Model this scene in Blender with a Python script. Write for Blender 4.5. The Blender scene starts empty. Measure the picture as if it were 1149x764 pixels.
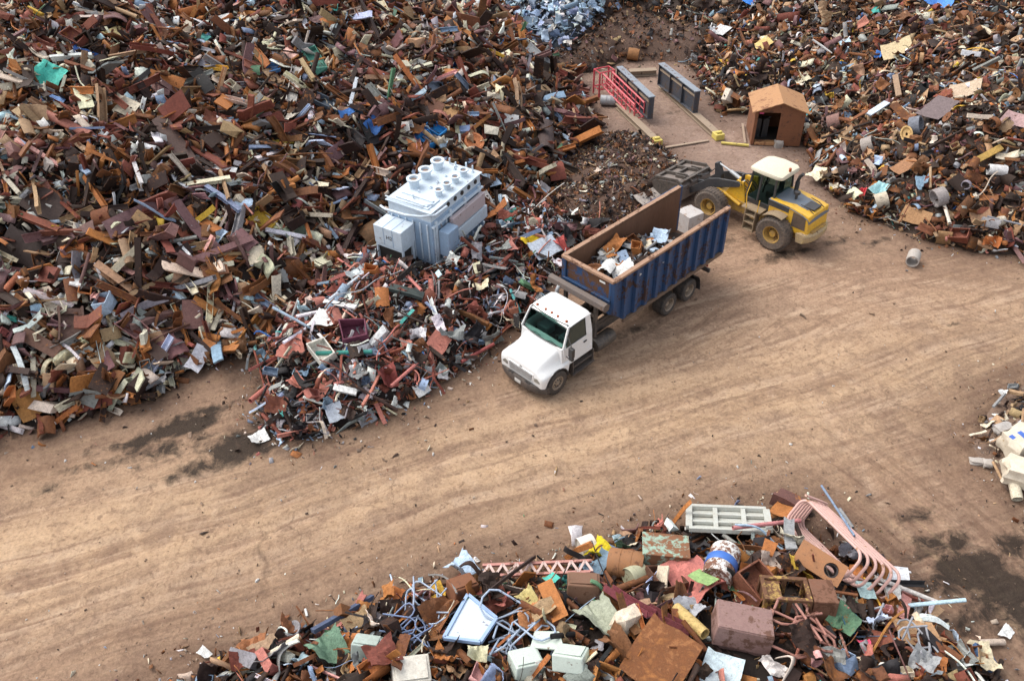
import bpy, math, random
import numpy as np
from mathutils import Vector, Matrix, Quaternion, noise as mnoise
random.seed(11)
rng = np.random.default_rng(7)
SC = bpy.context.scene
COL = SC.collection
R = math.radians

# ------------------------------------------------------------------ camera
FPX, PITCH, CAMH, ROLL = 922.5, 0.6925, 20.744, -0.0276
CX, CY = 574.5, 382.0
cam_d = bpy.data.cameras.new('camera'); cam = bpy.data.objects.new('camera', cam_d); COL.objects.link(cam)
cam_d.sensor_width = 36; cam_d.lens = FPX / 1149 * 36; cam_d.clip_start = 0.5; cam_d.clip_end = 600
cam.matrix_world = Matrix.Translation((0, 0, CAMH)) @ Matrix.Rotation(math.pi/2 - PITCH, 4, 'X') @ Matrix.Rotation(ROLL, 4, 'Z')
SC.camera = cam
cam['kind'] = 'helper'

def ray(px, py):
    c, s = math.cos(ROLL), math.sin(ROLL)
    X, Y = px - CX, py - CY
    a, b = (c*X + s*Y)/FPX, (s*X - c*Y)/FPX
    return np.array([a, math.cos(PITCH) + b*math.sin(PITCH), -math.sin(PITCH) + b*math.cos(PITCH)])
def at(px, py, z=0.0):
    r = ray(px, py); t = (z - CAMH)/r[2]
    return Vector((r[0]*t, r[1]*t, z))
def project(P):
    P = np.asarray(P, float).reshape(-1, 3)
    x, y, z = P[:, 0], P[:, 1], P[:, 2] - CAMH
    d = y*math.cos(PITCH) - z*math.sin(PITCH); u = y*math.sin(PITCH) + z*math.cos(PITCH)
    X = x/d*FPX; Y = -u/d*FPX; c, s = math.cos(ROLL), math.sin(ROLL)
    return np.stack([CX + c*X - s*Y, CY + s*X + c*Y, d], 1)

# ------------------------------------------------------------------ noise and terrain
def _hash(ix, iy, seed):
    h = (ix.astype(np.int64)*374761393 + iy.astype(np.int64)*668265263 + seed*982451653) & 0xffffffff
    h = ((h ^ (h >> 13))*1274126177) & 0xffffffff
    h = h ^ (h >> 16)
    return (h & 0xffff)/65535.0
def vnoise(x, y, seed=0):
    x = np.asarray(x, float); y = np.asarray(y, float)
    ix, iy = np.floor(x), np.floor(y); fx, fy = x - ix, y - iy
    fx = fx*fx*(3 - 2*fx); fy = fy*fy*(3 - 2*fy)
    a, b = _hash(ix, iy, seed), _hash(ix+1, iy, seed); c, d = _hash(ix, iy+1, seed), _hash(ix+1, iy+1, seed)
    return (a + (b-a)*fx)*(1-fy) + (c + (d-c)*fx)*fy
def fbm(x, y, seed=0, oct=3):
    t, amp, w = 0, 1.0, 0
    for k in range(oct):
        t = t + amp*vnoise(np.asarray(x)*2**k, np.asarray(y)*2**k, seed+k*17); w += amp; amp *= .5
    return t/w
def sdist(x, y, poly):
    """positive inside"""
    x = np.asarray(x, float); y = np.asarray(y, float)
    best = np.full(x.shape, 1e9); inside = np.zeros(x.shape, bool)
    n = len(poly)
    for i in range(n):
        (ax, ay), (bx, by) = poly[i], poly[(i+1) % n]
        dx, dy = bx-ax, by-ay; L2 = dx*dx + dy*dy + 1e-12
        t = np.clip(((x-ax)*dx + (y-ay)*dy)/L2, 0, 1)
        best = np.minimum(best, np.hypot(x-ax-t*dx, y-ay-t*dy))
        if abs(dy) > 1e-12:
            cond = (ay > y) != (by > y)
            inside ^= cond & (x < dx*(y-ay)/dy + ax)
    return np.where(inside, best, -best)
def G(*pts):
    return [tuple(at(*p)[:2]) for p in pts]

HEAPS = {}
def heap(key, poly, hmax, slope, nz=.35, edge=.5):
    HEAPS[key] = dict(poly=poly, hmax=hmax, slope=slope, nz=nz, edge=edge)
heap('left', G((-160, 545), (-40, 500), (0, 488), (60, 485), (110, 463), (180, 438), (215, 418), (250, 408), (295, 392), (350, 345), (430, 290), (500, 285), (548, 262), (598, 232),
     (640, 178), (668, 150), (655, 108), (632, 80)) + [(2.2, 60), (-6, 66), (-20, 82), (-62, 82), (-62, 22)], 10.5, .60)
heap('mixed', G((282, 462), (296, 490), (330, 500), (372, 490), (420, 468), (480, 438), (520, 416), (556, 396), (590, 362), (612, 335), (640, 298), (700, 262), (664, 252), (628, 244), (612, 226), (590, 236), (548, 262),
     (480, 275), (420, 290), (345, 330), (292, 392)), 2.1, .62, .3)
heap('fines', G((618, 222), (638, 178), (668, 158), (700, 152), (740, 158), (768, 185), (757, 205), (738, 230), (705, 250), (660, 258), (630, 246)), 1.6, .5, .25)
heap('back', G((600, 78), (632, 86), (655, 80), (690, 72), (742, 62), (775, 72), (800, 98)) + [(24, 56), (26, 95), (-14, 95), (-4, 62)], 8, .42, .5)
heap('right', G((1300, 292), (1149, 287), (1105, 283), (1060, 277), (1010, 260), (958, 238), (922, 205), (905, 165), (902, 128), (868, 112), (838, 128), (812, 130), (796, 104), (782, 80)) +
     [(13, 58), (14, 90), (62, 90), (62, 29)], 9.5, .52)
heap('front', G((120, 800), (190, 764), (240, 738), (330, 712), (400, 688), (450, 662), (505, 640), (565, 630), (640, 618), (690, 598), (760, 580), (830, 570), (872, 556), (905, 563),
     (945, 606), (992, 634), (1042, 684), (1078, 714), (1120, 752), (1150, 800)) + [(14, 8.0), (12, 5.5), (-10, 5.5)], 2.3, .5, .3)
heap('corner', G((1090, 498), (1100, 470), (1120, 444), (1160, 425), (1240, 430), (1300, 560), (1180, 600), (1140, 560), (1112, 520)), .8, .4, .12, .25)
HK = list(HEAPS)
ON_TOP = {}

# footprint of the transformer: the pile is level under it
TF_O = Vector((-5.05, 30.15)); TF_X = Vector((.53, .848)); TF_Y = Vector((.848, -.53))
def heap_heights(x, y):
    x = np.asarray(x, float); y = np.asarray(y, float)
    out = []
    n1 = (fbm(x*.45, y*.45, 3) - .5)*2
    n2 = (fbm(x*.16, y*.16, 9) - .5)*2
    u = (x-TF_O.x)*TF_X.x + (y-TF_O.y)*TF_X.y; v = (x-TF_O.x)*TF_Y.x + (y-TF_O.y)*TF_Y.y
    dd = np.maximum(np.maximum(-1.2-u, u-4.2), np.maximum(-.4-v, v-2.6))
    mk = np.clip(1 - dd/1.1, 0, 1); mk = mk*mk*(3-2*mk)
    for k in HK:
        if k in ON_TOP: continue
        h = HEAPS[k]
        d = sdist(x, y, h['poly']) + n1*h['edge'] - {'front': .45, 'left': .1, 'mixed': .15}.get(k, 0)
        hh = h['hmax']*(1 - np.exp(-h['slope']*np.maximum(d, 0)/h['hmax']*1.12))
        w = np.clip(d/2.0, 0, 1)
        hh = hh + w*(n1*h['nz'] + n2*h['nz']*2.2*np.clip(d/6, 0, 1))
        hh = np.where(d > 0, np.maximum(hh, .01), -1)
        hh = np.where((hh > 0) & (mk > 0), hh*(1-mk) + np.minimum(hh, .95)*mk, hh)
        out.append(hh)
    top = np.max(out, 0)
    for k, (poly, rise) in ON_TOP.items():   # loads tipped over the flanks of older heaps
        d = sdist(x, y, poly) + n1*.4
        out.append(np.where(d > 0, np.maximum(top, 0) + rise*(1-np.exp(-np.maximum(d, 0)/1.2)) + .02, -1))
    return np.stack(out, 0)
def ground_z(x, y):
    x = np.asarray(x, float); y = np.asarray(y, float)
    a = R(19); u = x*math.cos(a) + y*math.sin(a); v = -x*math.sin(a) + y*math.cos(a)
    v2 = v + .012*u*u*.3
    rut = (fbm(u*.05, v2*1.1, 31, 2) - .5)*.05 + (vnoise(u*.12, v2*3.3, 41) - .5)*.02*vnoise(u*.2, v2*.4, 43)
    return rut + (fbm(x*.25, y*.25, 51, 3) - .5)*.14 - .05
def surf(x, y):
    return np.maximum(heap_heights(x, y).max(0), ground_z(x, y))
def surf1(x, y):
    return float(surf(np.array([x]), np.array([y]))[0])
def hit(px, py):
    """the point of the piled ground seen from the camera's place along one direction"""
    r = ray(px, py); t = np.arange(12, 90, .08)
    P = np.outer(t, r) + [0, 0, CAMH]
    s = surf(P[:, 0], P[:, 1]); k = np.argmax(P[:, 2] < s)
    if P[k, 2] >= s[k]: return at(px, py, 0)
    t0, t1 = t[k]-.08, t[k]
    for _ in range(8):
        m = (t0+t1)/2; p = r*m + [0, 0, CAMH]
        if p[2] < surf1(p[0], p[1]): t1 = m
        else: t0 = m
    return Vector(r*t1 + [0, 0, CAMH])
def tipped(key, px, rise):
    ON_TOP[key] = ([tuple(hit(*p)[:2]) for p in px], rise); HEAPS[key] = dict(poly=ON_TOP[key][0])
tipped('blue', [(548, -45), (552, 2), (578, 30), (604, 58), (636, 56), (664, 30), (682, 2), (690, -45)], .7)
_b = [(600, 74), (622, 52), (640, 60), (668, 34), (686, 8), (730, 12), (768, 26), (792, 46), (770, 64), (700, 70), (640, 78)]
tipped('brown', _b, .5)
HK = list(HEAPS)
def normal1(x, y, e=.5):
    hx = surf1(x+e, y) - surf1(x-e, y); hy = surf1(x, y+e) - surf1(x, y-e)
    return Vector((-hx, -hy, 2*e)).normalized()

# ------------------------------------------------------------------ materials
def nd(nt, t, **kw):
    n = nt.nodes.new(t)
    for k, v in kw.items():
        if k in n.inputs.keys(): n.inputs[k].default_value = v
        else: setattr(n, k, v)
    return n
def mixc(nt, fac, a, b, mode='MIX'):
    n = nt.nodes.new('ShaderNodeMix'); n.data_type = 'RGBA'; n.blend_type = mode
    for sock, val in ((n.inputs[0], fac), (n.inputs[6], a), (n.inputs[7], b)):
        if hasattr(val, 'node'): nt.links.new(val, sock)
        elif isinstance(val, (int, float)): sock.default_value = val
        else: sock.default_value = (*val[:3], 1)
    return n.outputs[2]
def ramp(nt, src, stops):
    n = nt.nodes.new('ShaderNodeValToRGB'); e = n.color_ramp.elements
    while len(e) < len(stops): e.new(.5)
    for el, (p, c) in zip(e, stops):
        el.position = p; el.color = (*c, 1) if len(c) == 3 else c
    nt.links.new(src, n.inputs[0]); return n.outputs[0]
def g1(v): return (v, v, v)
def math_(nt, op, a, b=None, clamp=False):
    n = nt.nodes.new('ShaderNodeMath'); n.operation = op; n.use_clamp = clamp
    for s, val in zip(n.inputs, (a, b)):
        if val is None: continue
        if hasattr(val, 'node'): nt.links.new(val, s)
        else: s.default_value = val
    return n.outputs[0]
def tex_noise(nt, vec, scale, detail=4, rough=.6, dist=0):
    n = nd(nt, 'ShaderNodeTexNoise', Scale=scale, Detail=detail, Roughness=rough, Distortion=dist)
    nt.links.new(vec, n.inputs['Vector']); return n.outputs['Fac']
def new_mat(name):
    m = bpy.data.materials.new(name); m.use_nodes = True
    nt = m.node_tree; b = nt.nodes['Principled BSDF']
    return m, nt, b
def pos(nt, obj=False):
    if obj: return nt.nodes.new('ShaderNodeTexCoord').outputs['Object']
    return nt.nodes.new('ShaderNodeNewGeometry').outputs['Position']
def bump(nt, b, h, strength, dist=.02):
    n = nd(nt, 'ShaderNodeBump', Strength=strength, Distance=dist); nt.links.new(h, n.inputs['Height']); nt.links.new(n.outputs[0], b.inputs['Normal'])

def scrap_nodes(nt, b, colour, rust):
    """worn painted or bare steel: the piece's colour, rust patches, grime and scratches"""
    v = pos(nt)
    n1 = tex_noise(nt, v, 2.3, 6, .68, .4); n2 = tex_noise(nt, v, 9, 5, .7); n3 = tex_noise(nt, v, 30, 3, .6)
    rc = mixc(nt, n2, (.045, .016, .008), (.24, .085, .024))
    rc = mixc(nt, ramp(nt, n1, [(.52, g1(0)), (.72, g1(1))]), rc, (.36, .145, .040))
    f = math_(nt, 'ADD', n1, math_(nt, 'MULTIPLY', math_(nt, 'SUBTRACT', n2, .5), .7))
    th = math_(nt, 'SUBTRACT', 1.0, rust)
    f = math_(nt, 'MULTIPLY', math_(nt, 'SUBTRACT', f, math_(nt, 'ADD', math_(nt, 'MULTIPLY', th, .62), .2)), 9, True)
    n4 = tex_noise(nt, v, 16, 4, .75, 1.2)
    grime = math_(nt, 'MULTIPLY', math_(nt, 'ADD', math_(nt, 'MULTIPLY', math_(nt, 'SUBTRACT', n4, .5), 2.6), 1.0, True), math_(nt, 'ADD', math_(nt, 'MULTIPLY', n2, 1.3), .35))
    g = nt.nodes.new('ShaderNodeCombineColor')
    for i in range(3): nt.links.new(grime, g.inputs[i])
    c = mixc(nt, 1.0, colour, g.outputs[0], 'MULTIPLY')
    c = mixc(nt, math_(nt, 'MULTIPLY', f, .92), c, rc)
    nt.links.new(c, b.inputs['Base Color'])
    nt.links.new(math_(nt, 'ADD', math_(nt, 'MULTIPLY', n3, .3), .55), b.inputs['Roughness']); b.inputs['Specular IOR Level'].default_value = .3
    bump(nt, b, n4, .6, .035)
def scrap_object_mat():
    m, nt, b = new_mat('scrap_metal')
    oi = nt.nodes.new('ShaderNodeObjectInfo'); scrap_nodes(nt, b, oi.outputs['Color'], oi.outputs['Alpha']); return m
def scrap_attr_mat():
    m, nt, b = new_mat('scrap_metal_small')
    a = nt.nodes.new('ShaderNodeAttribute'); a.attribute_name = 'Col'; scrap_nodes(nt, b, a.outputs['Color'], a.outputs['Alpha']); return m
def paint(name, col, rough=.45, rust=.0, rustcol=(.13, .05, .022), metal=0, dirt=.25, scale=2.0, dirtcol=(.16, .11, .075), coat=0, obj=True, bmp=.12, stretch=None):
    m, nt, b = new_mat(name)
    v = pos(nt, obj)
    if stretch:
        mp = nd(nt, 'ShaderNodeMapping'); mp.inputs['Scale'].default_value = stretch; nt.links.new(v, mp.inputs[0]); v = mp.outputs[0]
    n1 = tex_noise(nt, v, scale, 7, .7, .5); n2 = tex_noise(nt, v, scale*5, 5, .65)
    c = mixc(nt, ramp(nt, n2, [(.36, g1(0)), (.66, g1(dirt))]), col, dirtcol)
    n3 = tex_noise(nt, v, scale*14, 4, .7)
    c = mixc(nt, 1.0, c, ramp(nt, n3, [(.3, g1(1-dirt*.6)), (.55, g1(1.04))]), 'MULTIPLY')
    c = mixc(nt, math_(nt, 'MULTIPLY', ramp(nt, n1, [(.42, g1(0)), (.7, g1(1))]), dirt*.8), c, dirtcol)
    if rust > 0:
        rc = mixc(nt, n2, tuple(x*.35 for x in rustcol), rustcol)
        f = math_(nt, 'ADD', n1, math_(nt, 'MULTIPLY', math_(nt, 'SUBTRACT', n2, .5), .6))
        f = ramp(nt, f, [(max(0, .78-.5*rust), g1(0)), (min(1, .84-.45*rust), g1(1))])
        c = mixc(nt, f, c, rc)
        nt.links.new(math_(nt, 'ADD', math_(nt, 'MULTIPLY', f, .85-rough), rough, True), b.inputs['Roughness'])
    else:
        nt.links.new(math_(nt, 'ADD', math_(nt, 'MULTIPLY', n2, .25), rough-.1, True), b.inputs['Roughness'])
    nt.links.new(c, b.inputs['Base Color'])
    b.inputs['Metallic'].default_value = metal
    b.inputs['Coat Weight'].default_value = coat
    if bmp: bump(nt, b, n2, bmp, .02)
    return m
def plain(name, col, rough=.5, metal=0):
    return paint(name, col, rough, metal=metal, dirt=.12)

# ------------------------------------------------------------------ mesh helper
class MB:
    def __init__(s): s.v = []; s.f = []
    def add(s, vs, fs):
        o = len(s.v); s.v += [tuple(p) for p in vs]; s.f += [tuple(i+o for i in f) for f in fs]; return s
    def hull8(s, b, t):
        """b, t: four bottom and four top points"""
        return s.add(list(b)+list(t), [(3, 2, 1, 0), (4, 5, 6, 7), (0, 1, 5, 4), (1, 2, 6, 5), (2, 3, 7, 6), (3, 0, 4, 7)])
    def box(s, x0, x1, y0, y1, z0, z1):
        return s.hull8([(x0, y0, z0), (x1, y0, z0), (x1, y1, z0), (x0, y1, z0)], [(x0, y0, z1), (x1, y0, z1), (x1, y1, z1), (x0, y1, z1)])
    def bar(s, p, q, w, h, up=(0, 0, 1)):
        p, q = Vector(p), Vector(q); d = (q-p).normalized(); u = Vector(up)
        if abs(d.dot(u)) > .98: u = Vector((1, 0, 0))
        sd = d.cross(u).normalized()*w/2; u2 = sd.cross(d).normalized()*h/2
        return s.hull8([p-sd-u2, q-sd-u2, q+sd-u2, p+sd-u2], [p-sd+u2, q-sd+u2, q+sd+u2, p+sd+u2])
    def prism(s, poly, y0, y1, axis='y'):
        """poly of (a, b): axis y -> (x, z), axis x -> (y, z), axis z -> (x, y)"""
        n = len(poly)
        def P(a, b, t): return {'y': (a, t, b), 'x': (t, a, b), 'z': (a, b, t)}[axis]
        vs = [P(a, b, y0) for a, b in poly] + [P(a, b, y1) for a, b in poly]
        return s.add(vs, [tuple(range(n))[::-1], tuple(range(n, 2*n))] + [(i, (i+1) % n, n+(i+1) % n, n+i) for i in range(n)])
    def tube(s, path, r, n=8, caps=True, closed=False, r1=None):
        path = [Vector(p) for p in path]; m = len(path); rings = []
        u = None
        for i, p in enumerate(path):
            if closed: d = path[(i+1) % m] - path[i-1]
            else: d = path[min(i+1, m-1)] - path[max(i-1, 0)]
            d.normalize()
            if u is None:
                u = d.orthogonal().normalized()
            u = (u - d*u.dot(d)).normalized(); w = d.cross(u)
            rr = r if r1 is None else r + (r1-r)*i/(m-1)
            rings.append([p + u*(math.cos(a)*rr) + w*(math.sin(a)*rr) for a in [2*math.pi*k/n for k in range(n)]])
        vs = [q for g in rings for q in g]; fs = []
        for i in range(m if closed else m-1):
            a, b = i*n, ((i+1) % m)*n
            fs += [(a+k, a+(k+1) % n, b+(k+1) % n, b+k) for k in range(n)]
        if caps and not closed: fs += [tuple(range(n))[::-1], tuple(range((m-1)*n, m*n))]
        return s.add(vs, fs)
    def cyl(s, p, q, r, n=16, r1=None): return s.tube([p, q], r, n, True, False, r1)
    def lathe(s, prof, n=24, o=(0, 0, 0), axis='z', close=False):
        """prof: (radius, height) pairs"""
        vs = []; m = len(prof)
        for rr, h in prof:
            for k in range(n):
                a = 2*math.pi*k/n; c, d = math.cos(a)*rr, math.sin(a)*rr
                q = {'z': (c, d, h), 'y': (c, h, d), 'x': (h, c, d)}[axis]
                vs.append((q[0]+o[0], q[1]+o[1], q[2]+o[2]))
        fs = []
        for i in range(m if close else m-1):
            a, b = i*n, ((i+1) % m)*n
            fs += [(a+k, a+(k+1) % n, b+(k+1) % n, b+k) for k in range(n)]
        if not close: fs += [tuple(range(n))[::-1], tuple(range((m-1)*n, m*n))]
        return s.add(vs, fs)
    def loft(s, secs, cap0=True, cap1=True):
        n = len(secs[0]); vs = [p for c in secs for p in c]; fs = []
        for i in range(len(secs)-1):
            a, b = i*n, (i+1)*n
            fs += [(a+k, a+k+1, b+k+1, b+k) for k in range(n-1)]
        if cap0: fs.append(tuple(range(n))[::-1])
        if cap1: fs.append(tuple(range((len(secs)-1)*n, len(secs)*n)))
        return s.add(vs, fs)
    def mesh(s, name, smooth=0):
        me = bpy.data.meshes.new(name); me.from_pydata([tuple(p) for p in s.v], [], s.f); me.validate()
        import bmesh
        bm = bmesh.new(); bm.from_mesh(me); bmesh.ops.recalc_face_normals(bm, faces=bm.faces); bm.to_mesh(me); bm.free()
        if smooth:
            me.polygons.foreach_set('use_smooth', [True]*len(me.polygons))
            me.set_sharp_from_angle(angle=R(smooth))
        me.update(); return me
    def build(s, name, mat, parent=None, smooth=0, bevel=0, seg=2):
        me = s.mesh(name, smooth); me.materials.append(mat)
        o = bpy.data.objects.new(name, me); COL.objects.link(o)
        if parent: o.parent = parent
        if bevel:
            b = o.modifiers.new('bevel', 'BEVEL'); b.width = bevel; b.segments = seg; b.limit_method = 'ANGLE'; b.angle_limit = R(35)
        return o
LANDMARKS = []
def tag(o, label, cat, group=None):
    o['kind'] = 'thing'; o['label'] = label; o['category'] = cat
    if group: o['group'] = group
    return o
EXCL = []     # discs on the ground kept clear of loose scrap: x, y, radius
def thing(name, label, cat, M, group=None):
    o = bpy.data.objects.new(name, None); COL.objects.link(o); o.empty_display_size = .3
    o.matrix_world = M if isinstance(M, Matrix) else Matrix.Translation(M)
    return tag(o, label, cat, group)
def frame2(x, y, z, yaw): return Matrix.Translation((x, y, z)) @ Matrix.Rotation(yaw, 4, 'Z')
# ------------------------------------------------------------------ world and light
world = bpy.data.worlds.new('World'); SC.world = world; world.use_nodes = True
wn = world.node_tree; bg = wn.nodes['Background']
sky = wn.nodes.new('ShaderNodeTexSky'); sky.sky_type = 'NISHITA'; sky.sun_disc = False
SUN_DIR = Vector((-.52, .28, .81)).normalized()
sky.sun_elevation = math.asin(SUN_DIR.z); sky.sun_rotation = math.atan2(SUN_DIR.x, SUN_DIR.y)
sky.air_density = 1.0; sky.dust_density = 3.0; sky.ozone_density = 1.0; sky.altitude = 100
hs = nd(wn, 'ShaderNodeHueSaturation', Saturation=.32); wn.links.new(sky.outputs[0], hs.inputs['Color']); wn.links.new(hs.outputs[0], bg.inputs[0]); bg.inputs[1].default_value = .15
sl = bpy.data.lights.new('sun', 'SUN'); sl.energy = 1.0; sl.angle = R(55); sl.color = (1, .92, .80)
so = bpy.data.objects.new('sun', sl); COL.objects.link(so); so.rotation_euler = SUN_DIR.to_track_quat('Z', 'Y').to_euler(); so['kind'] = 'helper'
SC.view_settings.view_transform = 'Standard'; SC.view_settings.look = 'None'; SC.view_settings.gamma = 1; SC.view_settings.exposure = 1.06

# ------------------------------------------------------------------ ground sheet
def make_ground():
    xs = np.concatenate([[-300, -150, -80, -50], np.arange(-34, 34.01, .16), [50, 80, 150, 300]])
    ys = np.concatenate([[-200, -60, -10, 4], np.arange(8, 56.01, .16), [70, 90, 150, 300]])
    X, Y = np.meshgrid(xs, ys); nx, ny = len(xs), len(ys)
    x, y = X.ravel(), Y.ravel(); z = ground_z(x, y)
    hh = heap_heights(x, y).max(0)
    z = z - np.clip(hh*.5, 0, .25)
    me = bpy.data.meshes.new('ground')
    me.vertices.add(nx*ny); me.vertices.foreach_set('co', np.stack([x, y, z], 1).ravel())
    i = np.arange(nx*ny).reshape(ny, nx)
    q = np.stack([i[:-1, :-1], i[:-1, 1:], i[1:, 1:], i[1:, :-1]], -1).reshape(-1, 4)
    me.loops.add(q.size); me.loops.foreach_set('vertex_index', q.ravel())
    me.polygons.add(len(q)); me.polygons.foreach_set('loop_start', np.arange(0, q.size, 4))
    me.polygons.foreach_set('use_smooth', np.ones(len(q), bool)); me.update(calc_edges=True)
    # soil patches: oily dirt plus painted shade under truck and loader, churned dark dirt at the heaps' feet, pale pressed lane
    oil_shade = np.zeros_like(x)
    a = R(20)
    for px, py, lu, lv, s in [(205, 478, 1.5, .45, 1), (160, 492, 1.5, .35, .8), (270, 500, 1.3, .8, 1), (225, 462, 1.2, .3, .7), (110, 520, 1.6, .3, .45), (60, 545, 1.4, .35, .35), (235, 520, 2.0, .5, .6), (180, 505, 2.6, .8, .45),
                              (300, 480, .9, .6, .7), (1090, 640, 1.5, .8, .95), (1125, 655, 1.2, .9, .9), (1060, 610, 1.2, .5, .7), (1140, 610, .9, .6, .6), (1030, 575, .9, .4, .5), (1105, 690, 1.3, .5, .6),
                              (1149, 690, 1.0, .8, .7), (1072, 362, .35, .12, .6), (820, 270, 1.0, .4, .5), (700, 372, 1.8, .35, .55), (760, 505, .8, .2, .3), (905, 640, .6, .3, .4), (755, 125, .6, .3, .5), (985, 270, 1.0, .35, .5),
                              (880, 285, 1.8, .5, .6), (940, 270, 1.2, .35, .5), (745, 168, .4, .15, .8)]:
        c = at(px, py); dx, dy = x-c.x, y-c.y
        u = (dx*math.cos(a) + dy*math.sin(a))/lu; v = (-dx*math.sin(a) + dy*math.cos(a))/lv
        oil_shade = np.maximum(oil_shade, s*np.exp(-(u*u+v*v)*.9))
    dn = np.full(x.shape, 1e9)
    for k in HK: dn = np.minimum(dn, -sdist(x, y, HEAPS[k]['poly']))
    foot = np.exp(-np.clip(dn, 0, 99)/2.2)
    lane_a = at(0, 640); lane_b = at(1149, 395)
    d = Vector((lane_b.x-lane_a.x, lane_b.y-lane_a.y)).normalized()
    dist = -(x-lane_a.x)*d.y + (y-lane_a.y)*d.x
    lane = np.exp(-((dist-.2)/3.6)**2)
    pad = np.clip((y-33.5)/3.0, 0, 1)*np.clip((x-1)/3, 0, 1)
    track = np.zeros_like(x); rim = np.zeros_like(x)
    for path, wgt in (([(1260, 372), (1149, 395), (900, 448), (650, 498), (400, 562), (150, 645), (-40, 715)], 1), ([(1260, 330), (1000, 375), (800, 420), (620, 458), (420, 508), (220, 560), (-40, 612)], .8),
                 ([(622, 446), (520, 482), (360, 545), (180, 615), (-40, 700)], .9), ([(1260, 350), (1080, 335), (960, 318), (880, 300)], .7), ([(760, 362), (850, 335), (960, 330), (1100, 372), (1260, 420)], .8),
                 ([(1260, 430), (1000, 470), (760, 520), (520, 590), (300, 670), (100, 745), (0, 790)], .8), ([(930, 430), (985, 500), (1050, 600), (1110, 700), (1149, 760)], .9), ([(1000, 420), (1060, 500), (1130, 600), (1200, 690)], .7)):
        W = [at(*p) for p in path]
        for off in (-.98, .98):
            Q = []
            for i_, p in enumerate(W):
                a_ = W[max(0, i_-1)]; b_ = W[min(len(W)-1, i_+1)]; d_ = (b_-a_).normalized(); Q.append((p.x - d_.y*off, p.y + d_.x*off))
            # smooth the line
            Q = np.array(Q)
            for _ in range(3): Q = np.concatenate([Q[:1], np.stack([.75*Q[:-1]+.25*Q[1:], .25*Q[:-1]+.75*Q[1:]], 1).reshape(-1, 2), Q[-1:]])
            best = np.full(x.shape, 1e9); near = (y < 36) & (y > 6)
            xx, yy = x[near], y[near]; bb = best[near]
            for (ax, ay), (bx_, by_) in zip(Q[:-1], Q[1:]):
                dx, dy = bx_-ax, by_-ay; t_ = np.clip(((xx-ax)*dx + (yy-ay)*dy)/(dx*dx+dy*dy+1e-9), 0, 1); bb = np.minimum(bb, np.hypot(xx-ax-t_*dx, yy-ay-t_*dy))
            best[near] = bb
            track = np.maximum(track, wgt*np.exp(-(best/.26)**4)); rim = np.maximum(rim, wgt*np.exp(-((best-.42)/.12)**2))
    z = z - track*.035 + rim*.02
    me.vertices.foreach_set('co', np.stack([x, y, z], 1).ravel())
    cc = at(800, 360); turn = np.exp(-((x-cc.x)/6.5)**2 - ((y-cc.y)/4.2)**2)
    cc = at(1040, 620); sidem = np.clip(np.exp(-((x-cc.x)/3.6)**2 - ((y-cc.y)/5.5)**2)*1.2, 0, 1)
    for nm, arr in (('oil_shade', oil_shade), ('foot', foot), ('lane', lane), ('yard', pad), ('track', track), ('rim', rim), ('turn', turn), ('side', sidem)):
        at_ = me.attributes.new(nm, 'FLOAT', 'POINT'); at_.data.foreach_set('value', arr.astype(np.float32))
    o = bpy.data.objects.new('ground', me); COL.objects.link(o); o['kind'] = 'structure'
    m, nt, b = new_mat('packed_dirt')
    v = pos(nt)
    def attr(n):
        t = nt.nodes.new('ShaderNodeAttribute'); t.attribute_name = n; return t.outputs['Fac']
    def lanes(src, ang, sc):
        r_ = nd(nt, 'ShaderNodeMapping'); r_.inputs['Rotation'].default_value = (0, 0, -R(ang)); nt.links.new(src, r_.inputs[0])
        q_ = nd(nt, 'ShaderNodeMapping'); q_.inputs['Scale'].default_value = sc; nt.links.new(r_.outputs[0], q_.inputs[0]); return q_.outputs[0]
    wob = nd(nt, 'ShaderNodeTexNoise', Scale=.12, Detail=2.0); nt.links.new(v, wob.inputs['Vector'])
    va = nt.nodes.new('ShaderNodeVectorMath'); va.operation = 'MULTIPLY_ADD'
    nt.links.new(wob.outputs['Color'], va.inputs[0]); va.inputs[1].default_value = (2.0, 2.0, 0); nt.links.new(v, va.inputs[2])
    st = tex_noise(nt, lanes(va.outputs[0], 21, (.05, 1.0, 1)), 1.0, 7, .66, .5)
    st2 = tex_noise(nt, lanes(va.outputs[0], 21, (.10, 4.2, 1)), 1.0, 4, .6, .4)
    st3 = tex_noise(nt, lanes(va.outputs[0], 36, (.08, 2.6, 1)), 1.0, 5, .62, .4)
    st4 = tex_noise(nt, lanes(va.outputs[0], -60, (.10, 2.4, 1)), 1.0, 5, .62, .4)
    big = tex_noise(nt, v, .22, 5, .6, .4); mid = tex_noise(nt, v, 1.6, 6, .68, .5); fine = tex_noise(nt, v, 11, 6, .75); grit = tex_noise(nt, v, 42, 3, .7)
    base = mixc(nt, ramp(nt, big, [(.35, g1(0)), (.65, g1(1))]), (.30, .190, .128), (.41, .272, .184))
    lanec = mixc(nt, ramp(nt, mid, [(.3, g1(0)), (.7, g1(1))]), (.44, .295, .178), (.58, .41, .262))
    c = mixc(nt, math_(nt, 'MULTIPLY', attr('lane'), .85), base, lanec)
    brk = ramp(nt, tex_noise(nt, v, .5, 4, .6, .3), [(.40, g1(.25)), (.58, g1(1))])
    c = mixc(nt, ramp(nt, st, [(.38, g1(.42)), (.50, g1(0))]), c, (.205, .120, .075))
    c = mixc(nt, math_(nt, 'MULTIPLY', brk, ramp(nt, st2, [(.55, g1(0)), (.68, g1(.5))])), c, (.52, .36, .225))
    c = mixc(nt, math_(nt, 'MULTIPLY', brk, ramp(nt, st2, [(.33, g1(.55)), (.45, g1(0))])), c, (.19, .118, .082))
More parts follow.
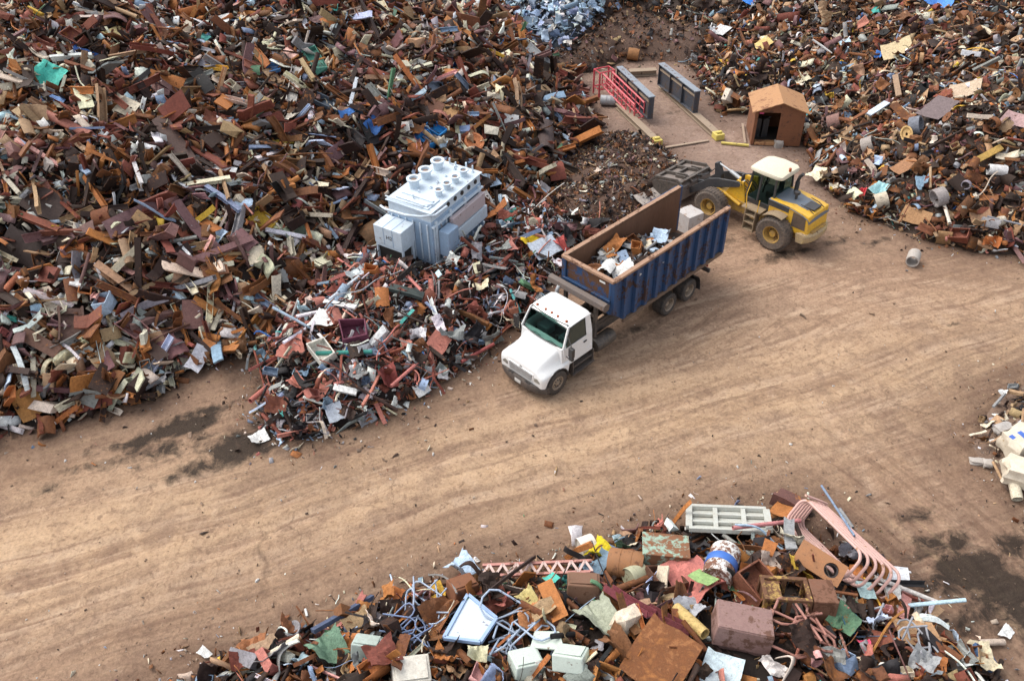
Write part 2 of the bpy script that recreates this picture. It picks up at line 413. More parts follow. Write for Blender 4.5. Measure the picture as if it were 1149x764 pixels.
    c = mixc(nt, math_(nt, 'MULTIPLY', ramp(nt, st3, [(.34, g1(.5)), (.47, g1(0))]), attr('turn')), c, (.185, .108, .070))
    c = mixc(nt, math_(nt, 'MULTIPLY', ramp(nt, st3, [(.54, g1(0)), (.68, g1(.4))]), attr('turn')), c, (.52, .37, .24))
    c = mixc(nt, math_(nt, 'MULTIPLY', ramp(nt, st4, [(.36, g1(.8)), (.49, g1(0))]), attr('side')), c, (.15, .088, .058))
    c = mixc(nt, math_(nt, 'MULTIPLY', ramp(nt, st4, [(.54, g1(0)), (.66, g1(.5))]), attr('side')), c, (.50, .35, .21))
    c = mixc(nt, math_(nt, 'MULTIPLY', attr('yard'), .75), c, mixc(nt, mid, (.235, .155, .128), (.46, .35, .29)))
    tb = ramp(nt, tex_noise(nt, v, .8, 5, .65, .4), [(.40, g1(.12)), (.60, g1(.8))])
    c = mixc(nt, math_(nt, 'MULTIPLY', attr('track'), tb), c, mixc(nt, ramp(nt, st2, [(.42, g1(0)), (.56, g1(1))]), (.25, .155, .105), (.52, .375, .26)))
    c = mixc(nt, math_(nt, 'MULTIPLY', math_(nt, 'MULTIPLY', attr('rim'), tb), .75), c, (.20, .122, .083))
    pit = tex_noise(nt, v, 4.2, 5, .7, .6)
    c = mixc(nt, ramp(nt, pit, [(.36, g1(.55)), (.47, g1(0))]), c, (.175, .108, .075))
    c = mixc(nt, ramp(nt, pit, [(.55, g1(0)), (.68, g1(.4))]), c, (.50, .365, .25))
    blot = tex_noise(nt, v, .75, 6, .66, .8)
    c = mixc(nt, ramp(nt, blot, [(.36, g1(.4)), (.50, g1(0))]), c, (.185, .118, .085))
    c = mixc(nt, ramp(nt, blot, [(.60, g1(0)), (.74, g1(.25))]), c, (.48, .37, .28))
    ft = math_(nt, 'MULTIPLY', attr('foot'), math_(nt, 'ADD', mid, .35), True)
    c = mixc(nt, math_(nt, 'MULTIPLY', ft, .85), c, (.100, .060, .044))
    ol = math_(nt, 'MULTIPLY', math_(nt, 'SUBTRACT', math_(nt, 'ADD', attr('oil_shade'), math_(nt, 'MULTIPLY', math_(nt, 'SUBTRACT', mid, .5), 1.6)),   .26), 2.7, True)
    c = mixc(nt, math_(nt, 'MULTIPLY', ol, .9), c, (.018, .013, .010))
    # cracks between drying plates
    vo = nd(nt, 'ShaderNodeTexVoronoi', Scale=.42); vo.feature = 'DISTANCE_TO_EDGE'
    dv = nt.nodes.new('ShaderNodeVectorMath'); dv.operation = 'MULTIPLY_ADD'
    wn2 = nd(nt, 'ShaderNodeTexNoise', Scale=1.4, Detail=4.0); nt.links.new(v, wn2.inputs['Vector'])
    nt.links.new(wn2.outputs['Color'], dv.inputs[0]); dv.inputs[1].default_value = (.9, .9, 0); nt.links.new(v, dv.inputs[2]); nt.links.new(dv.outputs[0], vo.inputs['Vector'])
    cr = math_(nt, 'MULTIPLY', ramp(nt, vo.outputs['Distance'], [(0, g1(1)), (.012, g1(0))]), ramp(nt, big, [(.5, g1(0)), (.62, g1(.45))]))
    c = mixc(nt, cr, c, (.09, .055, .04))
    fr = ramp(nt, fine, [(.28, g1(.66)), (.5, g1(1)), (.74, g1(1.22))])
    c = mixc(nt, 1.0, c, fr, 'MULTIPLY')
    c = mixc(nt, ramp(nt, grit, [(.66, g1(0)), (.74, g1(.5))]), c, (.45, .38, .32))
    c = mixc(nt, ramp(nt, grit, [(.27, g1(.5)), (.35, g1(0))]), c, (.08, .05, .04))
    nt.links.new(c, b.inputs['Base Color'])
    nt.links.new(math_(nt, 'SUBTRACT', .93, math_(nt, 'MULTIPLY', ol, .35)), b.inputs['Roughness'])
    b.inputs['Specular IOR Level'].default_value = .12
    h = math_(nt, 'ADD', math_(nt, 'ADD', math_(nt, 'MULTIPLY', fine, .6), math_(nt, 'MULTIPLY', mid, 1.4)), math_(nt, 'ADD', math_(nt, 'MULTIPLY', st, .5), math_(nt, 'MULTIPLY', grit, .2)))
    bump(nt, b, h, .7, .09)
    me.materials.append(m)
make_ground()
# ------------------------------------------------------------------ kinds of scrap, each in several shapes (metres, lying along X)
def bend_pts(vs, amt, axis=2):
    out = []
    for p in vs:
        p = list(p); p[axis] += amt*(p[0]**2 - .1); out.append(tuple(p))
    return out
def grid_plate(L, W, T, nx, ny, fn, rnd, ragged=.0):
    m = MB(); top = []; bot = []
    for j in range(ny+1):
        for i in range(nx+1):
            x = L*(i/nx-.5); y = W*(j/ny-.5)
            if ragged and (i in (0, nx) or j in (0, ny)):
                x += rnd.uniform(-1, 1)*ragged*L*.5; y += rnd.uniform(-1, 1)*ragged*W*.5
            z = fn(x, y); top.append((x, y, z+T/2)); bot.append((x, y, z-T/2))
    n = len(top); w = nx+1
    fs = []
    for j in range(ny):
        for i in range(nx):
            a = j*w+i; fs.append((a, a+1, a+w+1, a+w)); fs.append((n+a, n+a+w, n+a+w+1, n+a+1))
    edge = [i for i in range(w)] + [j*w+nx for j in range(1, ny+1)] + [ny*w+i for i in range(nx-1, -1, -1)] + [j*w for j in range(ny-1, 0, -1)]
    for k in range(len(edge)):
        a, b = edge[k], edge[(k+1) % len(edge)]; fs.append((a, n+a, n+b, b))
    return m.add(top+bot, fs)
def extr(poly, L, bend, rnd, seg=3):
    """profile (y, z) swept along X with a slight bend and a skewed cut end"""
    m = MB(); n = len(poly); vs = []; tw = rnd.uniform(-.25, .25)
    for s in range(seg+1):
        t = s/seg - .5
        for y, z in poly:
            ca, sa = math.cos(tw*t), math.sin(tw*t)
            x = L*t + (y*rnd.choice((0, .0)) if 0 < s < seg else y*tw*.8)
            vs.append((x, y*ca - z*sa + bend*.35*t*t*L, y*sa + z*ca + bend*t*t*L))
    fs = [tuple(range(n))[::-1], tuple(range(seg*n, seg*n+n))]
    for s in range(seg):
        a, b = s*n, (s+1)*n
        fs += [(a+k, a+(k+1) % n, b+(k+1) % n, b+k) for k in range(n)]
    return m.add(vs, fs)
def v_plate(r):
    c = r.uniform(-.35, .35); d = r.uniform(-.3, .3); kx = r.choice((0, 0, .5, .9)); k0 = r.uniform(-.2, .2)
    return grid_plate(1, r.uniform(.38, .7), r.uniform(.02, .06), 4, 2, lambda x, y: c*x*x + d*x*y + kx*max(0, x-k0)*.6, r, .08)
def v_beam(r):
    w, h, t = .10, .12, .018
    return extr([(-w, -h), (w, -h), (w, -h+t*1.4), (t/1.4, -h+t*1.4), (t/1.4, h-t*1.4), (w, h-t*1.4), (w, h), (-w, h), (-w, h-t*1.4), (-t/1.4, h-t*1.4), (-t/1.4, -h+t*1.4), (-w, -h+t*1.4)], 1.4, r.uniform(-.15, .15), r, 2)
def v_channel(r):
    w, h, t = r.uniform(.11, .18), r.uniform(.06, .1), .02
    return extr([(-w, -h), (w, -h), (w, h), (w-t, h), (w-t, -h+t), (-w+t, -h+t), (-w+t, h), (-w, h)], 1.25, r.uniform(-.2, .2), r, 3)
def v_angle(r):
    w, t = r.uniform(.1, .16), .018
    return extr([(-w/2, -w/2), (w/2, -w/2), (w/2, -w/2+t), (-w/2+t, -w/2+t), (-w/2+t, w/2), (-w/2, w/2)], 1.2, r.uniform(-.3, .3), r, 3)
def v_pipe(r, L=1.25, rad=None, n=10):
    rad = rad or r.uniform(.05, .11); k = rad*.84
    m = MB(); b = r.uniform(-.15, .15); prof = []
    vs = []; fs = []
    for x in (-L/2, 0, L/2):
        for a in range(n): t = 2*math.pi*a/n; vs.append((x, math.cos(t)*rad, math.sin(t)*rad + b*x*x))
    for x in (L/2, -L/2):
        for a in range(n): t = 2*math.pi*a/n; vs.append((x, math.cos(t)*k, math.sin(t)*k + b*x*x))
    rg = [0, n, 2*n, 3*n, 4*n, 0]
    for q in range(5):
        A, B = rg[q], rg[q+1]; fs += [(A+i, A+(i+1) % n, B+(i+1) % n, B+i) for i in range(n)]
    return m.add(vs, fs)
def v_ring(r):
    return v_pipe(r, r.uniform(.14, .4), .27, 14)
def v_crumple(r):
    s = r.random()*50; A = r.uniform(.12, .3); fold = r.uniform(.2, 1.1); fa = r.uniform(-.6, .6)
    def fn(x, y):
        q = x*math.cos(fa) + y*math.sin(fa)
        n = mnoise.noise((x*2.6+s, y*2.6, s)) + .28*mnoise.noise((x*7+s, y*7, s+9))
        return A*n + fold*abs(q)*.55 + .25*abs(((x*2.3+y*1.1+s) % .6)-.3)
    return grid_plate(.85, r.uniform(.45, .75), .02, 9, 7, fn, r, .07)
def v_strip(r):
    a, b, p = r.uniform(.1, .35), r.uniform(2.5, 6), r.random()*6
    w = r.uniform(.09, .2)
    return grid_plate(1.25, w, .018, 9, 1, lambda x, y: a*math.sin(b*x+p)*.6 + y*x*r.choice((0, .0)) , r, .03)
def v_box(r):
    L, W, H = .75, r.uniform(.4, .6), r.uniform(.3, .5)
    d = lambda: r.uniform(-.07, .07)
    m = MB(); e = .025
    o = [(-L/2+d(), -W/2+d(), -H/2+d()), (L/2+d(), -W/2+d(), -H/2+d()), (L/2+d(), W/2+d(), -H/2+d()), (-L/2+d(), W/2+d(), -H/2+d())]
    t = [(-L/2+d(), -W/2+d(), H/2+d()), (L/2+d(), -W/2+d(), H/2+d()), (L/2+d(), W/2+d(), H/2+d()), (-L/2+d(), W/2+d(), H/2+d())]
    i1 = [tuple(c*.9 if k < 2 else c for k, c in enumerate(p)) for p in t]; i0 = [(p[0]*.9, p[1]*.9, H*-.25) for p in t]
    vs = o + t + i1 + i0
    fs = [(3, 2, 1, 0), (0, 1, 5, 4), (1, 2, 6, 5), (2, 3, 7, 6), (3, 0, 4, 7)]
    fs += [(4+k, 4+(k+1) % 4, 8+(k+1) % 4, 8+k) for k in range(4)]
    if r.random() < .45: fs += [(8, 9, 10, 11)]; vs = vs[:12]
    else: fs += [(8+k, 8+(k+1) % 4, 12+(k+1) % 4, 12+k) for k in range(4)] + [(12, 13, 14, 15)]
    return m.add(vs, fs)
def v_rod(r):
    a, b, p = r.uniform(.08, .5), r.uniform(1, 5.5), r.random()*6
    return MB().tube([(x, a*math.sin(b*x+p)*.6, a*math.cos(b*1.3*x+p)*.5) for x in np.linspace(-.8, .8, 13)], r.uniform(.018, .035), 5)
def v_bar(r):
    w, h = r.uniform(.05, .09), r.uniform(.03, .07)
    return extr([(-w, -h), (w, -h), (w, h), (-w, h)], 1.15, r.uniform(-.15, .15), r, 2)
def v_curved(r):
    m = MB(); R0 = .42; t = r.uniform(.02, .05); A = r.uniform(.8, 2.2); L = r.uniform(.5, .9); n = 8; vs = []
    for x in (-L/2, L/2):
        for rr in (R0, R0-t):
            for k in range(n+1):
                a = -A/2 + A*k/n; vs.append((x + r.uniform(-.03, .03), math.sin(a)*rr, math.cos(a)*rr - R0*.8))
    w = n+1; fs = []
    for k in range(n):
        fs += [(k, k+1, 2*w+k+1, 2*w+k), (w+k, 3*w+k, 3*w+k+1, w+k+1), (k, w+k, w+k+1, k+1), (2*w+k, 2*w+k+1, 3*w+k+1, 3*w+k)]
    fs += [(0, 2*w, 3*w, w), (n, w+n, 3*w+n, 2*w+n)]
    return m.add(vs, fs)
def v_disc(r):
    d = r.uniform(.05, .12)
    return MB().lathe([(.06, d*.3), (.06, d*.5), (.2, d*.5), (.25, d), (.31, d), (.31, -d*.6), (.26, -d*.6), (.22, 0), (.06, 0)], 16, close=True)
KINDS = {'steel_plate': (v_plate, 6), 'steel_beam': (v_beam, 3), 'steel_channel': (v_channel, 4), 'angle_iron': (v_angle, 4), 'scrap_pipe': (v_pipe, 4), 'pipe_ring': (v_ring, 4),
         'crumpled_sheet': (v_crumple, 7), 'bent_strip': (v_strip, 6), 'dented_box': (v_box, 6), 'bent_rod': (v_rod, 9), 'square_bar': (v_bar, 3), 'curved_plate': (v_curved, 5), 'wheel_disc': (v_disc, 3)}
M_OBJ, M_ATT = scrap_object_mat(), scrap_attr_mat()
VAR = {}
for _k, (_f, _n) in KINDS.items():
    VAR[_k] = []
    for _i in range(_n):
        _m = _f(random.Random(_i*31 + len(_k)))
        _me = _m.mesh(_k); _me.materials.append(M_OBJ)
        if _k in ('scrap_pipe', 'pipe_ring', 'bent_rod', 'wheel_disc', 'curved_plate', 'crumpled_sheet', 'bent_strip'):
            _me.polygons.foreach_set('use_smooth', [True]*len(_me.polygons)); _me.set_sharp_from_angle(angle=R(24 if _k == 'crumpled_sheet' else 40))
        n = len(_me.vertices); co = np.empty(n*3); _me.vertices.foreach_get('co', co); co = co.reshape(-1, 3)
        lv = np.empty(len(_me.loops), np.int32); _me.loops.foreach_get('vertex_index', lv)
        lt = np.empty(len(_me.polygons), np.int32); _me.polygons.foreach_get('loop_total', lt)
        ext = co.max(0) - co.min(0)
        VAR[_k].append((_me, co, lv, lt, ext))
# paint and rust colours of the pieces: linear base colour, share of rust
PAL = {'dark brown': ((.032, .017, .012), .26), 'rust brown': ((.165, .066, .027), .42), 'orange rust': ((.38, .145, .042), .28), 'red brown': ((.190, .056, .036), .25), 'mauve': ((.180, .092, .090), .15),
       'salmon red': ((.44, .165, .125), .12), 'cream': ((.62, .55, .42), .10), 'white': ((.70, .70, .68), .05), 'grey': ((.26, .26, .26), .15), 'blue grey': ((.20, .27, .38), .06),
       'pale blue': ((.46, .58, .72), .03), 'blue': ((.05, .15, .42), .06), 'teal': ((.06, .30, .27), .08), 'green': ((.10, .20, .11), .15), 'yellow': ((.60, .38, .05), .12), 'tan': ((.36, .23, .13), .2),
       'black': ((.022, .020, .021), .1), 'pink': ((.62, .33, .30), .08)}
def jit(c, r=.18):
    f = 1 + rng.uniform(-r, r); return tuple(min(.9, max(.01, x*f*(1+rng.uniform(-.08, .08)))) for x in c)

# one piece laid where two points of the photo meet the pile, with its own real length, width and height
def lay(p, q, lift=.08, roll=0, pitch=0, zp=None, zq=None):
    a = at(*p, zp) if zp is not None else hit(*p); b = at(*q, zq) if zq is not None else hit(*q)
    c = (a+b)/2; d = b-a; L = d.length; d.normalize()
    n = normal1(c.x, c.y) if zp is None else Vector((0, 0, 1))
    y = n.cross(d).normalized(); z = d.cross(y).normalized()
    M = Matrix((d, y, z)).transposed().to_4x4()
    M = Matrix.Translation(c + z*lift) @ M @ Matrix.Rotation(R(roll), 4, 'X') @ Matrix.Rotation(R(pitch), 4, 'Y')
    return M, L
def excl(M, rad=.6, L=0):
    c = M.translation; d = M.to_3x3() @ Vector((1, 0, 0)); k = max(1, int(L/.7))
    for i in range(k):
        t = ((i+.5)/k - .5)*L; EXCL.append((c.x + d.x*t, c.y + d.y*t, rad))
def landmark(o, phrase, px):
    LANDMARKS.append((phrase, px))
def hero(kind, name, label, cat, p, q, W, T, col, rust=None, lift=.1, roll=0, pitch=0, var=0, lm=None, group=None, keep=.45, zp=None, zq=None, L=None):
    M, L0 = lay(p, q, lift, roll, pitch, zp, zq); L = L or L0
    me, co, lv, lt, ext = VAR[kind][var % len(VAR[kind])]
    me = me.copy(); me.name = name
    c0 = (co.max(0)+co.min(0))/2
    new = (co-c0)/ext*np.array([L, W, T]); me.vertices.foreach_set('co', new.ravel()); me.update()
    o = bpy.data.objects.new(name, me); COL.objects.link(o); o.matrix_world = M
    c, r0 = PAL[col] if isinstance(col, str) else (col, .15)
    o.color = (*c, r0 if rust is None else rust)
    tag(o, label, cat, group); excl(M, keep*max(W, .5), L*.8)
    if lm: LANDMARKS.append((lm, ((p[0]+q[0])/2, (p[1]+q[1])/2)))
    return o
# ------------------------------------------------------------------ paints
M_white = paint('white_truck_paint', (.72, .72, .71), .3, dirt=.10, dirtcol=(.5, .45, .38), coat=.4, bmp=.02)
M_black = plain('black_plastic', (.022, .022, .024), .5)
M_dust = paint('dusty_black_steel', (.035, .033, .033), .6, dirt=.55, dirtcol=(.15, .11, .085))
M_rubber = paint('dusty_rubber', (.028, .026, .025), .8, dirt=.55, dirtcol=(.12, .088, .066))
M_rubber2 = paint('muddy_rubber', (.05, .042, .037), .85, dirt=.8, dirtcol=(.17, .125, .095))
M_rim = paint('dusty_wheel_steel', (.36, .29, .22), .5, rust=.3, dirt=.5, metal=.2)
M_glass, _nt, _b = new_mat('tinted_glass')
_b.inputs['Base Color'].default_value = (.012, .032, .030, 1); _b.inputs['Roughness'].default_value = .06; _b.inputs['Specular IOR Level'].default_value = .7
_b.inputs['Transmission Weight'].default_value = 0
M_ws, _nt, _b = new_mat('windscreen_glass')
_b.inputs['Base Color'].default_value = (.20, .42, .36, 1); _b.inputs['Roughness'].default_value = .02; _b.inputs['Transmission Weight'].default_value = 1; _b.inputs['IOR'].default_value = 1.12; _b.inputs['Specular IOR Level'].default_value = .9
M_seat = plain('teal_seat_cloth', (.12, .19, .2), .9)
M_chrome = paint('grille_metal', (.55, .57, .58), .35, metal=.5, dirt=.2)
M_mesh = paint('grille_backing', (.16, .165, .17), .5, dirt=.2)
M_lamp = paint('headlight_lens', (.20, .20, .175), .12, dirt=.15, coat=.8, bmp=0)
M_amber = plain('amber_lens', (.32, .07, .015), .3)
M_cblue = paint('container_blue_paint', (.016, .053, .135), .5, rust=.5, rustcol=(.07, .035, .028), dirt=.25, dirtcol=(.03, .05, .10), scale=1.3)
M_cfront = paint('rusty_blue_paint', (.016, .053, .135), .5, rust=.74, rustcol=(.13, .055, .022), dirt=.3, dirtcol=(.04, .05, .09), scale=1.1)
M_crust = paint('container_inner_rust', (.15, .070, .036), .85, rust=.55, rustcol=(.17, .08, .04), dirt=.35, dirtcol=(.05, .028, .02), scale=1.2, stretch=(1.6, 1.6, .35))
M_ctrim = paint('worn_tan_rail', (.34, .20, .125), .7, rust=.45, rustcol=(.17, .08, .045), dirt=.3, dirtcol=(.2, .12, .08))
M_crail = paint('muddy_rail_steel', (.10, .065, .045), .8, rust=.4, dirt=.5, dirtcol=(.19, .13, .09))
M_bar = paint('grey_brown_steel', (.095, .075, .070), .6, rust=.35, dirt=.4)

# ------------------------------------------------------------------ tipper truck, +X forward, +Y its left
TRUCK = frame2(.8284, 22.777, -.02, -2.3856)
t = thing('container_truck', 'white bonneted three-axle truck carrying a blue open container', 'truck', TRUCK)
landmark(t, 'white truck cab', (622, 372))
def wheel(parent, x, y, w, r, side, name='wheel', tm=None, rm=None, hub='front', bolts=8, rr=None):
    rr = rr or r*.56; h = w/2
    m = MB().lathe([(rr, -h*.9), (r*.86, -h), (r*.965, -h*.8), (r, -h*.5), (r, h*.5), (r*.965, h*.8), (r*.86, h), (rr, h*.9)], 40, axis='y', close=True)
    wt = MB().add(m.v, m.f)
    # tread lugs
    for k in range(36):
        a = 2*math.pi*k/36; sk = (k % 2)*.5-.25
        c, s_ = math.cos(a), math.sin(a); tx, tz = -s_, c
        for yy in (-h*.5, h*.5):
            q = [(rad*c + tx*dx, y0, rad*s_ + tz*dx) for rad in (r*.985, r*1.018) for dx, y0 in ((-r*.045, yy-h*.36), (r*.045, yy-h*.36), (r*.045, yy+h*.36), (-r*.045, yy+h*.36))]
            wt.hull8(q[:4], q[4:])
    tyre_m = tm or M_rubber
    root = wt.build(name, tyre_m, parent, 40); root.location = (x, y, r)
    s = side
    if hub == 'front':
        prof = [(.02, h*.95*s), (rr*.28, h*.95*s), (rr*.34, h*.72*s), (rr*.62, h*.66*s), (rr*.8, h*.40*s), (rr*.9, h*.85*s), (rr*1.03, h*.92*s), (rr*1.03, -h*.9*s), (.02, -h*.9*s)]
    else:
        prof = [(.02, h*.55*s), (rr*.38, h*.55*s), (rr*.42, h*.1*s), (rr*.78, -h*.05*s), (rr*.92, h*.86*s), (rr*1.03, h*.93*s), (rr*1.03, -h*.9*s), (.02, -h*.9*s)]
    m = MB().lathe(prof, 28, axis='y'); ri = m.build('rim', rm or M_rim, root, 40)
    b = MB()
    for k in range(bolts):
        a = 2*math.pi*k/bolts; yy = (h*.68 if hub == 'front' else h*.02)*s
        b.cyl((math.cos(a)*rr*.52, yy-.01*s, math.sin(a)*rr*.52), (math.cos(a)*rr*.52, yy+.045*s, math.sin(a)*rr*.52), .022*r/.5, 6)
    b.build('wheel_nuts', M_dust, root)
    return root
for sgn in (1, -1):
    wheel(t, 0, sgn*1.03, .28, .5, sgn)
    for x in (-6.55, -7.9): wheel(t, x, sgn*.93, .54, .5, sgn, hub='rear')
# frame, axles, tanks
m = MB()
for y in (-.42, .42): m.box(-9.3, .45, y-.05, y+.05, .72, 1.0)
for x in (-9.2, -8.6, -5.6, -4.4, -3.2, -2.2, .2): m.box(x-.06, x+.06, -.37, .37, .75, .95)
for x in (0, -6.55, -7.9): m.cyl((x, -.8, .5), (x, .8, .5), .09, 10)
for x in (-6.55, -7.9): m.lathe([(.05, -.25), (.22, -.14), (.26, 0), (.22, .14), (.05, .25)], 14, (x, 0, .52), 'y')
m.build('chassis_frame', M_dust, t, 0, .01)
m = MB()
for y in (-.5, .5): m.box(-9.7, -2.5, y-.07, y+.07, 1.03, 1.25)
for y in (-.5, .5): m.box(-9.85, -2.4, y*1.05-.05, y*1.05+.05, 1.28, 1.43)
for x in (-9.3, -7.2, -5.0, -3.0): m.box(x-.07, x+.07, -.43, .43, 1.06, 1.22)
m.cyl((-2.6, 0, 1.15), (-5.4, 0, 1.12), .11, 14); m.cyl((-5.4, 0, 1.12), (-7.2, 0, 1.1), .06, 12)
m.build('hoist_frame', M_dust, t, 30, .01)
M_tank = paint('dusty_tank', (.03, .028, .027), .55, dirt=.6, dirtcol=(.16, .12, .09))
MB().lathe([(.02, -3.35), (.25, -3.35), (.29, -3.3), (.29, -2.35), (.25, -2.3), (.02, -2.3)], 20, (0, .83, .68), 'x').build('fuel_tank', M_tank, t, 40)
MB().box(-3.2, -2.35, -1.08, -.55, .45, .98).build('battery_box', M_tank, t, 0, .03)
# steps under the door
m = MB(); m.box(-2.0, -.82, .86, 1.17, .30, .40); m.box(-1.98, -.85, .80, 1.09, .58, .66); m.box(-2.0, -1.94, .8, 1.12, .3, .92); m.box(-.9, -.84, .8, 1.12, .3, .92)
m.box(-1.95, -.88, .76, .84, .36, .92)
m.build('door_step', M_dust, t, 0, .012)
m = MB(); m.box(-2.0, -.82, -1.17, -.86, .30, .40); m.box(-1.98, -.85, -1.09, -.80, .58, .66); m.box(-2.0, -1.94, -1.12, -.8, .3, .92)
m.build('door_step', M_dust, t, 0, .012)
# bonnet and wings, lofted along X
def bonnet():
    secs = []
    xs = [-.62, -.56, -.5, -.42, -.3, -.15, 0, .15, .3, .42, .5, .56, .64, .70, .735]
    for x in xs:
        u = min(1, max(0, (x+.62)/1.355)); e = max(0, (x-.50)/.235)
        zt = 1.76 - .46*u**1.1 - .13*e**2.6; hw = .92 - .18*u - .03*e*e
        fy = 1.13 - .12*e**3; fz = 1.08 + .08*(1-u) - .08*e**2
        if abs(x) < .575: zl = .5 + math.sqrt(max(.575**2 - x*x, 0))
        else: zl = .58 if x > 0 else .90
        zl = min(zl, fz-.035)
        half = [(fy, zl), (fy+.012, (zl+fz)/2), (fy, fz-.05), (fy-.05, fz+.005), (fy-.14, fz+.045), (hw+.05, fz+.05+(zt-fz-.05)*.38), (hw-.02, fz+.05+(zt-fz-.05)*.78), (hw-.09, zt-.018), (hw-.20, zt), (hw*.4, zt+.022), (0, zt+.028)]
        full = half + [(-y, z) for y, z in half[-2::-1]]
        secs.append([(x, y, z) for y, z in full])
    m = MB(); m.loft(secs, True, True); return m
bo = bonnet().build('bonnet', M_white, t, 50)
m = MB()
for s in (1, -1):   # black wheel-arch lips
    pts = [(.575*math.cos(a), 1.125*s, .5+.575*math.sin(a)) for a in np.linspace(R(8), R(178), 22)]
    m.tube(pts, .032, 6)
m.build('wheel_arch', M_black, t, 50)
m = MB()
for s in (1, -1): m.add([(.56*math.cos(a), y*s, .5+.56*math.sin(a)) for a in np.linspace(0, math.pi, 14) for y in (.62, 1.1)], [(2*i, 2*i+1, 2*i+3, 2*i+2) for i in range(13)])
m.build('wheel_housing', M_black, t, 50)
# grille, lamps, bumper
def on_front(y, z): return .742 - .10*(max(0, abs(y)-.45))**1.5
g = MB(); g.hull8([(.70, -.64, .66), (.765, -.60, .67), (.765, .60, .67), (.70, .64, .66)], [(.66, -.68, 1.075), (.755, -.65, 1.055), (.755, .65, 1.055), (.66, .68, 1.075)])
gr = g.build('grille', M_white, t, 0, .02)
g = MB(); g.hull8([(.762, -.55, .71), (.772, -.55, .71), (.772, .55, .71), (.762, .55, .71)], [(.752, -.59, 1.02), (.764, -.59, 1.02), (.764, .59, 1.02), (.752, .59, 1.02)]); g.build('grille_mesh', M_mesh, gr)
g = MB()
for k in range(9):
    z = .73 + k*.034; f = (z-.7)/.38; g.box(.770-.008*f, .782-.008*f, -.54-.04*f, .54+.04*f, z-.008, z+.008)
for y in np.linspace(-.54, .54, 15): g.box(.762, .780, y-.006, y+.006, .715, 1.015)
g.build('grille_bars', M_chrome, gr)
MB().lathe([(.01, .752), (.06, .752), (.06, .735), (.01, .735)], 16, (0, 0, 1.09), 'x').build('badge', M_chrome, t)
for s in (1, -1):
    l = MB(); A = [(.74, .68*s, .78), (.715, .93*s, .78), (.47, 1.115*s, .90)]; B = [(.735, .68*s, .93), (.69, .93*s, .985), (.38, 1.125*s, 1.02)]
    off = .03
    l.add(A + B + [(x+off, y+off*.6*s, z+.004) for x, y, z in A] + [(x+off*.8, y+off*.6*s, z) for x, y, z in B],
          [(0, 1, 4, 3), (1, 2, 5, 4), (6, 9, 10, 7), (7, 10, 11, 8), (0, 6, 7, 1), (1, 7, 8, 2), (3, 4, 10, 9), (4, 5, 11, 10), (0, 3, 9, 6), (2, 8, 11, 5)])
    l.build('headlight', M_lamp, t, 30, .008)
m = MB(); secs = []
for y in np.linspace(-1.16, 1.16, 15):
    x = .90 - .30*(abs(y)/1.16)**3.2
    secs.append([(x-.2, y, .30), (x-.02, y, .30), (x, y, .36), (x, y, .54), (x-.03, y, .60), (x-.2, y, .61)])
for c in secs: c.append(c[0])
m.loft(secs); m.build('bumper', M_dust, t, 30)
MB().box(.90, .912, -.16, .14, .40, .55).build('licence_plate', plain('plate_white', (.6, .6, .57), .5), t, 0, .004)
for y in (-.52, -.38, .34, .48): MB().box(.80, .86, y-.05, y+.05, .605, .63).build('bumper_slot', M_black, t)
# cab shell: open window frames with a floor, seats and wheel behind the glass
zs, zr = 1.80, 2.60
def q(x, y, z): return (x, y, z)
m = MB()
m.hull8([(-1.92, -1.10, .94), (-.60, -1.10, .94), (-.60, 1.10, .94), (-1.92, 1.10, .94)], [(-1.92, -1.09, 1.2), (-.60, -1.09, 1.2), (-.60, 1.09, 1.2), (-1.92, 1.09, 1.2)])
m.hull8([(-1.92, -1.09, 1.2), (-1.86, -1.09, 1.2), (-1.86, 1.09, 1.2), (-1.92, 1.09, 1.2)], [(-1.88, -.95, zr-.06), (-1.80, -.95, zr-.06), (-1.80, .95, zr-.06), (-1.88, .95, zr-.06)])
for s in (1, -1):   # door skins up to the sill
    m.hull8([(-1.92, 1.03*s, 1.2), (-.42, 1.03*s, 1.2), (-.42, 1.09*s, 1.2), (-1.92, 1.09*s, 1.2)], [(-1.9, 1.0*s, zs), (-.36, 1.0*s, zs), (-.36, 1.07*s, zs), (-1.9, 1.07*s, zs)])
    def pillar(a, b, w0=.09, w1=.08, th=.06):
        m.hull8([(a[0]-w0/2, a[1]-th*s, a[2]), (a[0]+w0/2, a[1]-th*s, a[2]), (a[0]+w0/2, a[1], a[2]), (a[0]-w0/2, a[1], a[2])], [(b[0]-w1/2, b[1]-th*s, b[2]), (b[0]+w1/2, b[1]-th*s, b[2]), (b[0]+w1/2, b[1], b[2]), (b[0]-w1/2, b[1], b[2])])
    pillar((-.38, 1.07*s, zs), (-.76, .955*s, zr-.05), .10, .10)
    pillar((-1.74, 1.07*s, zs), (-1.74, .955*s, zr-.05), .34, .26)
m.hull8([(-.62, -1.06, 1.15), (-.30, -1.06, 1.15), (-.30, 1.06, 1.15), (-.62, 1.06, 1.15)], [(-.62, -1.03, zs-.02), (-.33, -1.0, zs-.03), (-.33, 1.0, zs-.03), (-.62, 1.03, zs-.02)])
body = m.build('cab', M_white, t, 0, .02)
m = MB(); secs = []
for x, e in ((-.86+.16, -.10), (-.80, -.035), (-.95, .0), (-1.4, .012), (-1.8, .0), (-1.9, -.03), (-1.93, -.09)):
    sec = []
    for y in np.linspace(-1, 1, 13): sec.append((x - .0, y*(.965 + min(0, e)*.3), zr + e + .035*(1-y**4) - (.06 if abs(y) == 1 else 0)))
    secs.append([(x, -.94, zr-.10)] + sec + [(x, .94, zr-.10)])
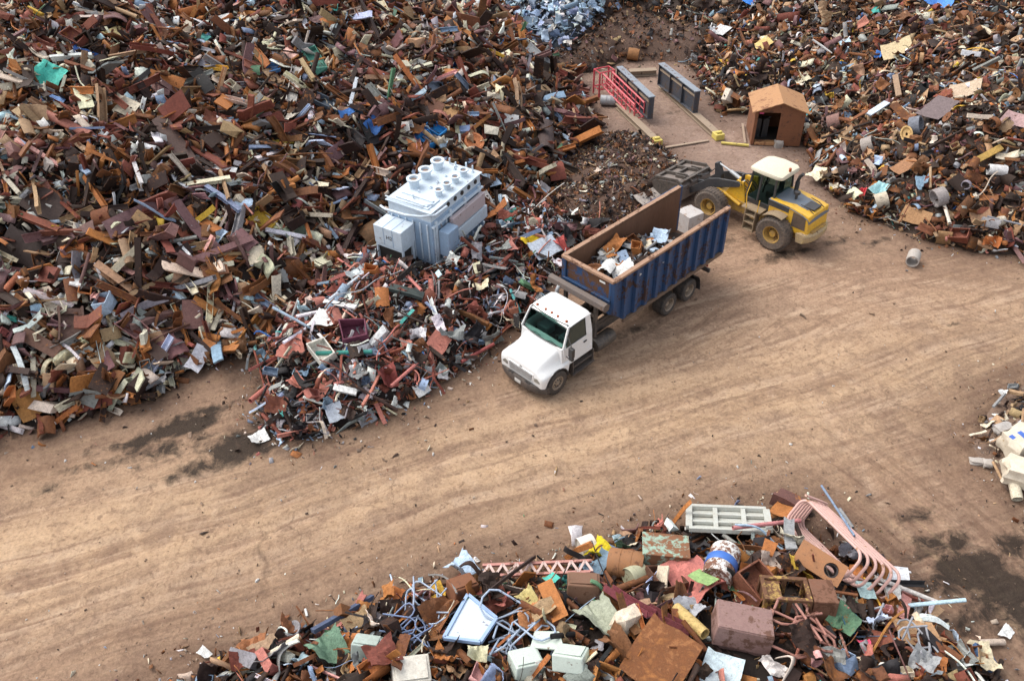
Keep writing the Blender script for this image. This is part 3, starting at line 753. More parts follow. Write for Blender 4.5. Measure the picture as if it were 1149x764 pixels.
m.loft(secs); m.add([secs[0][0], secs[0][-1], secs[-1][-1], secs[-1][0]], [(0, 1, 2, 3)])
roof = m.build('roof', M_white, body, 35)
m = MB()
for y in (-.72, -.30, 0, .30, .72): m.lathe([(.01, .035), (.035, .03), (.055, 0), (.055, -.03), (.01, -.03)], 10, (-.87, y, zr+.03))
m.build('marker_lights', M_amber, body, 30)
# glass
def slab(a, b, c, d, th, nrm):
    n = Vector(nrm).normalized()*th; P = [Vector(p) for p in (a, b, c, d)]
    return MB().hull8([p - n for p in P], P)
ws = MB(); secs = []
for k in range(9):
    y = -1 + k/4
    bx = -.31 - .10*abs(y)**2.4; tx = -.71 - .08*abs(y)**2.4
    secs.append([(bx, y*.97, zs-.015), ((bx+tx)/2+.012, y*.925, (zs+zr)/2-.01), (tx, y*.875, zr-.035)])
o2 = [[(x-.02, y, z-.006) for x, y, z in c] for c in secs]
for k in range(8):
    for j in range(2): ws.hull8([o2[k][j], o2[k+1][j], o2[k+1][j+1], o2[k][j+1]], [secs[k][j], secs[k+1][j], secs[k+1][j+1], secs[k][j+1]])
ws = MB(); ws.loft(secs, False, False)
ws.build('windscreen', M_ws, t, 60)
m = MB(); m.tube([secs[0][0], secs[0][1], secs[0][2]], .02, 6); m.tube([secs[8][0], secs[8][1], secs[8][2]], .02, 6); m.tube([c[2] for c in secs], .018, 6); m.tube([c[0] for c in secs], .022, 6)
m.build('windscreen_seal', M_black, t, 50)
m = MB()
for y0, y1 in ((-.55, -.05), (.25, .72)):
    m.tube([(-.33, y0, zs-.0), (-.37, (y0+y1)/2, zs+.04), (-.345, y1, zs+.03)], .012, 5)
m.build('wipers', M_black, t)
for s in (1, -1):
    d = MB(); d.hull8([(-1.62, 1.092*s, 1.0), (-.86, 1.092*s, 1.0), (-.86, 1.104*s, 1.0), (-1.62, 1.104*s, 1.0)], [(-1.60, 1.072*s, zs-.01), (-.62, 1.072*s, zs-.01), (-.62, 1.084*s, zs-.01), (-1.60, 1.084*s, zs-.01)])
    door = d.build('door', M_white, t, 0, .008)
    MB().box(-1.56, -1.40, min(1.095*s, 1.125*s), max(1.095*s, 1.125*s), 1.55, 1.60).build('handle', M_black, door)
    g = [(-1.56, 1.066*s, zs+.015), (-.50, 1.066*s, zs+.015), (-.80, .965*s, zr-.10), (-1.56, .965*s, zr-.10)]
    w = MB().hull8([(x, y-.015*s, z) for x, y, z in g], g); w.build('side_window', M_glass, door)
    m = MB(); m.tube([g[0], g[1], g[2], g[3]], .018, 6, closed=True); m.build('window_seal', M_black, door, 40)
    m = MB(); m.tube([(-.50, 1.08*s, 1.42), (-.42, 1.36*s, 1.45), (-.42, 1.40*s, 2.05), (-.62, 1.02*s, 2.26)], .018, 6)
    m.build('mirror_arm', M_black, t, 40)
    m = MB(); m.box(-.50, -.36, min(1.28*s, 1.50*s), max(1.28*s, 1.50*s), 1.62, 2.02); m.box(-.49, -.37, min(1.29*s, 1.48*s), max(1.29*s, 1.48*s), 1.46, 1.60)
    mi = m.build('mirror', M_black, t, 0, .03)
m = MB(); m.box(-1.84, -.62, -1.0, 1.0, 1.205, 1.23); m.box(-.66, -.56, -.95, .95, 1.25, 1.62)
m.build('cab_floor', M_black, t)
for y in (-.55, .5):
    m = MB(); m.hull8([(-1.55, y-.26, 1.24), (-1.05, y-.26, 1.24), (-1.05, y+.26, 1.24), (-1.55, y+.26, 1.24)], [(-1.55, y-.25, 1.58), (-1.02, y-.25, 1.62), (-1.02, y+.25, 1.62), (-1.55, y+.25, 1.58)])
    m.hull8([(-1.68, y-.24, 1.56), (-1.5, y-.24, 1.56), (-1.5, y+.24, 1.56), (-1.68, y+.24, 1.56)], [(-1.74, y-.2, 2.25), (-1.62, y-.2, 2.25), (-1.62, y+.2, 2.25), (-1.74, y+.2, 2.25)])
    m.build('seat', M_seat, t, 0, .04)
m = MB(); m.tube([(-.84+.07*math.sin(a), .5+.21*math.cos(a), 1.72+.19*math.sin(a)) for a in np.linspace(0, 2*math.pi, 20, False)], .016, 6, closed=True); m.tube([(-.84, .5, 1.72), (-.66, .5, 1.5)], .03, 6)
m.build('steering_wheel', M_black, t, 40)
# cover roller on its posts behind the cab, exhaust, mudguards
m = MB()
for a0 in range(1): m.tube([(-2.42, -1.55, 2.62), (-2.42, 1.25, 2.62)], .19, 6)
m.build('cover_roller', M_bar, t, 0, .012)
m = MB()
for y in (-.75, .75): m.box(-2.5, -2.36, y-.06, y+.06, 1.0, 2.46)
m.box(-2.48, -2.38, -.7, .7, 1.9, 2.0); m.build('roller_post', M_dust, t, 0, .01)
m = MB(); m.tube([(-2.15, -.95, .8), (-2.15, -.95, 2.5), (-2.25, -.95, 2.62)], .075, 12); m.build('exhaust_stack', M_chrome, t, 40)
for s in (1, -1):
    m = MB(); ang = np.linspace(R(15), R(100), 9); y0, y1 = .64*s, 1.24*s
    pr = [(-7.95 - .60*math.sin(a-R(0)), .52 + .60*math.cos(a)) for a in ang][::-1]
    m.add([(x, y, z) for x, z in pr for y in (y0, y1)] + [(x, y, z+.02) for x, z in pr for y in (y0, y1)], [(2*i, 2*i+1, 2*i+3, 2*i+2) for i in range(8)] + [(18+2*i, 18+2*i+2, 18+2*i+3, 18+2*i+1) for i in range(8)])
    m.box(-8.60, -8.57, min(y0, y1), max(y0, y1), .22, .5); m.build('mudguard', M_black, t, 40)
m = MB(); m.box(-9.45, -9.33, -1.1, 1.1, .62, .78); m.build('rear_crossbar', M_dust, t, 0, .01)
for s in (1, -1): MB().box(-9.47, -9.44, min(.7*s, .95*s), max(.7*s, .95*s), .80, .92).build('tail_light', plain('red_lens', (.3, .02, .015), .3), t, 0, .01)

# ------------------------------------------------------------------ open container on the truck
CL, CF, ZB, ZT, HW = -9.92, -2.80, 1.47, 3.62, 1.16
c = thing('open_container', 'blue ribbed open-top container on the white truck, worn to rust', 'container', TRUCK)
landmark(c, 'blue container', (722, 268))
side = [(CF, ZT), (CF, 2.10), (-3.55, ZB), (CL, ZB), (CL, ZT)]
for s in (1, -1):
    y0, y1 = sorted((s*(HW-.035), s*HW)); w = MB().prism(side, y0, y1).build('side_wall', M_cblue, c)
    yi0, yi1 = sorted((s*(HW-.045), s*(HW-.037))); MB().prism(side, yi0, yi1).build('inner_lining', M_crust, w)
    r = MB()
    for k in range(12):
        x = CF - .04 - k*(7.12-.12)/11; zb = ZB+.05 if x < -3.6 else ZB + .05 + (x+3.55)/(.75)*.63
        a, b = s*HW, s*(HW+.135)
        r.hull8([(x-.11, a, zb), (x+.11, a, zb), (x+.075, b, zb+.03), (x-.075, b, zb+.03)], [(x-.11, a, ZT-.09), (x+.11, a, ZT-.09), (x+.075, b, ZT-.11), (x-.075, b, ZT-.11)])
    r.build('ribs', M_cblue, w, 0, .008)
    y0, y1 = sorted((s*(HW-.045), s*(HW+.14))); MB().box(CL, CF, y0, y1, ZT-.08, ZT+.02).build('top_rail', M_ctrim, c, 0, .015)
    y0, y1 = sorted((s*(HW-.02), s*(HW+.09))); MB().box(CL-.02, -3.5, y0, y1, ZB-.13, ZB+.045).build('bottom_rail', M_crail, c, 0, .012)
fw = MB().box(CF-.035, CF, -HW+.04, HW-.04, 2.10, ZT).build('front_wall', M_cfront, c)
MB().box(CF-.046, CF-.037, -HW+.05, HW-.05, 2.10, ZT).build('inner_lining', M_crust, fw)
MB().box(CF-.05, CF+.11, -HW-.1, HW+.1, ZT-.09, ZT+.032).build('top_rail', M_ctrim, c, 0, .015)
m = MB(); m.box(CF+.002, CF+.13, -HW, HW, 2.62, 2.74); m.box(CF+.002, CF+.10, -HW, HW, 2.12, 2.22)
for y in (-HW+.05, HW-.05): m.box(CF+.002, CF+.08, y-.05, y+.05, 2.1, ZT-.1)
m.build('front_bar', M_cblue, c, 0, .012)
MB().box(CF+.003, CF+.012, .55, .82, 3.28, 3.36).build('sticker', plain('sticker_white', (.75, .75, .72), .5), c)
MB().add([(CF-.01, -HW+.04, 2.1), (CF-.01, HW-.04, 2.1), (-3.55, HW-.04, ZB), (-3.55, -HW+.04, ZB), (CF-.05, -HW+.04, 2.13), (CF-.05, HW-.04, 2.13), (-3.55, HW-.04, ZB+.04), (-3.55, -HW+.04, ZB+.04)], [(0, 1, 2, 3), (4, 7, 6, 5), (0, 4, 5, 1), (3, 2, 6, 7)]).build('nose_plate', M_crust, c)
MB().box(CL, -3.5, -HW+.045, HW-.045, ZB, ZB+.05).build('floor', M_crust, c)
m = MB()
for y in (-.36, .36): m.box(CL, -3.4, y-.06, y+.06, ZB-.16, ZB-.003)
m.build('skid_rails', M_crail, c)
for s in (1, -1):
    y0, y1 = sorted((s*(HW-.05), s*(HW+.10))); MB().box(CL-.06, CL+.06, y0, y1, ZB-.05, ZT+.02).build('rear_post', M_cblue, c, 0, .012)
def tl(x, y, z): return TRUCK @ Vector((x, y, z))
# rear door swung flat against the far side
d = MB().box(CL+.02, CL+2.32, -HW-.24, -HW-.18, ZB, ZT-.05).build('rear_door', M_cblue, c)
m = MB()
for k in range(4): m.box(CL+.15+k*.6, CL+.27+k*.6, -HW-.30, -HW-.245, ZB+.05, ZT-.1)
m.build('door_ribs', M_cblue, d, 0, .008)
# ------------------------------------------------------------------ wheel loader, +X forward, +Y its left
HD = math.atan2(.74, -.67)
LO = frame2(11.47, 33.10, -.04, HD)
M_yel = paint('loader_yellow', (.76, .43, .018), .45, rust=.12, dirt=.35, dirtcol=(.20, .13, .08), coat=.15)
M_ydirty = paint('dirty_loader_yellow', (.50, .29, .04), .6, rust=.25, dirt=.65, dirtcol=(.17, .12, .085))
M_hood = paint('loader_grey_hood', (.10, .135, .18), .45, dirt=.35, dirtcol=(.2, .17, .14))
M_cream = paint('cream_cab_roof', (.66, .60, .46), .5, dirt=.3, dirtcol=(.45, .38, .28))
M_dk = paint('dark_loader_steel', (.024, .026, .032), .5, dirt=.35, dirtcol=(.10, .085, .07))
M_bk = paint('worn_bucket_steel', (.05, .042, .036), .55, rust=.4, rustcol=(.10, .055, .035), dirt=.5, dirtcol=(.22, .18, .15), metal=.2)
M_bkp = paint('scoured_bucket_plate', (.17, .145, .13), .6, rust=.4, dirt=.4, dirtcol=(.22, .17, .14))
M_tanf = paint('muddy_step_steel', (.30, .22, .13), .8, rust=.35, dirt=.7, dirtcol=(.26, .19, .13))
l = thing('wheel_loader', 'yellow wheel loader with cream cab roof behind the blue container', 'wheel loader', LO)
landmark(l, 'yellow wheel loader', (878, 228)); EXCL += [(11.5, 33.1, 3.0), (9.6, 35, 2.2), (13.2, 31.6, 1.6), (8.5, 36.3, 1.7)]
for s in (1, -1):
    for x, nm in ((1.71, 'front'), (-1.71, 'rear')):
        wheel(l, x, s*1.06, .58, .80, s, tm=M_rubber2, rm=M_ydirty, hub='rear', bolts=10, rr=.40)
# rear frame and counterweight
m = MB()
m.prism([(-3.25, .95), (-2.95, .62), (-.15, .62), (.0, .95), (.0, 1.25), (-3.25, 1.25)], -.55, .55)
m.build('rear_frame', M_ydirty, l, 0, .03)
m = MB(); secs = []
for y in np.linspace(-.98, .98, 11):
    x = -3.36 + .28*(abs(y)/.98)**3
    secs.append([(x+.35, y, .74), (x+.05, y, .76), (x, y, .88), (x, y, 1.10), (x+.05, y, 1.17), (x+.42, y, 1.17), (x+.35, y, .74)])
m.loft(secs); m.build('counterweight', paint('dusty_counterweight', (.46, .33, .15), .7, rust=.3, dirt=.8, dirtcol=(.30, .23, .16)), l, 30)
# engine hood: side panels, grey top falling to the rear, mesh grilles
m = MB(); m.prism([(-3.12, 1.0), (-1.05, 1.0), (-1.05, 2.20), (-2.2, 2.16), (-3.05, 2.02)], -.80, .80)
hood = m.build('engine_hood', M_yel, l, 0, .05)
m = MB(); secs = []
for x, z in ((-1.02, 2.24), (-1.6, 2.22), (-2.25, 2.17), (-2.7, 2.09), (-3.0, 1.98), (-3.09, 1.80)):
    secs.append([(x, y, z - .09*abs(y/.80)**3 + (.0)) for y in np.linspace(-.83, .83, 9)] + [(x, .83, z-.13), (x, -.83, z-.13)])
for c_ in secs: c_.append(c_[0])
m.loft(secs); m.build('hood_top', M_hood, hood, 35)
m = MB(); m.box(-2.05, -1.02, .803, .82, 1.84, 2.13); m.box(-2.05, -1.02, -.82, -.803, 1.84, 2.13); m.build('side_vent', M_dk, hood)
g = MB().hull8([(-3.07, -.46, 1.36), (-3.03, -.46, 1.36), (-3.03, .46, 1.36), (-3.07, .46, 1.36)], [(-3.04, -.46, 1.86), (-2.98, -.46, 1.86), (-2.98, .46, 1.86), (-3.04, .46, 1.86)]).build('rear_grille', paint('grille_mesh', (.07, .05, .038), .6, dirt=.5), hood)
m = MB()
for s in (1, -1): y0, y1 = sorted((s*.803, s*.818)); m.prism([(-2.95, 1.30), (-2.28, 1.30), (-2.28, 1.98), (-2.90, 1.90)], y0, y1)
m.build('side_grille', bpy.data.materials['grille_mesh'], hood)
m = MB(); m.box(-2.95, -2.42, -.30, .30, 2.06, 2.15); m.build('radiator_hatch', M_dk, hood, 0, .02)
m = MB(); m.tube([(-2.35, -.42, 2.22), (-2.75, -.42, 2.16), (-3.02, -.42, 2.02)], .02, 6); m.tube([(-2.35, .42, 2.22), (-2.75, .42, 2.16), (-3.02, .42, 2.02)], .02, 6); m.build('hood_rails', M_dk, hood, 40)
m = MB(); m.tube([(-1.55, -.45, 2.18), (-1.55, -.45, 2.75), (-1.60, -.45, 2.95), (-1.72, -.45, 3.12)], .075, 12); m.tube([(-1.55, -.45, 2.18), (-1.55, -.45, 2.7)], .10, 12)
m.build('exhaust_pipe', M_dk, l, 40)
m = MB(); m.lathe([(.02, 2.2), (.06, 2.2), (.06, 2.42), (.14, 2.44), (.14, 2.56), (.02, 2.58)], 14, (-1.9, .1, 0)); m.build('air_intake', M_dk, l, 40)
# fenders and steps
for s in (1, -1):
    m = MB(); an = np.linspace(R(48), R(112), 12); y0, y1 = sorted((s*.74, s*1.30)); pr = [(-1.71+.93*math.cos(a), .8+.93*math.sin(a)) for a in an]
    m.add([(x, y, z+d) for d in (0, .04) for x, z in pr for y in (y0, y1)], [(2*i, 2*i+1, 2*i+3, 2*i+2) for i in range(11)] + [(24+2*i, 24+2*i+2, 24+2*i+3, 24+2*i+1) for i in range(11)] + [(2*i, 2*i+2, 26+2*i, 24+2*i) for i in range(11)] + [(2*i+1, 25+2*i, 27+2*i, 2*i+3) for i in range(11)])
    m.build('fender', M_tanf, l, 40)
    m = MB(); y0, y1 = sorted((s*.85, s*1.25))
    for z in (.45, .82, 1.18): m.box(-.72, -.22, y0, y1, z, z+.05)
    for x in (-.74, -.22): m.box(x, x+.04, y0, y1, .42, 1.5)
    m.box(-.95, .05, *sorted((s*.70, s*1.2)), 1.45, 1.52)
    m.build('steps', M_tanf, l, 0, .01)
    m = MB(); m.tube([(-.20, 1.2*s, 1.5), (-.12, 1.2*s, 2.2), (-.05, .85*s, 2.6)], .02, 6); m.tube([(-.78, 1.2*s, 1.5), (-.8, 1.2*s, 2.1)], .02, 6); m.build('handrail', M_yel, l, 40)
# cab
m = MB(); m.hull8([(-1.22, -.72, 1.30), (.08, -.66, 1.30), (.08, .66, 1.30), (-1.22, .72, 1.30)], [(-1.22, -.74, 1.75), (.22, -.70, 1.75), (.22, .70, 1.75), (-1.22, .74, 1.75)])
cab = m.build('cab', M_dk, l, 0, .03)
zc0, zc1 = 1.75, 3.12
cb = {}; m = MB()
B = [(-1.22, .74), (-.42, .76), (.20, .70)]; T = [(-1.12, .66), (-.42, .68), (.06, .62)]
for s in (1, -1):
    for (bx, by), (tx, ty) in zip(B, T): m.tube([(bx, by*s, zc0), (tx, ty*s, zc1)], .05, 6)
    m.tube([(-1.22, .74*s, zc0), (.20, .70*s, zc0)], .04, 6)
m.build('cab_pillars', M_dk, cab)
cl = MB()
def pane(a, b, c2, d): cl.add([a, b, c2, d], [(0, 1, 2, 3)])
M_cg, _n, _b = new_mat('green_cab_glass'); _b.inputs['Base Color'].default_value = (.10, .17, .145, 1); _b.inputs['Transmission Weight'].default_value = 1; _b.inputs['Roughness'].default_value = .03; _b.inputs['IOR'].default_value = 1.1; _b.inputs['Specular IOR Level'].default_value = .8
for s in (1, -1):
    for i in (0, 1):
        cl = MB(); pane((B[i][0], B[i][1]*s, zc0), (B[i+1][0], B[i+1][1]*s, zc0), (T[i+1][0], T[i+1][1]*s, zc1), (T[i][0], T[i][1]*s, zc1)); cl.build('side_window', M_cg, cab)
cl = MB(); pane((.20, -.70, zc0), (.20, .70, zc0), (.06, .62, zc1), (.06, -.62, zc1)); cl.build('windscreen', M_cg, cab)
cl = MB(); pane((-1.22, -.74, zc0), (-1.22, .74, zc0), (-1.12, .66, zc1), (-1.12, -.66, zc1)); cl.build('rear_window', M_cg, cab)
m = MB(); m.box(-.95, -.45, -.25, .25, 1.76, 2.05); m.hull8([(-1.02, -.24, 2.0), (-.86, -.24, 2.0), (-.86, .24, 2.0), (-1.02, .24, 2.0)], [(-1.08, -.2, 2.75), (-.98, -.2, 2.75), (-.98, .2, 2.75), (-1.08, .2, 2.75)]); m.build('seat', M_dk, cab, 0, .04)
m = MB(); m.tube([(-.12, 0, 1.76), (-.22, 0, 2.35)], .05, 8); m.tube([(-.22+.06*math.sin(a), .2*math.cos(a), 2.38+.12*math.sin(a)) for a in np.linspace(0, 6.283, 18, False)], .018, 6, closed=True); m.build('steering_column', M_dk, cab, 40)
m = MB(); secs = []
for x, w, dz in ((-1.40, .58, -.05), (-1.36, .72, .02), (-1.2, .82, .06), (-.5, .85, .085), (0, .80, .06), (.22, .68, .02), (.28, .52, -.04)):
    half = [(w*.98, 3.09+dz*.3), (w, 3.15+dz*.5), (w*.95, 3.20+dz), (w*.5, 3.225+dz), (0, 3.23+dz)]
    full = half + [(-y, z) for y, z in half[-2::-1]]; full = full + [full[0]]
    secs.append([(x, y, z) for y, z in full])
m.loft(secs); m.build('cab_roof', M_cream, cab, 45)
for s in (1, -1):
    m = MB(); m.tube([(.05, .62*s, 2.9), (.30, .98*s, 2.88)], .018, 6); m.build('mirror_arm', M_dk, cab)
    m = MB(); m.box(.26, .34, *sorted((s*.95, s*1.15)), 2.62, 2.95); m.build('mirror', M_dk, cab, 0, .02)
# front frame, towers, boom, linkage
m = MB(); m.prism([(.0, .62), (2.35, .60), (2.45, .9), (2.1, 1.2), (.35, 1.2), (.0, 1.0)], -.42, .42); m.build('front_frame', M_ydirty, l, 0, .03)
for s in (1, -1):
    y0, y1 = sorted((s*.30, s*.40)); MB().prism([(.35, 1.1), (1.6, 1.1), (1.35, 1.55), (.95, 2.15), (.62, 2.15), (.45, 1.6)], y0, y1).build('boom_tower', M_yel, l, 0, .015)
    y0, y1 = sorted((s*.44, s*.54))
    MB().prism([(.62, 2.05), (.75, 1.90), (2.15, 1.34), (3.35, .55), (3.55, .55), (3.5, .78), (2.4, 1.72), (1.9, 1.92), (.85, 2.14)], y0, y1).build('boom_arm', M_dk, l, 0, .015)
    m = MB(); m.cyl((.55, s*.49, 1.05), (1.5, s*.49, 1.35), .085, 12); m.cyl((1.5, s*.49, 1.35), (2.2, s*.49, 1.55), .05, 10); m.build('lift_cylinder', M_yel, l, 40)
    m = MB(); m.tube([(.6, s*.62, 2.0), (.62, s*.62, 2.35)], .02, 6); m.lathe([(.02, 0), (.1, .02), (.1, .12), (.02, .16)], 12, (.62, s*.62, 2.35)); m.build('work_light', M_yel, l, 40)
m = MB(); m.prism([(1.95, 1.2), (2.25, 1.15), (2.45, 2.35), (2.25, 2.45), (2.0, 1.9)], -.12, .12); m.build('tilt_lever', M_dk, l, 0, .02)
m = MB(); m.cyl((.8, 0, 1.95), (1.6, 0, 2.2), .09, 12); m.cyl((1.6, 0, 2.2), (2.3, 0, 2.38), .045, 10); m.build('tilt_cylinder', M_chrome, l, 40)
m = MB(); m.bar((2.25, 0, 1.25), (3.3, 0, 1.05), .1, .16); m.build('tilt_link', M_dk, l)
# bucket rolled forward, its ribbed back facing up
bp = [(3.30, .42), (3.42, 1.02), (3.75, 1.22), (4.95, .98), (5.35, .62), (5.40, .25)]
m = MB(); th = .05
out = bp; inn = [(x - .02 if i < 2 else x, z - th) for i, (x, z) in enumerate(bp)]; inn = [(3.36, .42), (3.47, .98), (3.76, 1.16), (4.93, .93), (5.29, .59), (5.35, .25)]
m.prism(out + inn[::-1], -1.15, 1.15)
bk = m.build('bucket', M_bkp, l, 0, .01)
m = MB()
for y in (-1.13, -.4, .4, 1.13):
    w = .035; m.prism([(3.40, 1.03), (3.74, 1.24), (4.96, 1.00), (5.36, .64), (5.42, .66), (5.02, 1.14), (3.72, 1.40), (3.32, 1.16)], y-w, y+w)
m.bar((3.55, -1.12, 1.24), (3.55, 1.12, 1.24), .16, .14); m.bar((4.98, -1.18, 1.05), (4.98, 1.18, 1.05), .14, .12)
m.bar((4.3, -.45, 1.2), (4.3, .45, 1.2), .10, .12)
for y in (-.62, .62): m.bar((3.6, y, 1.3), (4.2, y, 1.2), .05, .2)
m.build('bucket_ribs', M_bk, bk, 0, .01)
for s in (1, -1):
    y0, y1 = sorted((s*1.15, s*1.19)); MB().prism([(3.34, .44), (3.45, 1.0), (3.76, 1.19), (4.94, .95), (5.32, .6), (5.37, .27)], y0, y1).build('bucket_side', M_bk, bk)

m = MB()
for y in (-.2, -.1, .1, .2): m.tube([(.05, y, 1.2), (.45, y*1.3, 1.75), (.85, y*1.3, 1.95)], .025, 6)
for y in (-.3, .3): m.tube([(-.2, y, 1.0), (.2, y*1.2, 1.3), (.6, y, 1.1)], .03, 6)
m.tube([(2.3, .1, 2.2), (2.7, .15, 1.7), (3.3, .1, 1.4)], .025, 6)
m.build('hydraulic_hoses', M_dk, l, 50)
m = MB(); m.tube([(-1.3, 0, 3.28), (-1.3, 0, 3.42)], .06, 10); m.build('beacon', M_amber, l, 40)
# ------------------------------------------------------------------ white transformer half buried in the piles
M_tw = paint('transformer_white', (.57, .66, .74), .45, rust=.25, rustcol=(.20, .11, .07), dirt=.22, dirtcol=(.30, .30, .29), scale=1.1, bmp=.03)
M_tb = paint('transformer_blue_grey', (.29, .41, .56), .5, rust=.22, rustcol=(.2, .12, .08), dirt=.3, dirtcol=(.25, .28, .32), bmp=.03)
M_tp = paint('faded_pink_panel', (.50, .40, .40), .6, rust=.35, rustcol=(.32, .18, .14), dirt=.3, dirtcol=(.4, .4, .42))
M_hole = plain('black_iron_and_shade', (.02, .018, .017), .7)  # near-black of handle, mark and tray; also painted shade in openings
TF = Matrix((Vector((TF_X.x, TF_X.y, 0)), Vector((-TF_X.y, TF_X.x, 0)), Vector((0, 0, 1)))).transposed().to_4x4()
TF = Matrix.Translation((TF_O.x, TF_O.y, .90)) @ TF @ Matrix.Rotation(R(1.5), 4, 'X') @ Matrix.Rotation(R(-1.2), 4, 'Y')
# local: +X along the tank, -Y towards the lane
tf = thing('transformer', 'big white electrical transformer with round bushing collars, standing among the scrap', 'transformer', TF)
landmark(tf, 'white transformer', (485, 228))
TL, TW, TH = 3.75, 2.2, 2.72
EXCL += [(-5.3, 29.5, .9), (-4.6, 29.2, .8)]
EXCL += [(TF_O.x + TF_X.x*u + TF_Y.x*v, TF_O.y + TF_X.y*u + TF_Y.y*v, .8) for u in (-.5, .4, 1.2, 2.0, 2.8, 3.5) for v in (.2, 1.1, 2.0)]
MB().box(0, TL, -TW, 0, .12, TH-.5).build('tank', M_tb, tf, 0, .03)
m = MB(); m.box(-.06, TL+.06, -TW-.06, .06, TH-.05, TH); m.box(.02, TL-.02, -TW+.02, -.02, TH-.5, TH-.05)
m.build('tank_lid', M_tw, tf, 0, .015)
m = MB()
for x in (.25, 1.3, 2.4, 3.5): m.box(x-.07, x+.07, -TW-.09, -TW, .15, TH-.52)
m.box(-.02, TL+.02, -TW-.12, -TW-.0, 1.98, 2.06); m.box(-.02, TL+.02, -TW-.14, -TW, .12, .24)
m.box(.0, TL, -.08, TW*0+.07, 1.0, 1.12); m.box(.0, TL, .0, .07, 2.0, 2.1)
m.build('stiffeners', M_tw, tf, 0, .012)
m = MB()
for k in range(5):
    x = 1.25 + k*.52; m.lathe([(.03, -TW-.02), (.10, -TW-.02), (.10, -TW+.03), (.03, -TW+.03)], 14, (x, 0, TH-.26), 'y')
m.build('row_of_ports', M_hole, tf)
m = MB()
for x in (.12, .62, 1.0): m.box(x-.03, x+.03, -TW-.06, -TW, .2, 2.0)
for k in range(6): x = -.02; y = -.2-k*.36; m.box(x-.05, x, y-.025, y+.025, .3, 2.1)
m.build('wall_ribs', M_tw, tf)
m = MB(); m.box(1.1, 3.6, -TW-.30, -TW-.10, 1.28, 1.90); m.build('cooler_panel', M_tp, tf, 0, .02)
m = MB(); m.box(1.1, 3.68, -TW-.34, -TW-.13, .62, 1.22)
m.build('lower_panel', M_tw, tf, 0, .02)
m = MB()
for k in range(6): m.box(1.2+k*.42, 1.25+k*.42, -TW-.33, -TW-.02, .15, .62)
m.build('panel_feet', M_tb, tf)
cb = MB().box(.28, 1.02, -TW-.62, -TW-.12, .55, 1.75).build('control_cabinet', M_tb, tf, 0, .02)
MB().box(.97, 1.024, -TW-.628, -TW-.60, 1.05, 1.25).build('cabinet_handle', M_hole, cb)
MB().box(.30, 1.00, -TW-.628, -TW-.621, .58, 1.72).build('cabinet_door', M_tb, cb)
# front cabinet on legs
m = MB(); m.box(-.95, -.02, -1.32, .10, 1.12, 1.98)
fc = m.build('front_cabinet', M_tw, tf, 0, .02)
m = MB()
for y in (-.86, -.40): m.box(-.957, -.94, y-.015, y+.015, 1.14, 1.97); m.box(-.94, -.04, y-.015, y+.015, 1.975, 1.99)
m.build('cabinet_seams', M_tb, fc)
m = MB(); m.box(-.93, -.10, -1.30, .08, .98, 1.12)
for y in (-1.29, .04): m.box(-.92, -.82, y-.02, y+.06, -.3, 1.0)
m.box(-.25, -.12, -1.30, -1.2, -.3, 1.0)
m.build('cabinet_legs', M_tw, fc, 0, .01)
m = MB(); m.box(-.80, -.12, -1.2, .04, -.1, .97); m.build('recess_shade_block', M_hole, fc)  # near-black block filling the opening to stand for its shade
m = MB()
cu = bpy.data.curves.new('mark', 'FONT'); cu.body = 'H2'; cu.size = .26; cu.extrude = .002
to = bpy.data.objects.new('mark', cu); COL.objects.link(to)
dg = bpy.context.evaluated_depsgraph_get(); tme = bpy.data.meshes.new_from_object(to.evaluated_get(dg)); bpy.data.objects.remove(to)
mk = bpy.data.objects.new('painted_mark', tme); COL.objects.link(mk); mk.parent = fc; tme.materials.clear(); tme.materials.append(M_hole)
mk.matrix_local = Matrix(((0, 0, -1, -.962), (-1, 0, 0, -.52), (0, 1, 0, 1.46), (0, 0, 0, 1)))
# pipes, collars
m = MB(); m.tube([(-.45, .0, TH-.10), (-.55, -.3, TH-.1), (-.5, -1.3, TH-.1), (-.3, -1.9, TH-.1), (.1, -2.36, TH-.1), (.9, -2.38, TH-.12)], .055, 8)
m.tube([(.05, .1, TH+.08), (.0, -.25, TH+.12), (.05, -1.6, TH+.12), (.5, -2.0, TH+.1)], .03, 6)
m.build('oil_pipe', M_tw, tf, 50)
m = MB(); m.box(.12, .98, -2.0, -.2, TH, TH+.06); m.box(.2, .32, -1.9, -.3, TH+.06, TH+.12); m.box(.6, .72, -1.9, -.3, TH+.06, TH+.12); m.build('lid_hatch', M_tw, tf, 0, .01)
M_in = paint('bushing_core', (.20, .13, .10), .7, dirt=.3)
for x, y, rr, hh in [(1.35, -.42, .27, .42), (2.2, -.42, .27, .42), (3.1, -.42, .27, .42), (1.3, -1.72, .19, .30), (1.9, -1.72, .19, .30), (2.52, -1.72, .19, .30), (3.15, -1.72, .19, .30)]:
    m = MB().lathe([(rr*.8, 0), (rr*.8, hh*.82), (rr*1.15, hh*.84), (rr*1.15, hh), (rr*.72, hh), (rr*.68, hh*.72), (.01, hh*.72), (.01, 0)], 24, (x, y, TH))
    bsh = m.build('bushing_collar', M_tw, tf, 40)
    MB().lathe([(.01, 0), (rr*.5, 0), (rr*.5, .03), (.01, .05)], 12, (x, y, TH+hh*.725)).build('bushing_core', M_in, bsh, 40)
m = MB()
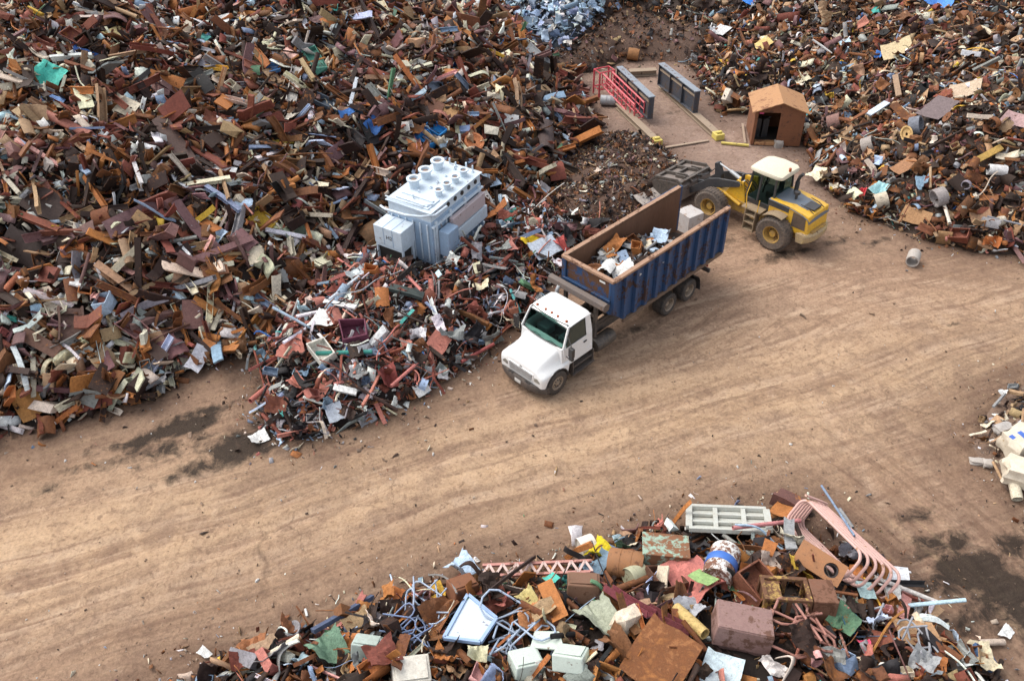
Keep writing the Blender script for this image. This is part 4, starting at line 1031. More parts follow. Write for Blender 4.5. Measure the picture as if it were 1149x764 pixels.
for x, y, h in [(.5, -1.0, .25), (1.6, -1.1, .12), (2.1, -1.1, .12), (2.7, -1.1, .1), (3.55, -.3, .28), (3.62, -1.0, .22), (3.6, -1.9, .32), (1.0, -.9, .16), (3.4, -1.1, .18)]:
    m.cyl((x, y, TH), (x, y, TH+h), .035, 8); m.cyl((x, y, TH), (x, y, TH+.05), .07, 8)
m.tube([(3.70, -1.5, TH+.3), (3.74, -1.5, 1.2)], .04, 8); m.tube([(3.74, -.6, TH+.25), (3.76, -.6, 1.0)], .04, 8)
m.build('lid_fittings', M_tw, tf, 40)

# ------------------------------------------------------------------ rusty shed
M_sr = paint('rusty_shed_steel', (.36, .18, .075), .75, rust=.5, rustcol=(.26, .11, .05), dirt=.2, dirtcol=(.42, .26, .15), scale=1.0)
M_sw = paint('rusty_shed_wall', (.19, .072, .030), .8, rust=.45, rustcol=(.12, .05, .028), dirt=.25, dirtcol=(.09, .04, .025), scale=1.0)
M_pk = plain('pink_label', (.75, .08, .25), .5)
SH = frame2(14.60, 41.0, 0, R(-8)); EXCL += [(14.6, 42.0, 1.7), (14.5, 41.2, 1.7)]
s_ = thing('rusty_shed', 'small rust-brown steel shed with gable roof and open doorway', 'shed', SH); landmark(s_, 'rusty shed', (870, 125))
w2, dp, he, hr = 1.30, 2.3, 1.92, 2.42
m = MB(); m.box(-w2, -w2+.04, .04, dp-.04, 0, he); m.box(w2-.04, w2, .04, dp-.04, 0, he)
m.prism([(-w2, 0), (w2, 0), (w2, he), (0, hr), (-w2, he)], dp-.04, dp)
m.prism([(.02, 0), (w2, 0), (w2, he), (0, hr), (-w2, he), (-w2, 0), (-w2+.16, 0), (-w2+.16, he-.05), (.02, he-.05)], 0, .04)
wl = m.build('wall', M_sw, s_)
m = MB(); ov = .18; sl_ = (hr-he)/w2
prof = [(-w2-ov, he-sl_*ov+.02), (0, hr+.02), (w2+ov, he-sl_*ov+.02), (w2+ov, he-sl_*ov+.07), (0, hr+.07), (-w2-ov, he-sl_*ov+.07)]
m.prism(prof, -.16, dp+.12); m.build('roof', M_sr, s_)
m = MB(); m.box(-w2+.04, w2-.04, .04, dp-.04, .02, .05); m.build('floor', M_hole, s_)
m = MB(); m.box(-w2+.2, -.02, -.03, .35, .0, .16); m.build('threshold', M_sr, s_, 0, .02)
MB().box(-w2+.24, -w2+.46, .20, .24, he-.22, he-.10).build('pink_label', M_pk, s_)
m = MB()
for x in (-.9, -.5): m.box(x-.16, x+.16, .9, 1.3, .05, 1.1)
m.tube([(-.7, .6, .2), (-.6, .7, 1.2), (-.3, .8, 1.3)], .03, 6); m.build('stored_machine', M_dk, s_, 0, .04)

# ------------------------------------------------------------------ plate girders and ground beams on the yard
M_gshade = paint('girder_blue_shaded', (.032, .04, .056), .5, rust=.5, rustcol=(.12, .08, .06), dirt=.3, dirtcol=(.12, .12, .13))  # blue-grey darkened so the girder sides carry their shade in the colour
M_gt = paint('girder_top_grey', (.20, .235, .28), .5, rust=.4, dirt=.3, dirtcol=(.25, .24, .23))
M_tan = paint('muddy_beam', (.27, .20, .14), .8, rust=.3, rustcol=(.10, .06, .04), dirt=.4, dirtcol=(.34, .26, .19))
M_yw = paint('worn_yellow', (.62, .50, .10), .6, rust=.2, dirt=.35, dirtcol=(.35, .27, .15))
def girder(label, a, b, H):
    a, b = Vector(a), Vector(b); d = b-a; L = d.length
    M = frame2(a.x, a.y, a.z, math.atan2(d.y, d.x))
    g = thing('plate_girder', label, 'girder', M, 'blue-grey plate girders on the yard')
    MB().box(0, L, -.02, .02, .05, H-.06).build('web', M_gshade, g)
    m = MB(); m.box(-.02, L+.02, -.20, .20, H-.06, H); m.build('top_flange', M_gt, g, 0, .01)
    m = MB(); m.box(-.02, L+.02, -.17, .17, 0, .05); m.build('bottom_flange', M_gshade, g, 0, .01)
    for x in (.04, L*.33, L*.66, L-.04): MB().box(x-.02, x+.02, -.17, .17, .052, H-.062).build('stiffener', M_gshade, g)
    m = MB(); m.box(.05, L-.05, -.10, -.03, H-.42, H-.32); m.box(.05, L-.05, .03, .10, H-.42, H-.32); m.build('side_rail', M_tan, g)
    for i in range(5):
        t_ = i/4; EXCL.append((a.x+d.x*t_, a.y+d.y*t_, .9))
    return g
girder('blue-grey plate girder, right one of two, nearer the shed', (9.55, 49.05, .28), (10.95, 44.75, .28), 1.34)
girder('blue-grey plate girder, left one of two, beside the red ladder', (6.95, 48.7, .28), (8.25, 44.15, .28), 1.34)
landmark(None, 'right plate girder', (762, 95)); landmark(None, 'left plate girder', (715, 95))
def beam(name, label, a, b, w, h, mat, cat='beam', z=0, group=None, end=None):
    a, b = Vector((*a, z)), Vector((*b, z)); d = b-a
    o = thing(name, label, cat, frame2(a.x, a.y, z, math.atan2(d.y, d.x)), group)
    L = d.length
    m = MB(); t_ = h*.14
    m.box(0, L, -w/2, w/2, h-t_, h); m.box(0, L, -w/2, w/2, 0, t_); m.box(0, L, -w*.12, w*.12, t_, h-t_)
    m.build('steel_section', mat, o, 0, .008)
    if end:
        m = MB(); m.box(L-.30, L+.25, -w*.62, w*.62, 0, h*1.15); m.box(L-.1, L+.1, -w*.4, w*.4, h*1.15, h*1.5); m.build('end_block', end, o, 0, .03)
    for i in range(6): EXCL.append((a.x+d.x*i/5, a.y+d.y*i/5, .5))
    return o
beam('ground_beam', 'long tan ground beam with yellow end block under the right girder', (9.7, 49.3), (11.72, 42.0), .42, .30, M_tan, group='ground beams on the yard', end=M_yw)
beam('ground_beam', 'long tan ground beam with yellow end block under the left girder', (6.7, 46.4), (8.22, 41.5), .42, .30, M_tan, group='ground beams on the yard', end=M_yw)
beam('ground_beam', 'tan crossbeam lying at the back between the two plate girders', (7.95, 51.2), (9.7, 51.3), .5, .36, M_tan, group='ground beams on the yard')
def plank(name, label, p, q, w, h, mat, cat, z=.0):
    a, b = at(*p, z), at(*q, z); d = b-a; L = d.length
    o = MB().box(0, L, -w/2, w/2, 0, h).build(name, mat, None, 0, .01); o.matrix_world = frame2(a.x, a.y, z+.01, math.atan2(d.y, d.x)); tag(o, label, cat); return o
plank('yellow_bar', 'yellow painted bar lying on the ground left of the rusty shed', (809, 161.5), (840, 164.5), .14, .10, M_yw, 'bar')
M_wood = paint('weathered_timber', (.36, .27, .20), .85, dirt=.3, stretch=(1, 8, 8))
plank('timber_plank', 'thin weathered timber plank on the ground below the plate girders', (740, 167.5), (795, 158.5), .16, .06, M_wood, 'plank')
plank('timber_plank', 'short pale timber standing close to the left corner of the shed', (833, 140), (836, 162), .12, .08, M_wood, 'plank')
# red ladder frame
M_red = paint('red_tube_paint', (.55, .055, .075), .45, rust=.15, dirt=.25, dirtcol=(.40, .18, .17))
LD = Matrix.Translation((6.65, 47.1, 0)) @ Matrix.Rotation(math.atan2(-4.6, 2.0), 4, 'Z')
ld = thing('red_ladder', 'red tubular ladder with hooped cage leaning beside the left girder', 'ladder', LD)
landmark(ld, 'red ladder', (697, 105))
m = MB()
for y in (-.32, .32):
    m.tube([(-1.2, y, 1.45), (2.6, y, .95)], .058, 6); m.tube([(-1.2, y, .75), (2.6, y, .10)], .058, 6)
    m.tube([(-1.2, y, 1.12), (2.6, y, .55)], .035, 6)
    for k in range(9):
        f = k/8; m.tube([(-1.2+3.8*f, y, 1.45-.5*f), (-1.2+3.8*f, y, .75-.65*f)], .04, 5)
m.build('side_rails', M_red, ld, 50)
m = MB()
for k in range(9):
    f = k/8; m.tube([(-1.2+3.8*f, -.32, .75-.65*f), (-1.2+3.8*f, .32, .75-.65*f)], .035, 5)
m.build('rungs', M_red, ld, 50)
m = MB(); b8 = [(-1.9, -.5), (-1.2, -.5), (-1.2, .5), (-1.9, .5)]
for z in (.45, 1.5): m.tube([(x, y, z) for x, y in b8], .045, 6, closed=True)
for x, y in b8: m.tube([(x, y, .0), (x, y, 1.5)], .058, 6)
m.build('cage', M_red, ld)
for i in range(5): EXCL.append((5.7+.5*i, 48.7-1.1*i, .6))
# barrel
M_brl = paint('grey_barrel', (.36, .38, .40), .5, rust=.15, dirt=.3)
b_ = MB().lathe([(.02, -.45), (.27, -.45), (.29, -.43), (.29, -.15), (.30, -.13), (.29, -.11), (.29, .11), (.30, .13), (.29, .15), (.29, .43), (.27, .45), (.02, .45)], 22, axis='x').build('grey_barrel', M_brl, None, 35)
b_.matrix_world = frame2(6.15, 46.9, .27, R(-12)); tag(b_, 'grey barrel lying on its side left of the red ladder', 'barrel'); EXCL.append((6.15, 46.9, .8))
# concrete ring on the lane at right
M_con = paint('pale_concrete', (.38, .35, .32), .85, dirt=.35, dirtcol=(.3, .24, .19))
p_ = at(1023, 295); o = v_pipe(random.Random(3), .70, .27, 20).build('concrete_ring', M_con, None, 40); o.matrix_world = frame2(p_.x, p_.y, .28, R(60)); tag(o, 'pale concrete pipe ring alone on the dirt right of the loader', 'pipe ring')
landmark(o, 'pale concrete ring', (1023, 290))
# boulder-like foam blocks
def lump(name, label, cat, p, dims, col, yaw, seed, z=None, rough=.16, group=None, rnd=.32):
    import bmesh
    bm = bmesh.new(); bmesh.ops.create_cube(bm, size=1); bmesh.ops.subdivide_edges(bm, edges=bm.edges, cuts=5, use_grid_fill=True)
    for v in bm.verts:
        n = mnoise.noise(v.co*2.2 + Vector((seed, seed, 0))) + .5*mnoise.noise(v.co*5 + Vector((seed, 3, 0)))
        r_ = v.co.normalized(); v.co = v.co.lerp(r_*.62, rnd) + r_*n*rough
        v.co.x *= dims[0]; v.co.y *= dims[1]; v.co.z *= dims[2]
    me = bpy.data.meshes.new(name); bm.to_mesh(me); bm.free()
    me.polygons.foreach_set('use_smooth', [True]*len(me.polygons)); me.set_sharp_from_angle(angle=R(38))
    me.materials.append(col); o = bpy.data.objects.new(name, me); COL.objects.link(o)
    g = hit(*p) if z is None else at(*p, z); o.matrix_world = frame2(g.x, g.y, g.z + dims[2]*.40, yaw); tag(o, label, cat, group); EXCL.append((g.x, g.y, max(dims[:2])*.55)); return o
M_foam = paint('dirty_cream_block', (.62, .55, .44), .8, rust=.28, rustcol=(.40, .27, .13), dirt=.3, dirtcol=(.4, .32, .22), scale=1.5)
M_blue = plain('blue_spray_paint', (.04, .12, .45), .6)
lump('broken_block', 'big cream broken block with blue marks at the right edge', 'block', (1141, 503), (1.1, .85, .75), M_foam, .4, 3); landmark(None, 'marked cream block', (1135, 497))
_b = [o_ for o_ in COL.objects if o_.name.startswith('broken_block')][0]; _b.data.materials.append(M_blue)
for pl_ in _b.data.polygons:
    q_ = pl_.center
    if q_.z > .12 and ((q_.x+.12)**2 + (q_.y-.02)**2 < .018 or (q_.x+.38)**2 + (q_.y-.12)**2 < .008): pl_.material_index = 1
lump('broken_block', 'big cream broken block below the blue-marked one, cut by right edge', 'block', (1149, 538), (1.3, .9, .7), M_foam, -.5, 8)
lump('pale_slab', 'small pale grey flat slab above the blue-marked cream block', 'slab', (1124, 483), (.62, .34, .25), paint('pale_slab_grey', (.40, .38, .36), .85, dirt=.3), .35, 5)
lump('brick_slab', 'flat tan brick lying left of the cream blocks, left of its pair', 'brick', (1095, 519), (.42, .24, .16), M_con, -.2, 12)
lump('brick_slab', 'flat tan brick lying left of the cream blocks, right of its pair', 'brick', (1108, 521), (.30, .28, .16), M_con, -.3, 13)
hero('scrap_pipe', 'bent_conduit', 'dark bent conduit forming an angle left of the lower cream block', 'pipe', (1114, 520), (1124, 540), .09, .09, 'tan', .2, .1)
hero('scrap_pipe', 'pale_stub_pipe', 'pale stub of pipe standing under the lower cream block at right edge', 'pipe', (1137, 545), (1141, 562), .34, .34, 'cream', .1, .15)
hero('bent_strip', 'pale_strip', 'pale curved strip on the dirt left of the blue-marked block', 'strip', (1088, 490), (1107, 484), .10, .05, 'cream', .1, .05)
hero('square_bar', 'timber_offcut', 'tan timber offcut sticking up beside a white scrap at the right edge', 'timber', (1131, 444), (1149, 448), .16, .12, 'tan', .1, .2)
hero('square_bar', 'thin_post', 'thin grey post lying above the flat grey slab at right', 'post', (1115, 462), (1128, 447), .08, .08, 'grey', .2, .2)
hero('crumpled_sheet', 'white_scrap', 'crumpled white scrap next to the timber offcut at right edge', 'scrap', (1122, 444), (1131, 446), .35, .2, 'white', .05, .2)
# ------------------------------------------------------------------ what lies in the blue container
M_wbox = paint('chipped_white_block', (.46, .44, .43), .7, rust=.4, rustcol=(.38, .26, .19), dirt=.6, dirtcol=(.42, .36, .32))
g = tl(-9.45, -.30, 1.53); o = lump('white_block', 'large chipped white block standing at the open rear end of the blue container', 'block', (0, 100), (.90, .88, 1.30), M_wbox, -2.1, 21, z=1.5, rough=.035, rnd=.10)
o.matrix_world = frame2(8.25, 32.3, .62, .55); landmark(o, 'white block', (772, 245))
def inbox(kind, name, label, cat, X, Y, Z, L, W, T, yaw, roll, pitch, col, rust=.1, var=0, group=None):
    me, co, lv, lt, ext = VAR[kind][var % len(VAR[kind])]; me = me.copy(); me.name = name
    me.vertices.foreach_set('co', ((co-(co.max(0)+co.min(0))/2)/ext*np.array([L, W, T])).ravel()); me.update()
    o = bpy.data.objects.new(name, me); COL.objects.link(o); o.color = (*PAL[col][0], rust)
    o.matrix_world = TRUCK @ Matrix.Translation((X, Y, Z)) @ Matrix.Rotation(R(yaw), 4, 'Z') @ Matrix.Rotation(R(roll), 4, 'X') @ Matrix.Rotation(R(pitch), 4, 'Y')
    return tag(o, label, cat, group)
def boxload(x, y):
    f = min(1, max(0, (x+9.3)/2.6)); f = f*f*(3-2*f)
    return ZB + .05 + .12 + f*(1.02 + .26*math.exp(-((x+5.2)/1.3)**2) + .10*math.sin(x*3.1)*math.cos(y*2.7))
inbox('curved_plate', 'white_curved_sheet', 'long cream-white curved panel in the blue container', 'panel', -4.35, -.30, boxload(-4.35, -.30) + 0.17, 2.1, .62, .22, 28, 12, -14, 'white', .12, 1)
inbox('crumpled_sheet', 'white_sheet', 'bright white crumpled sheet near the front of the blue container', 'sheet', -4.25, .52, boxload(-4.25, .52) + 0.17, 1.35, .95, .42, 60, 8, -4, 'white', .03, 2)
inbox('wheel_disc', 'rusty_drum', 'rusty round drum end in the front corner of the blue container', 'drum', -3.45, -.30, boxload(-3.45, -.30) + 0.17, .75, .75, .3, 0, 8, 10, 'rust brown', .6)
inbox('dented_box', 'orange_bucket', 'small orange bucket on the load in the blue container', 'bucket', -5.45, .12, boxload(-5.45, .12) + 0.3, .42, .40, .40, 20, 15, 20, 'orange rust', .0, 1)
inbox('wheel_disc', 'old_wheel', 'dark old wheel lying against the near wall in the blue container', 'wheel', -5.0, .72, boxload(-5.0, .72) + 0.17, .72, .72, .25, 0, 35, 8, 'dark brown', .3)
inbox('scrap_pipe', 'grey_pipe', 'pale grey pipe lying along the load in the blue container', 'pipe', -5.9, .28, boxload(-5.9, .28) + 0.17, 1.5, .11, .11, 10, 0, -5, 'grey', .1)
inbox('crumpled_sheet', 'blue_white_sheet', 'crumpled blue-white sheet towards the rear of the blue container', 'sheet', -7.2, -.15, boxload(-7.2, -.15) + 0.17, .9, .75, .45, 10, 15, 10, 'pale blue', .03, 3)
inbox('bent_strip', 'upright_strip', 'white strip standing up at the rear of the container load', 'strip', -7.5, .05, boxload(-7.5, .05) + 0.3, .75, .14, .1, 90, 0, -75, 'white', .05, 1)
inbox('crumpled_sheet', 'orange_sheet', 'orange rusted crumpled sheet by the far wall in the blue container', 'sheet', -5.1, -.72, boxload(-5.1, -.72) + 0.3, 1.0, .5, .35, 10, -20, 15, 'orange rust', .4, 4)
inbox('steel_plate', 'blue_sheet', 'small blue-grey plate in the middle of the blue container', 'plate', -4.9, -.05, boxload(-4.9, -.05) + 0.17, .8, .4, .06, 50, 20, 10, 'blue grey', .05, 1)
inbox('scrap_pipe', 'white_tube', 'white tube lying across the front of the blue container', 'pipe', -3.2, .45, boxload(-3.2, .45) + 0.17, 1.25, .1, .1, 80, 0, 6, 'white', .05)
inbox('bent_strip', 'pale_green_strip', 'pale green strip leaning in the front corner of the blue container', 'strip', -3.1, -.72, boxload(-3.1, -.72) + 0.17, .7, .12, .12, 60, 0, 50, 'teal', .05, 3)
landmark(None, 'container load', (705, 278))
_lr = random.Random(5)
LOADKW = [('crumpled_sheet', 'crumpled sheet', 16), ('bent_strip', 'metal strip', 13), ('bent_rod', 'rod', 9), ('dented_box', 'dented box', 5), ('curved_plate', 'curved plate', 5), ('steel_plate', 'steel plate', 8)]
# ------------------------------------------------------------------ single pieces one can point to, tall left heap and its neighbours
H = hero
H('crumpled_sheet', 'teal_sheet', 'bright teal bent sheet high on the left heap, upper left', 'sheet', (40, 82), (72, 98), 1.3, .35, (.06, .42, .34), .03, .3, 10, lm='teal sheet')
H('steel_plate', 'teal_scrap', 'small dark teal plate at the top of the left heap', 'plate', (222, 44), (235, 50), .5, .05, 'teal', .05, .25, 15, lm='small teal plate')
H('steel_plate', 'white_plate', 'white plate near the top of the left heap, right of the teal scrap', 'plate', (240, 30), (260, 26), .7, .06, 'white', .05, .3, 12)
H('steel_plate', 'cream_plate', 'torn cream-yellow plate high on the left heap', 'plate', (122, 47), (140, 40), .8, .05, (.62, .50, .24), .12, .3, 10, lm='cream-yellow plate')
H('steel_beam', 'cream_beam', 'long weathered cream beam at the left edge of the left heap', 'beam', (2, 105), (40, 99), .35, .3, 'cream', .3, .3, 10, lm='cream beam')
H('bent_strip', 'blue_lattice', 'blue lattice strip on the left heap right of the cream beam', 'strip', (48, 116), (74, 122), .5, .1, (.16, .28, .55), .03, .35, 8, lm='blue lattice strip')
H('steel_plate', 'cream_offcut', 'large cream plate with dark lettering stains in the left heap', 'plate', (124, 118), (153, 132), 1.0, .08, 'cream', .25, .35, 12, lm='large cream plate')
H('scrap_pipe', 'pink_pipe', 'long salmon-pink half pipe lying across the left heap', 'pipe', (40, 128), (104, 158), .42, .30, (.38, .15, .11), .18, .35, 0, lm='salmon-pink pipe')
H('steel_plate', 'dark_plate', 'long dark brown folded plate left of the big cream panel', 'plate', (178, 140), (222, 202), .75, .10, (.085, .05, .042), .25, .4, 10, 3, lm='dark folded plate')
H('steel_channel', 'white_channel', 'tall cream channel standing out on the left heap', 'channel', (330, 122), (336, 82), .55, .16, (.60, .57, .52), .10, .45, 10, lm='tall cream channel')
H('steel_channel', 'blue_channel', 'blue painted channel on the left heap beside the cream channel', 'channel', (292, 86), (316, 80), .6, .25, (.08, .2, .42), .1, .35, 0, lm='blue channel')
H('steel_channel', 'dark_blue_beam', 'long dark blue-grey beam right of the green frame', 'beam', (352, 116), (405, 138), .6, .3, (.07, .09, .12), .2, .4, 5, lm='dark blue-grey beam')
H('steel_channel', 'grey_channel', 'wide blue-grey channel lying level right of the dark beams', 'channel', (478, 105), (510, 106), .65, .2, (.16, .19, .24), .1, .4, 15, lm='wide blue-grey channel')
H('steel_plate', 'rusty_plate', 'rusty brown plate with a white H-shaped frame', 'plate', (464, 120), (492, 134), 1.5, .08, (.18, .085, .055), .3, .4, 12, lm='H-marked rusty plate')
H('steel_plate', 'tan_plate', 'flat tan rusty plate right of the plate with the H', 'plate', (490, 130), (512, 136), 1.1, .05, (.34, .19, .08), .25, .35, 12, 2)
H('dented_box', 'blue_funnel', 'bright blue open funnel on the heap above the transformer', 'funnel', (478, 146), (498, 158), .62, .55, (.03, .24, .58), .03, .4, 15, 1, lm='bright blue funnel')
H('dented_box', 'blue_bin', 'bright blue box just below the blue funnel', 'box', (472, 158), (485, 170), .7, .5, (.03, .22, .55), .03, .35, 0, 2)
H('crumpled_sheet', 'blue_crumple', 'dark blue crumpled sheet left of the blue funnel', 'sheet', (412, 138), (428, 150), .8, .3, 'blue', .1, .35, 0, 2, lm='dark blue crumple')
H('wheel_disc', 'orange_disc', 'round orange disc with a centre hole behind the transformer', 'disc', (520, 168), (541, 166), 1.05, .3, (.46, .17, .07), .1, .4, 10, lm='orange disc')
H('dented_box', 'golden_tray', 'flat golden-yellow tray in the middle of the left heap', 'tray', (278, 246), (304, 262), .85, .22, (.42, .26, .03), .12, .4, 14, 3, lm='golden tray')
H('crumpled_sheet', 'grey_green_sheet', 'folded grey-green sheet left of the transformer', 'sheet', (315, 268), (344, 262), 1.0, .45, (.20, .24, .17), .12, .4, 0, 1, lm='grey-green sheet')
H('scrap_pipe', 'red_pipe', 'short dull red pipe standing on the left heap', 'pipe', (328, 240), (338, 222), .42, .4, (.30, .085, .075), .12, .4, 0, lm='dull red pipe')
H('scrap_pipe', 'rusted_tank', 'large rusty half-buried cylinder left of the transformer', 'cylinder', (408, 276), (428, 262), 1.3, 1.2, (.16, .085, .04), .4, .25, 0, lm='rusty cylinder')
H('steel_plate', 'brown_flat_plate', 'big orange-brown flat plate at the lower left foot of the heap', 'plate', (22, 462), (50, 448), 1.25, .05, (.36, .17, .05), .3, .35, 12, 2, lm='orange-brown flat plate')
H('steel_plate', 'dark_flat_plate', 'wide dark brown plate on the left heap near the left edge', 'plate', (30, 222), (72, 244), 1.2, .08, (.075, .05, .042), .2, .4, 12, 1, lm='wide dark plate')
H('steel_plate', 'dark_flat_plate', 'dark black-brown plate low on the left heap near the left edge', 'plate', (10, 270), (48, 290), 1.3, .1, (.045, .03, .026), .15, .4, 14, 4)
H('steel_beam', 'brown_beam', 'short brown beam jutting at the foot of the left heap', 'beam', (32, 378), (72, 400), .5, .4, (.16, .085, .06), .3, .45, 8, lm='brown beam')
H('steel_channel', 'brown_channel', 'brown channel piece standing beside the brown beam', 'channel', (84, 388), (82, 350), .9, .3, (.14, .08, .062), .2, .5, 8)
H('scrap_pipe', 'red_hook_pipe', 'bent red-brown pipe low at the left edge of the heap', 'pipe', (10, 336), (26, 316), .25, .25, (.36, .12, .06), .2, .4, 0, 2)
H('steel_plate', 'cream_flat_plate', 'cream plate lying loose at the foot of the left heap', 'plate', (199, 408), (223, 403), .75, .05, 'cream', .12, .2, 10, lm='loose cream plate')
H('steel_plate', 'mauve_plate', 'tall mauve-brown triangular plate low on the left heap', 'plate', (218, 372), (218, 340), .8, .08, (.17, .085, .075), .2, .45, 10, 2, lm='mauve triangular plate')
H('angle_iron', 'long_angle', 'long brown angle iron lying over the left heap foot', 'angle iron', (160, 392), (212, 368), .35, .3, (.15, .075, .055), .3, .5, 0)
H('crumpled_sheet', 'light_blue_scrap', 'small light blue and white crumpled scrap on the left heap', 'scrap', (238, 265), (252, 274), .7, .3, 'pale blue', .05, .4, 0, 3)
H('steel_plate', 'white_square_plate', 'white square plate on the left heap behind the transformer', 'plate', (562, 138), (578, 142), .75, .06, 'white', .03, .4, 14, lm='white square plate')
H('scrap_pipe', 'dark_cylinder', 'upright dark brown cylinder at the right edge of the left heap', 'cylinder', (606, 178), (606, 148), .95, .9, (.075, .05, .045), .25, .45, 0, lm='upright dark cylinder')
H('steel_beam', 'dark_beam', 'long dark beam lying down to the fines mound', 'beam', (612, 160), (640, 178), .3, .3, 'dark brown', .2, .35, 0)
H('steel_plate', 'blue_white_plate', 'pale blue-white plate right of the transformer', 'plate', (541, 196), (552, 214), .85, .15, 'pale blue', .05, .4, 0, 3)
H('steel_plate', 'salmon_plate', 'salmon-pink bent plate high on the left heap, upper centre', 'plate', (526, 62), (540, 76), .95, .12, 'salmon red', .1, .35, 0, 5, lm='salmon bent plate')
H('angle_iron', 'yellow_bar', 'straight yellow bar high on the left heap, upper centre', 'bar', (545, 62), (566, 71), .22, .2, 'yellow', .05, .4, 0, lm='straight yellow bar')
H('steel_plate', 'green_strip', 'pale green strip near the top of the left heap', 'strip', (434, 34), (441, 15), .45, .08, (.18, .30, .20), .1, .4, 10, lm='pale green strip')
H('square_bar', 'white_bar', 'white bar at the very top centre of the heap', 'bar', (484, 0), (502, 6), .3, .25, 'white', .05, .35, 0, lm='white top bar')
H('dented_box', 'green_frame_box', 'green box with a pale rim tilted on the left heap', 'frame', (345, 66), (360, 88), .75, .3, (.05, .17, .13), .08, .45, 20, 4, lm='green rimmed box')
H('crumpled_sheet', 'yellow_sheet', 'bright yellow crumpled sheet left of the truck', 'sheet', (580, 279), (602, 273), .65, .35, (.72, .50, .02), .02, .35, 0, 2, lm='bright yellow sheet')
H('steel_plate', 'holed_sheet', 'pale blue-white panel with dark hole left of the blue container', 'panel', (594, 290), (622, 278), 1.0, .12, (.56, .62, .70), .05, .4, 8, 5, lm='pale holed panel')
H('crumpled_sheet', 'red_sheet', 'red crumpled sheet against the blue container front', 'sheet', (621, 282), (632, 277), .7, .35, (.45, .09, .08), .05, .4, 0, 4)
H('crumpled_sheet', 'white_crumple', 'white crumpled sheet on the mound right of the transformer', 'sheet', (562, 232), (582, 218), .9, .5, 'white', .12, .35, 0, 5, lm='white crumple')
# low red heap
H('dented_box', 'maroon_box', 'large maroon dented box in the low red heap', 'box', (383, 384), (414, 378), .95, .8, (.16, .045, .075), .08, .45, 0, 0, lm='maroon box')
H('dented_box', 'white_box', 'white dented box with dark stains left of the maroon box', 'box', (355, 408), (374, 396), 1.0, .55, (.70, .66, .58), .18, .4, 10, 1, lm='stained white box')
H('crumpled_sheet', 'white_bent_sheet', 'white bent panel above the stained white box', 'panel', (358, 378), (372, 360), .95, .3, 'white', .04, .45, 0, 3)
H('scrap_pipe', 'long_pale_pipe', 'long pale blue-white pipe over the low red heap', 'pipe', (376, 349), (428, 307), .16, .16, (.50, .55, .60), .05, .5, 0, 1, lm='long pale pipe')
H('square_bar', 'white_flat_bar', 'white flat bar pointing at the low red heap centre', 'bar', (370, 348), (406, 355), .2, .08, 'white', .03, .5, 0)
H('bent_rod', 'curved_white_rod', 'pale curved rod in front of the stained white box', 'rod', (390, 394), (384, 458), .35, .3, 'cream', .1, .4, 0, 1)
H('crumpled_sheet', 'red_crumple', 'large salmon-red crumpled sheet at left of the low red heap', 'sheet', (322, 400), (350, 390), 1.0, .5, 'salmon red', .1, .4, 0, 2, lm='salmon-red crumple')
H('crumpled_sheet', 'red_crumple', 'dark red crumpled ball near the front of the low red heap', 'sheet', (424, 430), (443, 424), .85, .6, (.24, .06, .05), .12, .4, 0, 5, lm='dark red crumple')
H('crumpled_sheet', 'red_crumple', 'salmon-red crumpled sheets at the lower left of the low red heap', 'sheet', (330, 440), (344, 430), .9, .5, 'salmon red', .1, .35, 0, 6)
H('crumpled_sheet', 'red_crumple', 'salmon-red torn sheet directly under the transformer', 'sheet', (474, 284), (494, 276), .85, .45, (.50, .22, .18), .08, .45, 0, 4, lm='salmon torn sheet')
H('steel_plate', 'grey_square_plate', 'pale grey square plate at the front foot of the low red heap', 'plate', (368, 468), (386, 462), .7, .06, (.46, .50, .56), .06, .3, 12, 3, lm='pale grey square plate')
H('crumpled_sheet', 'white_sack', 'white crumpled sack lying on the dirt left of the red heap', 'sack', (281, 497), (301, 488), .55, .3, 'white', .02, .12, 0, 1, lm='white sack')
H('square_bar', 'white_flat_bar', 'white bar lying low at the front of the low red heap', 'bar', (376, 440), (402, 446), .25, .12, 'white', .03, .4, 0, 1)
H('steel_plate', 'pale_foot_plate', 'white angular plate on the foot of the red heap towards the truck', 'plate', (464, 444), (478, 436), .5, .06, 'white', .04, .3, 10)
H('scrap_pipe', 'teal_pipe', 'thin teal pipe standing at the left side of the low red heap', 'pipe', (292, 392), (298, 420), .12, .12, (.20, .46, .44), .04, .35, 0, 1, lm='teal pipe')
H('scrap_pipe', 'teal_pipe', 'thin teal pipe beside the white truck cab', 'pipe', (568, 332), (579, 358), .13, .13, (.10, .36, .36), .04, .45, 0, 1)
H('scrap_pipe', 'red_pipe', 'long red pipe low in the red heap pointing to the truck', 'pipe', (516, 412), (552, 392), .14, .14, (.38, .10, .09), .06, .35, 0, 0)
H('steel_plate', 'salmon_sheet', 'salmon-pink panel standing in the right half of the red heap', 'plate', (482, 400), (494, 384), .8, .2, 'salmon red', .12, .45, 0, 3, lm='salmon panel')
H('angle_iron', 'dark_green_bar', 'dark green-grey bar across the middle of the low red heap', 'bar', (436, 330), (474, 340), .45, .2, (.06, .075, .07), .1, .5, 0, 1, lm='dark green-grey bar')
H('steel_plate', 'white_jug', 'white scrap with a narrow neck left of the transformer', 'scrap', (414, 300), (420, 284), .55, .4, 'white', .03, .4, 0, 2)
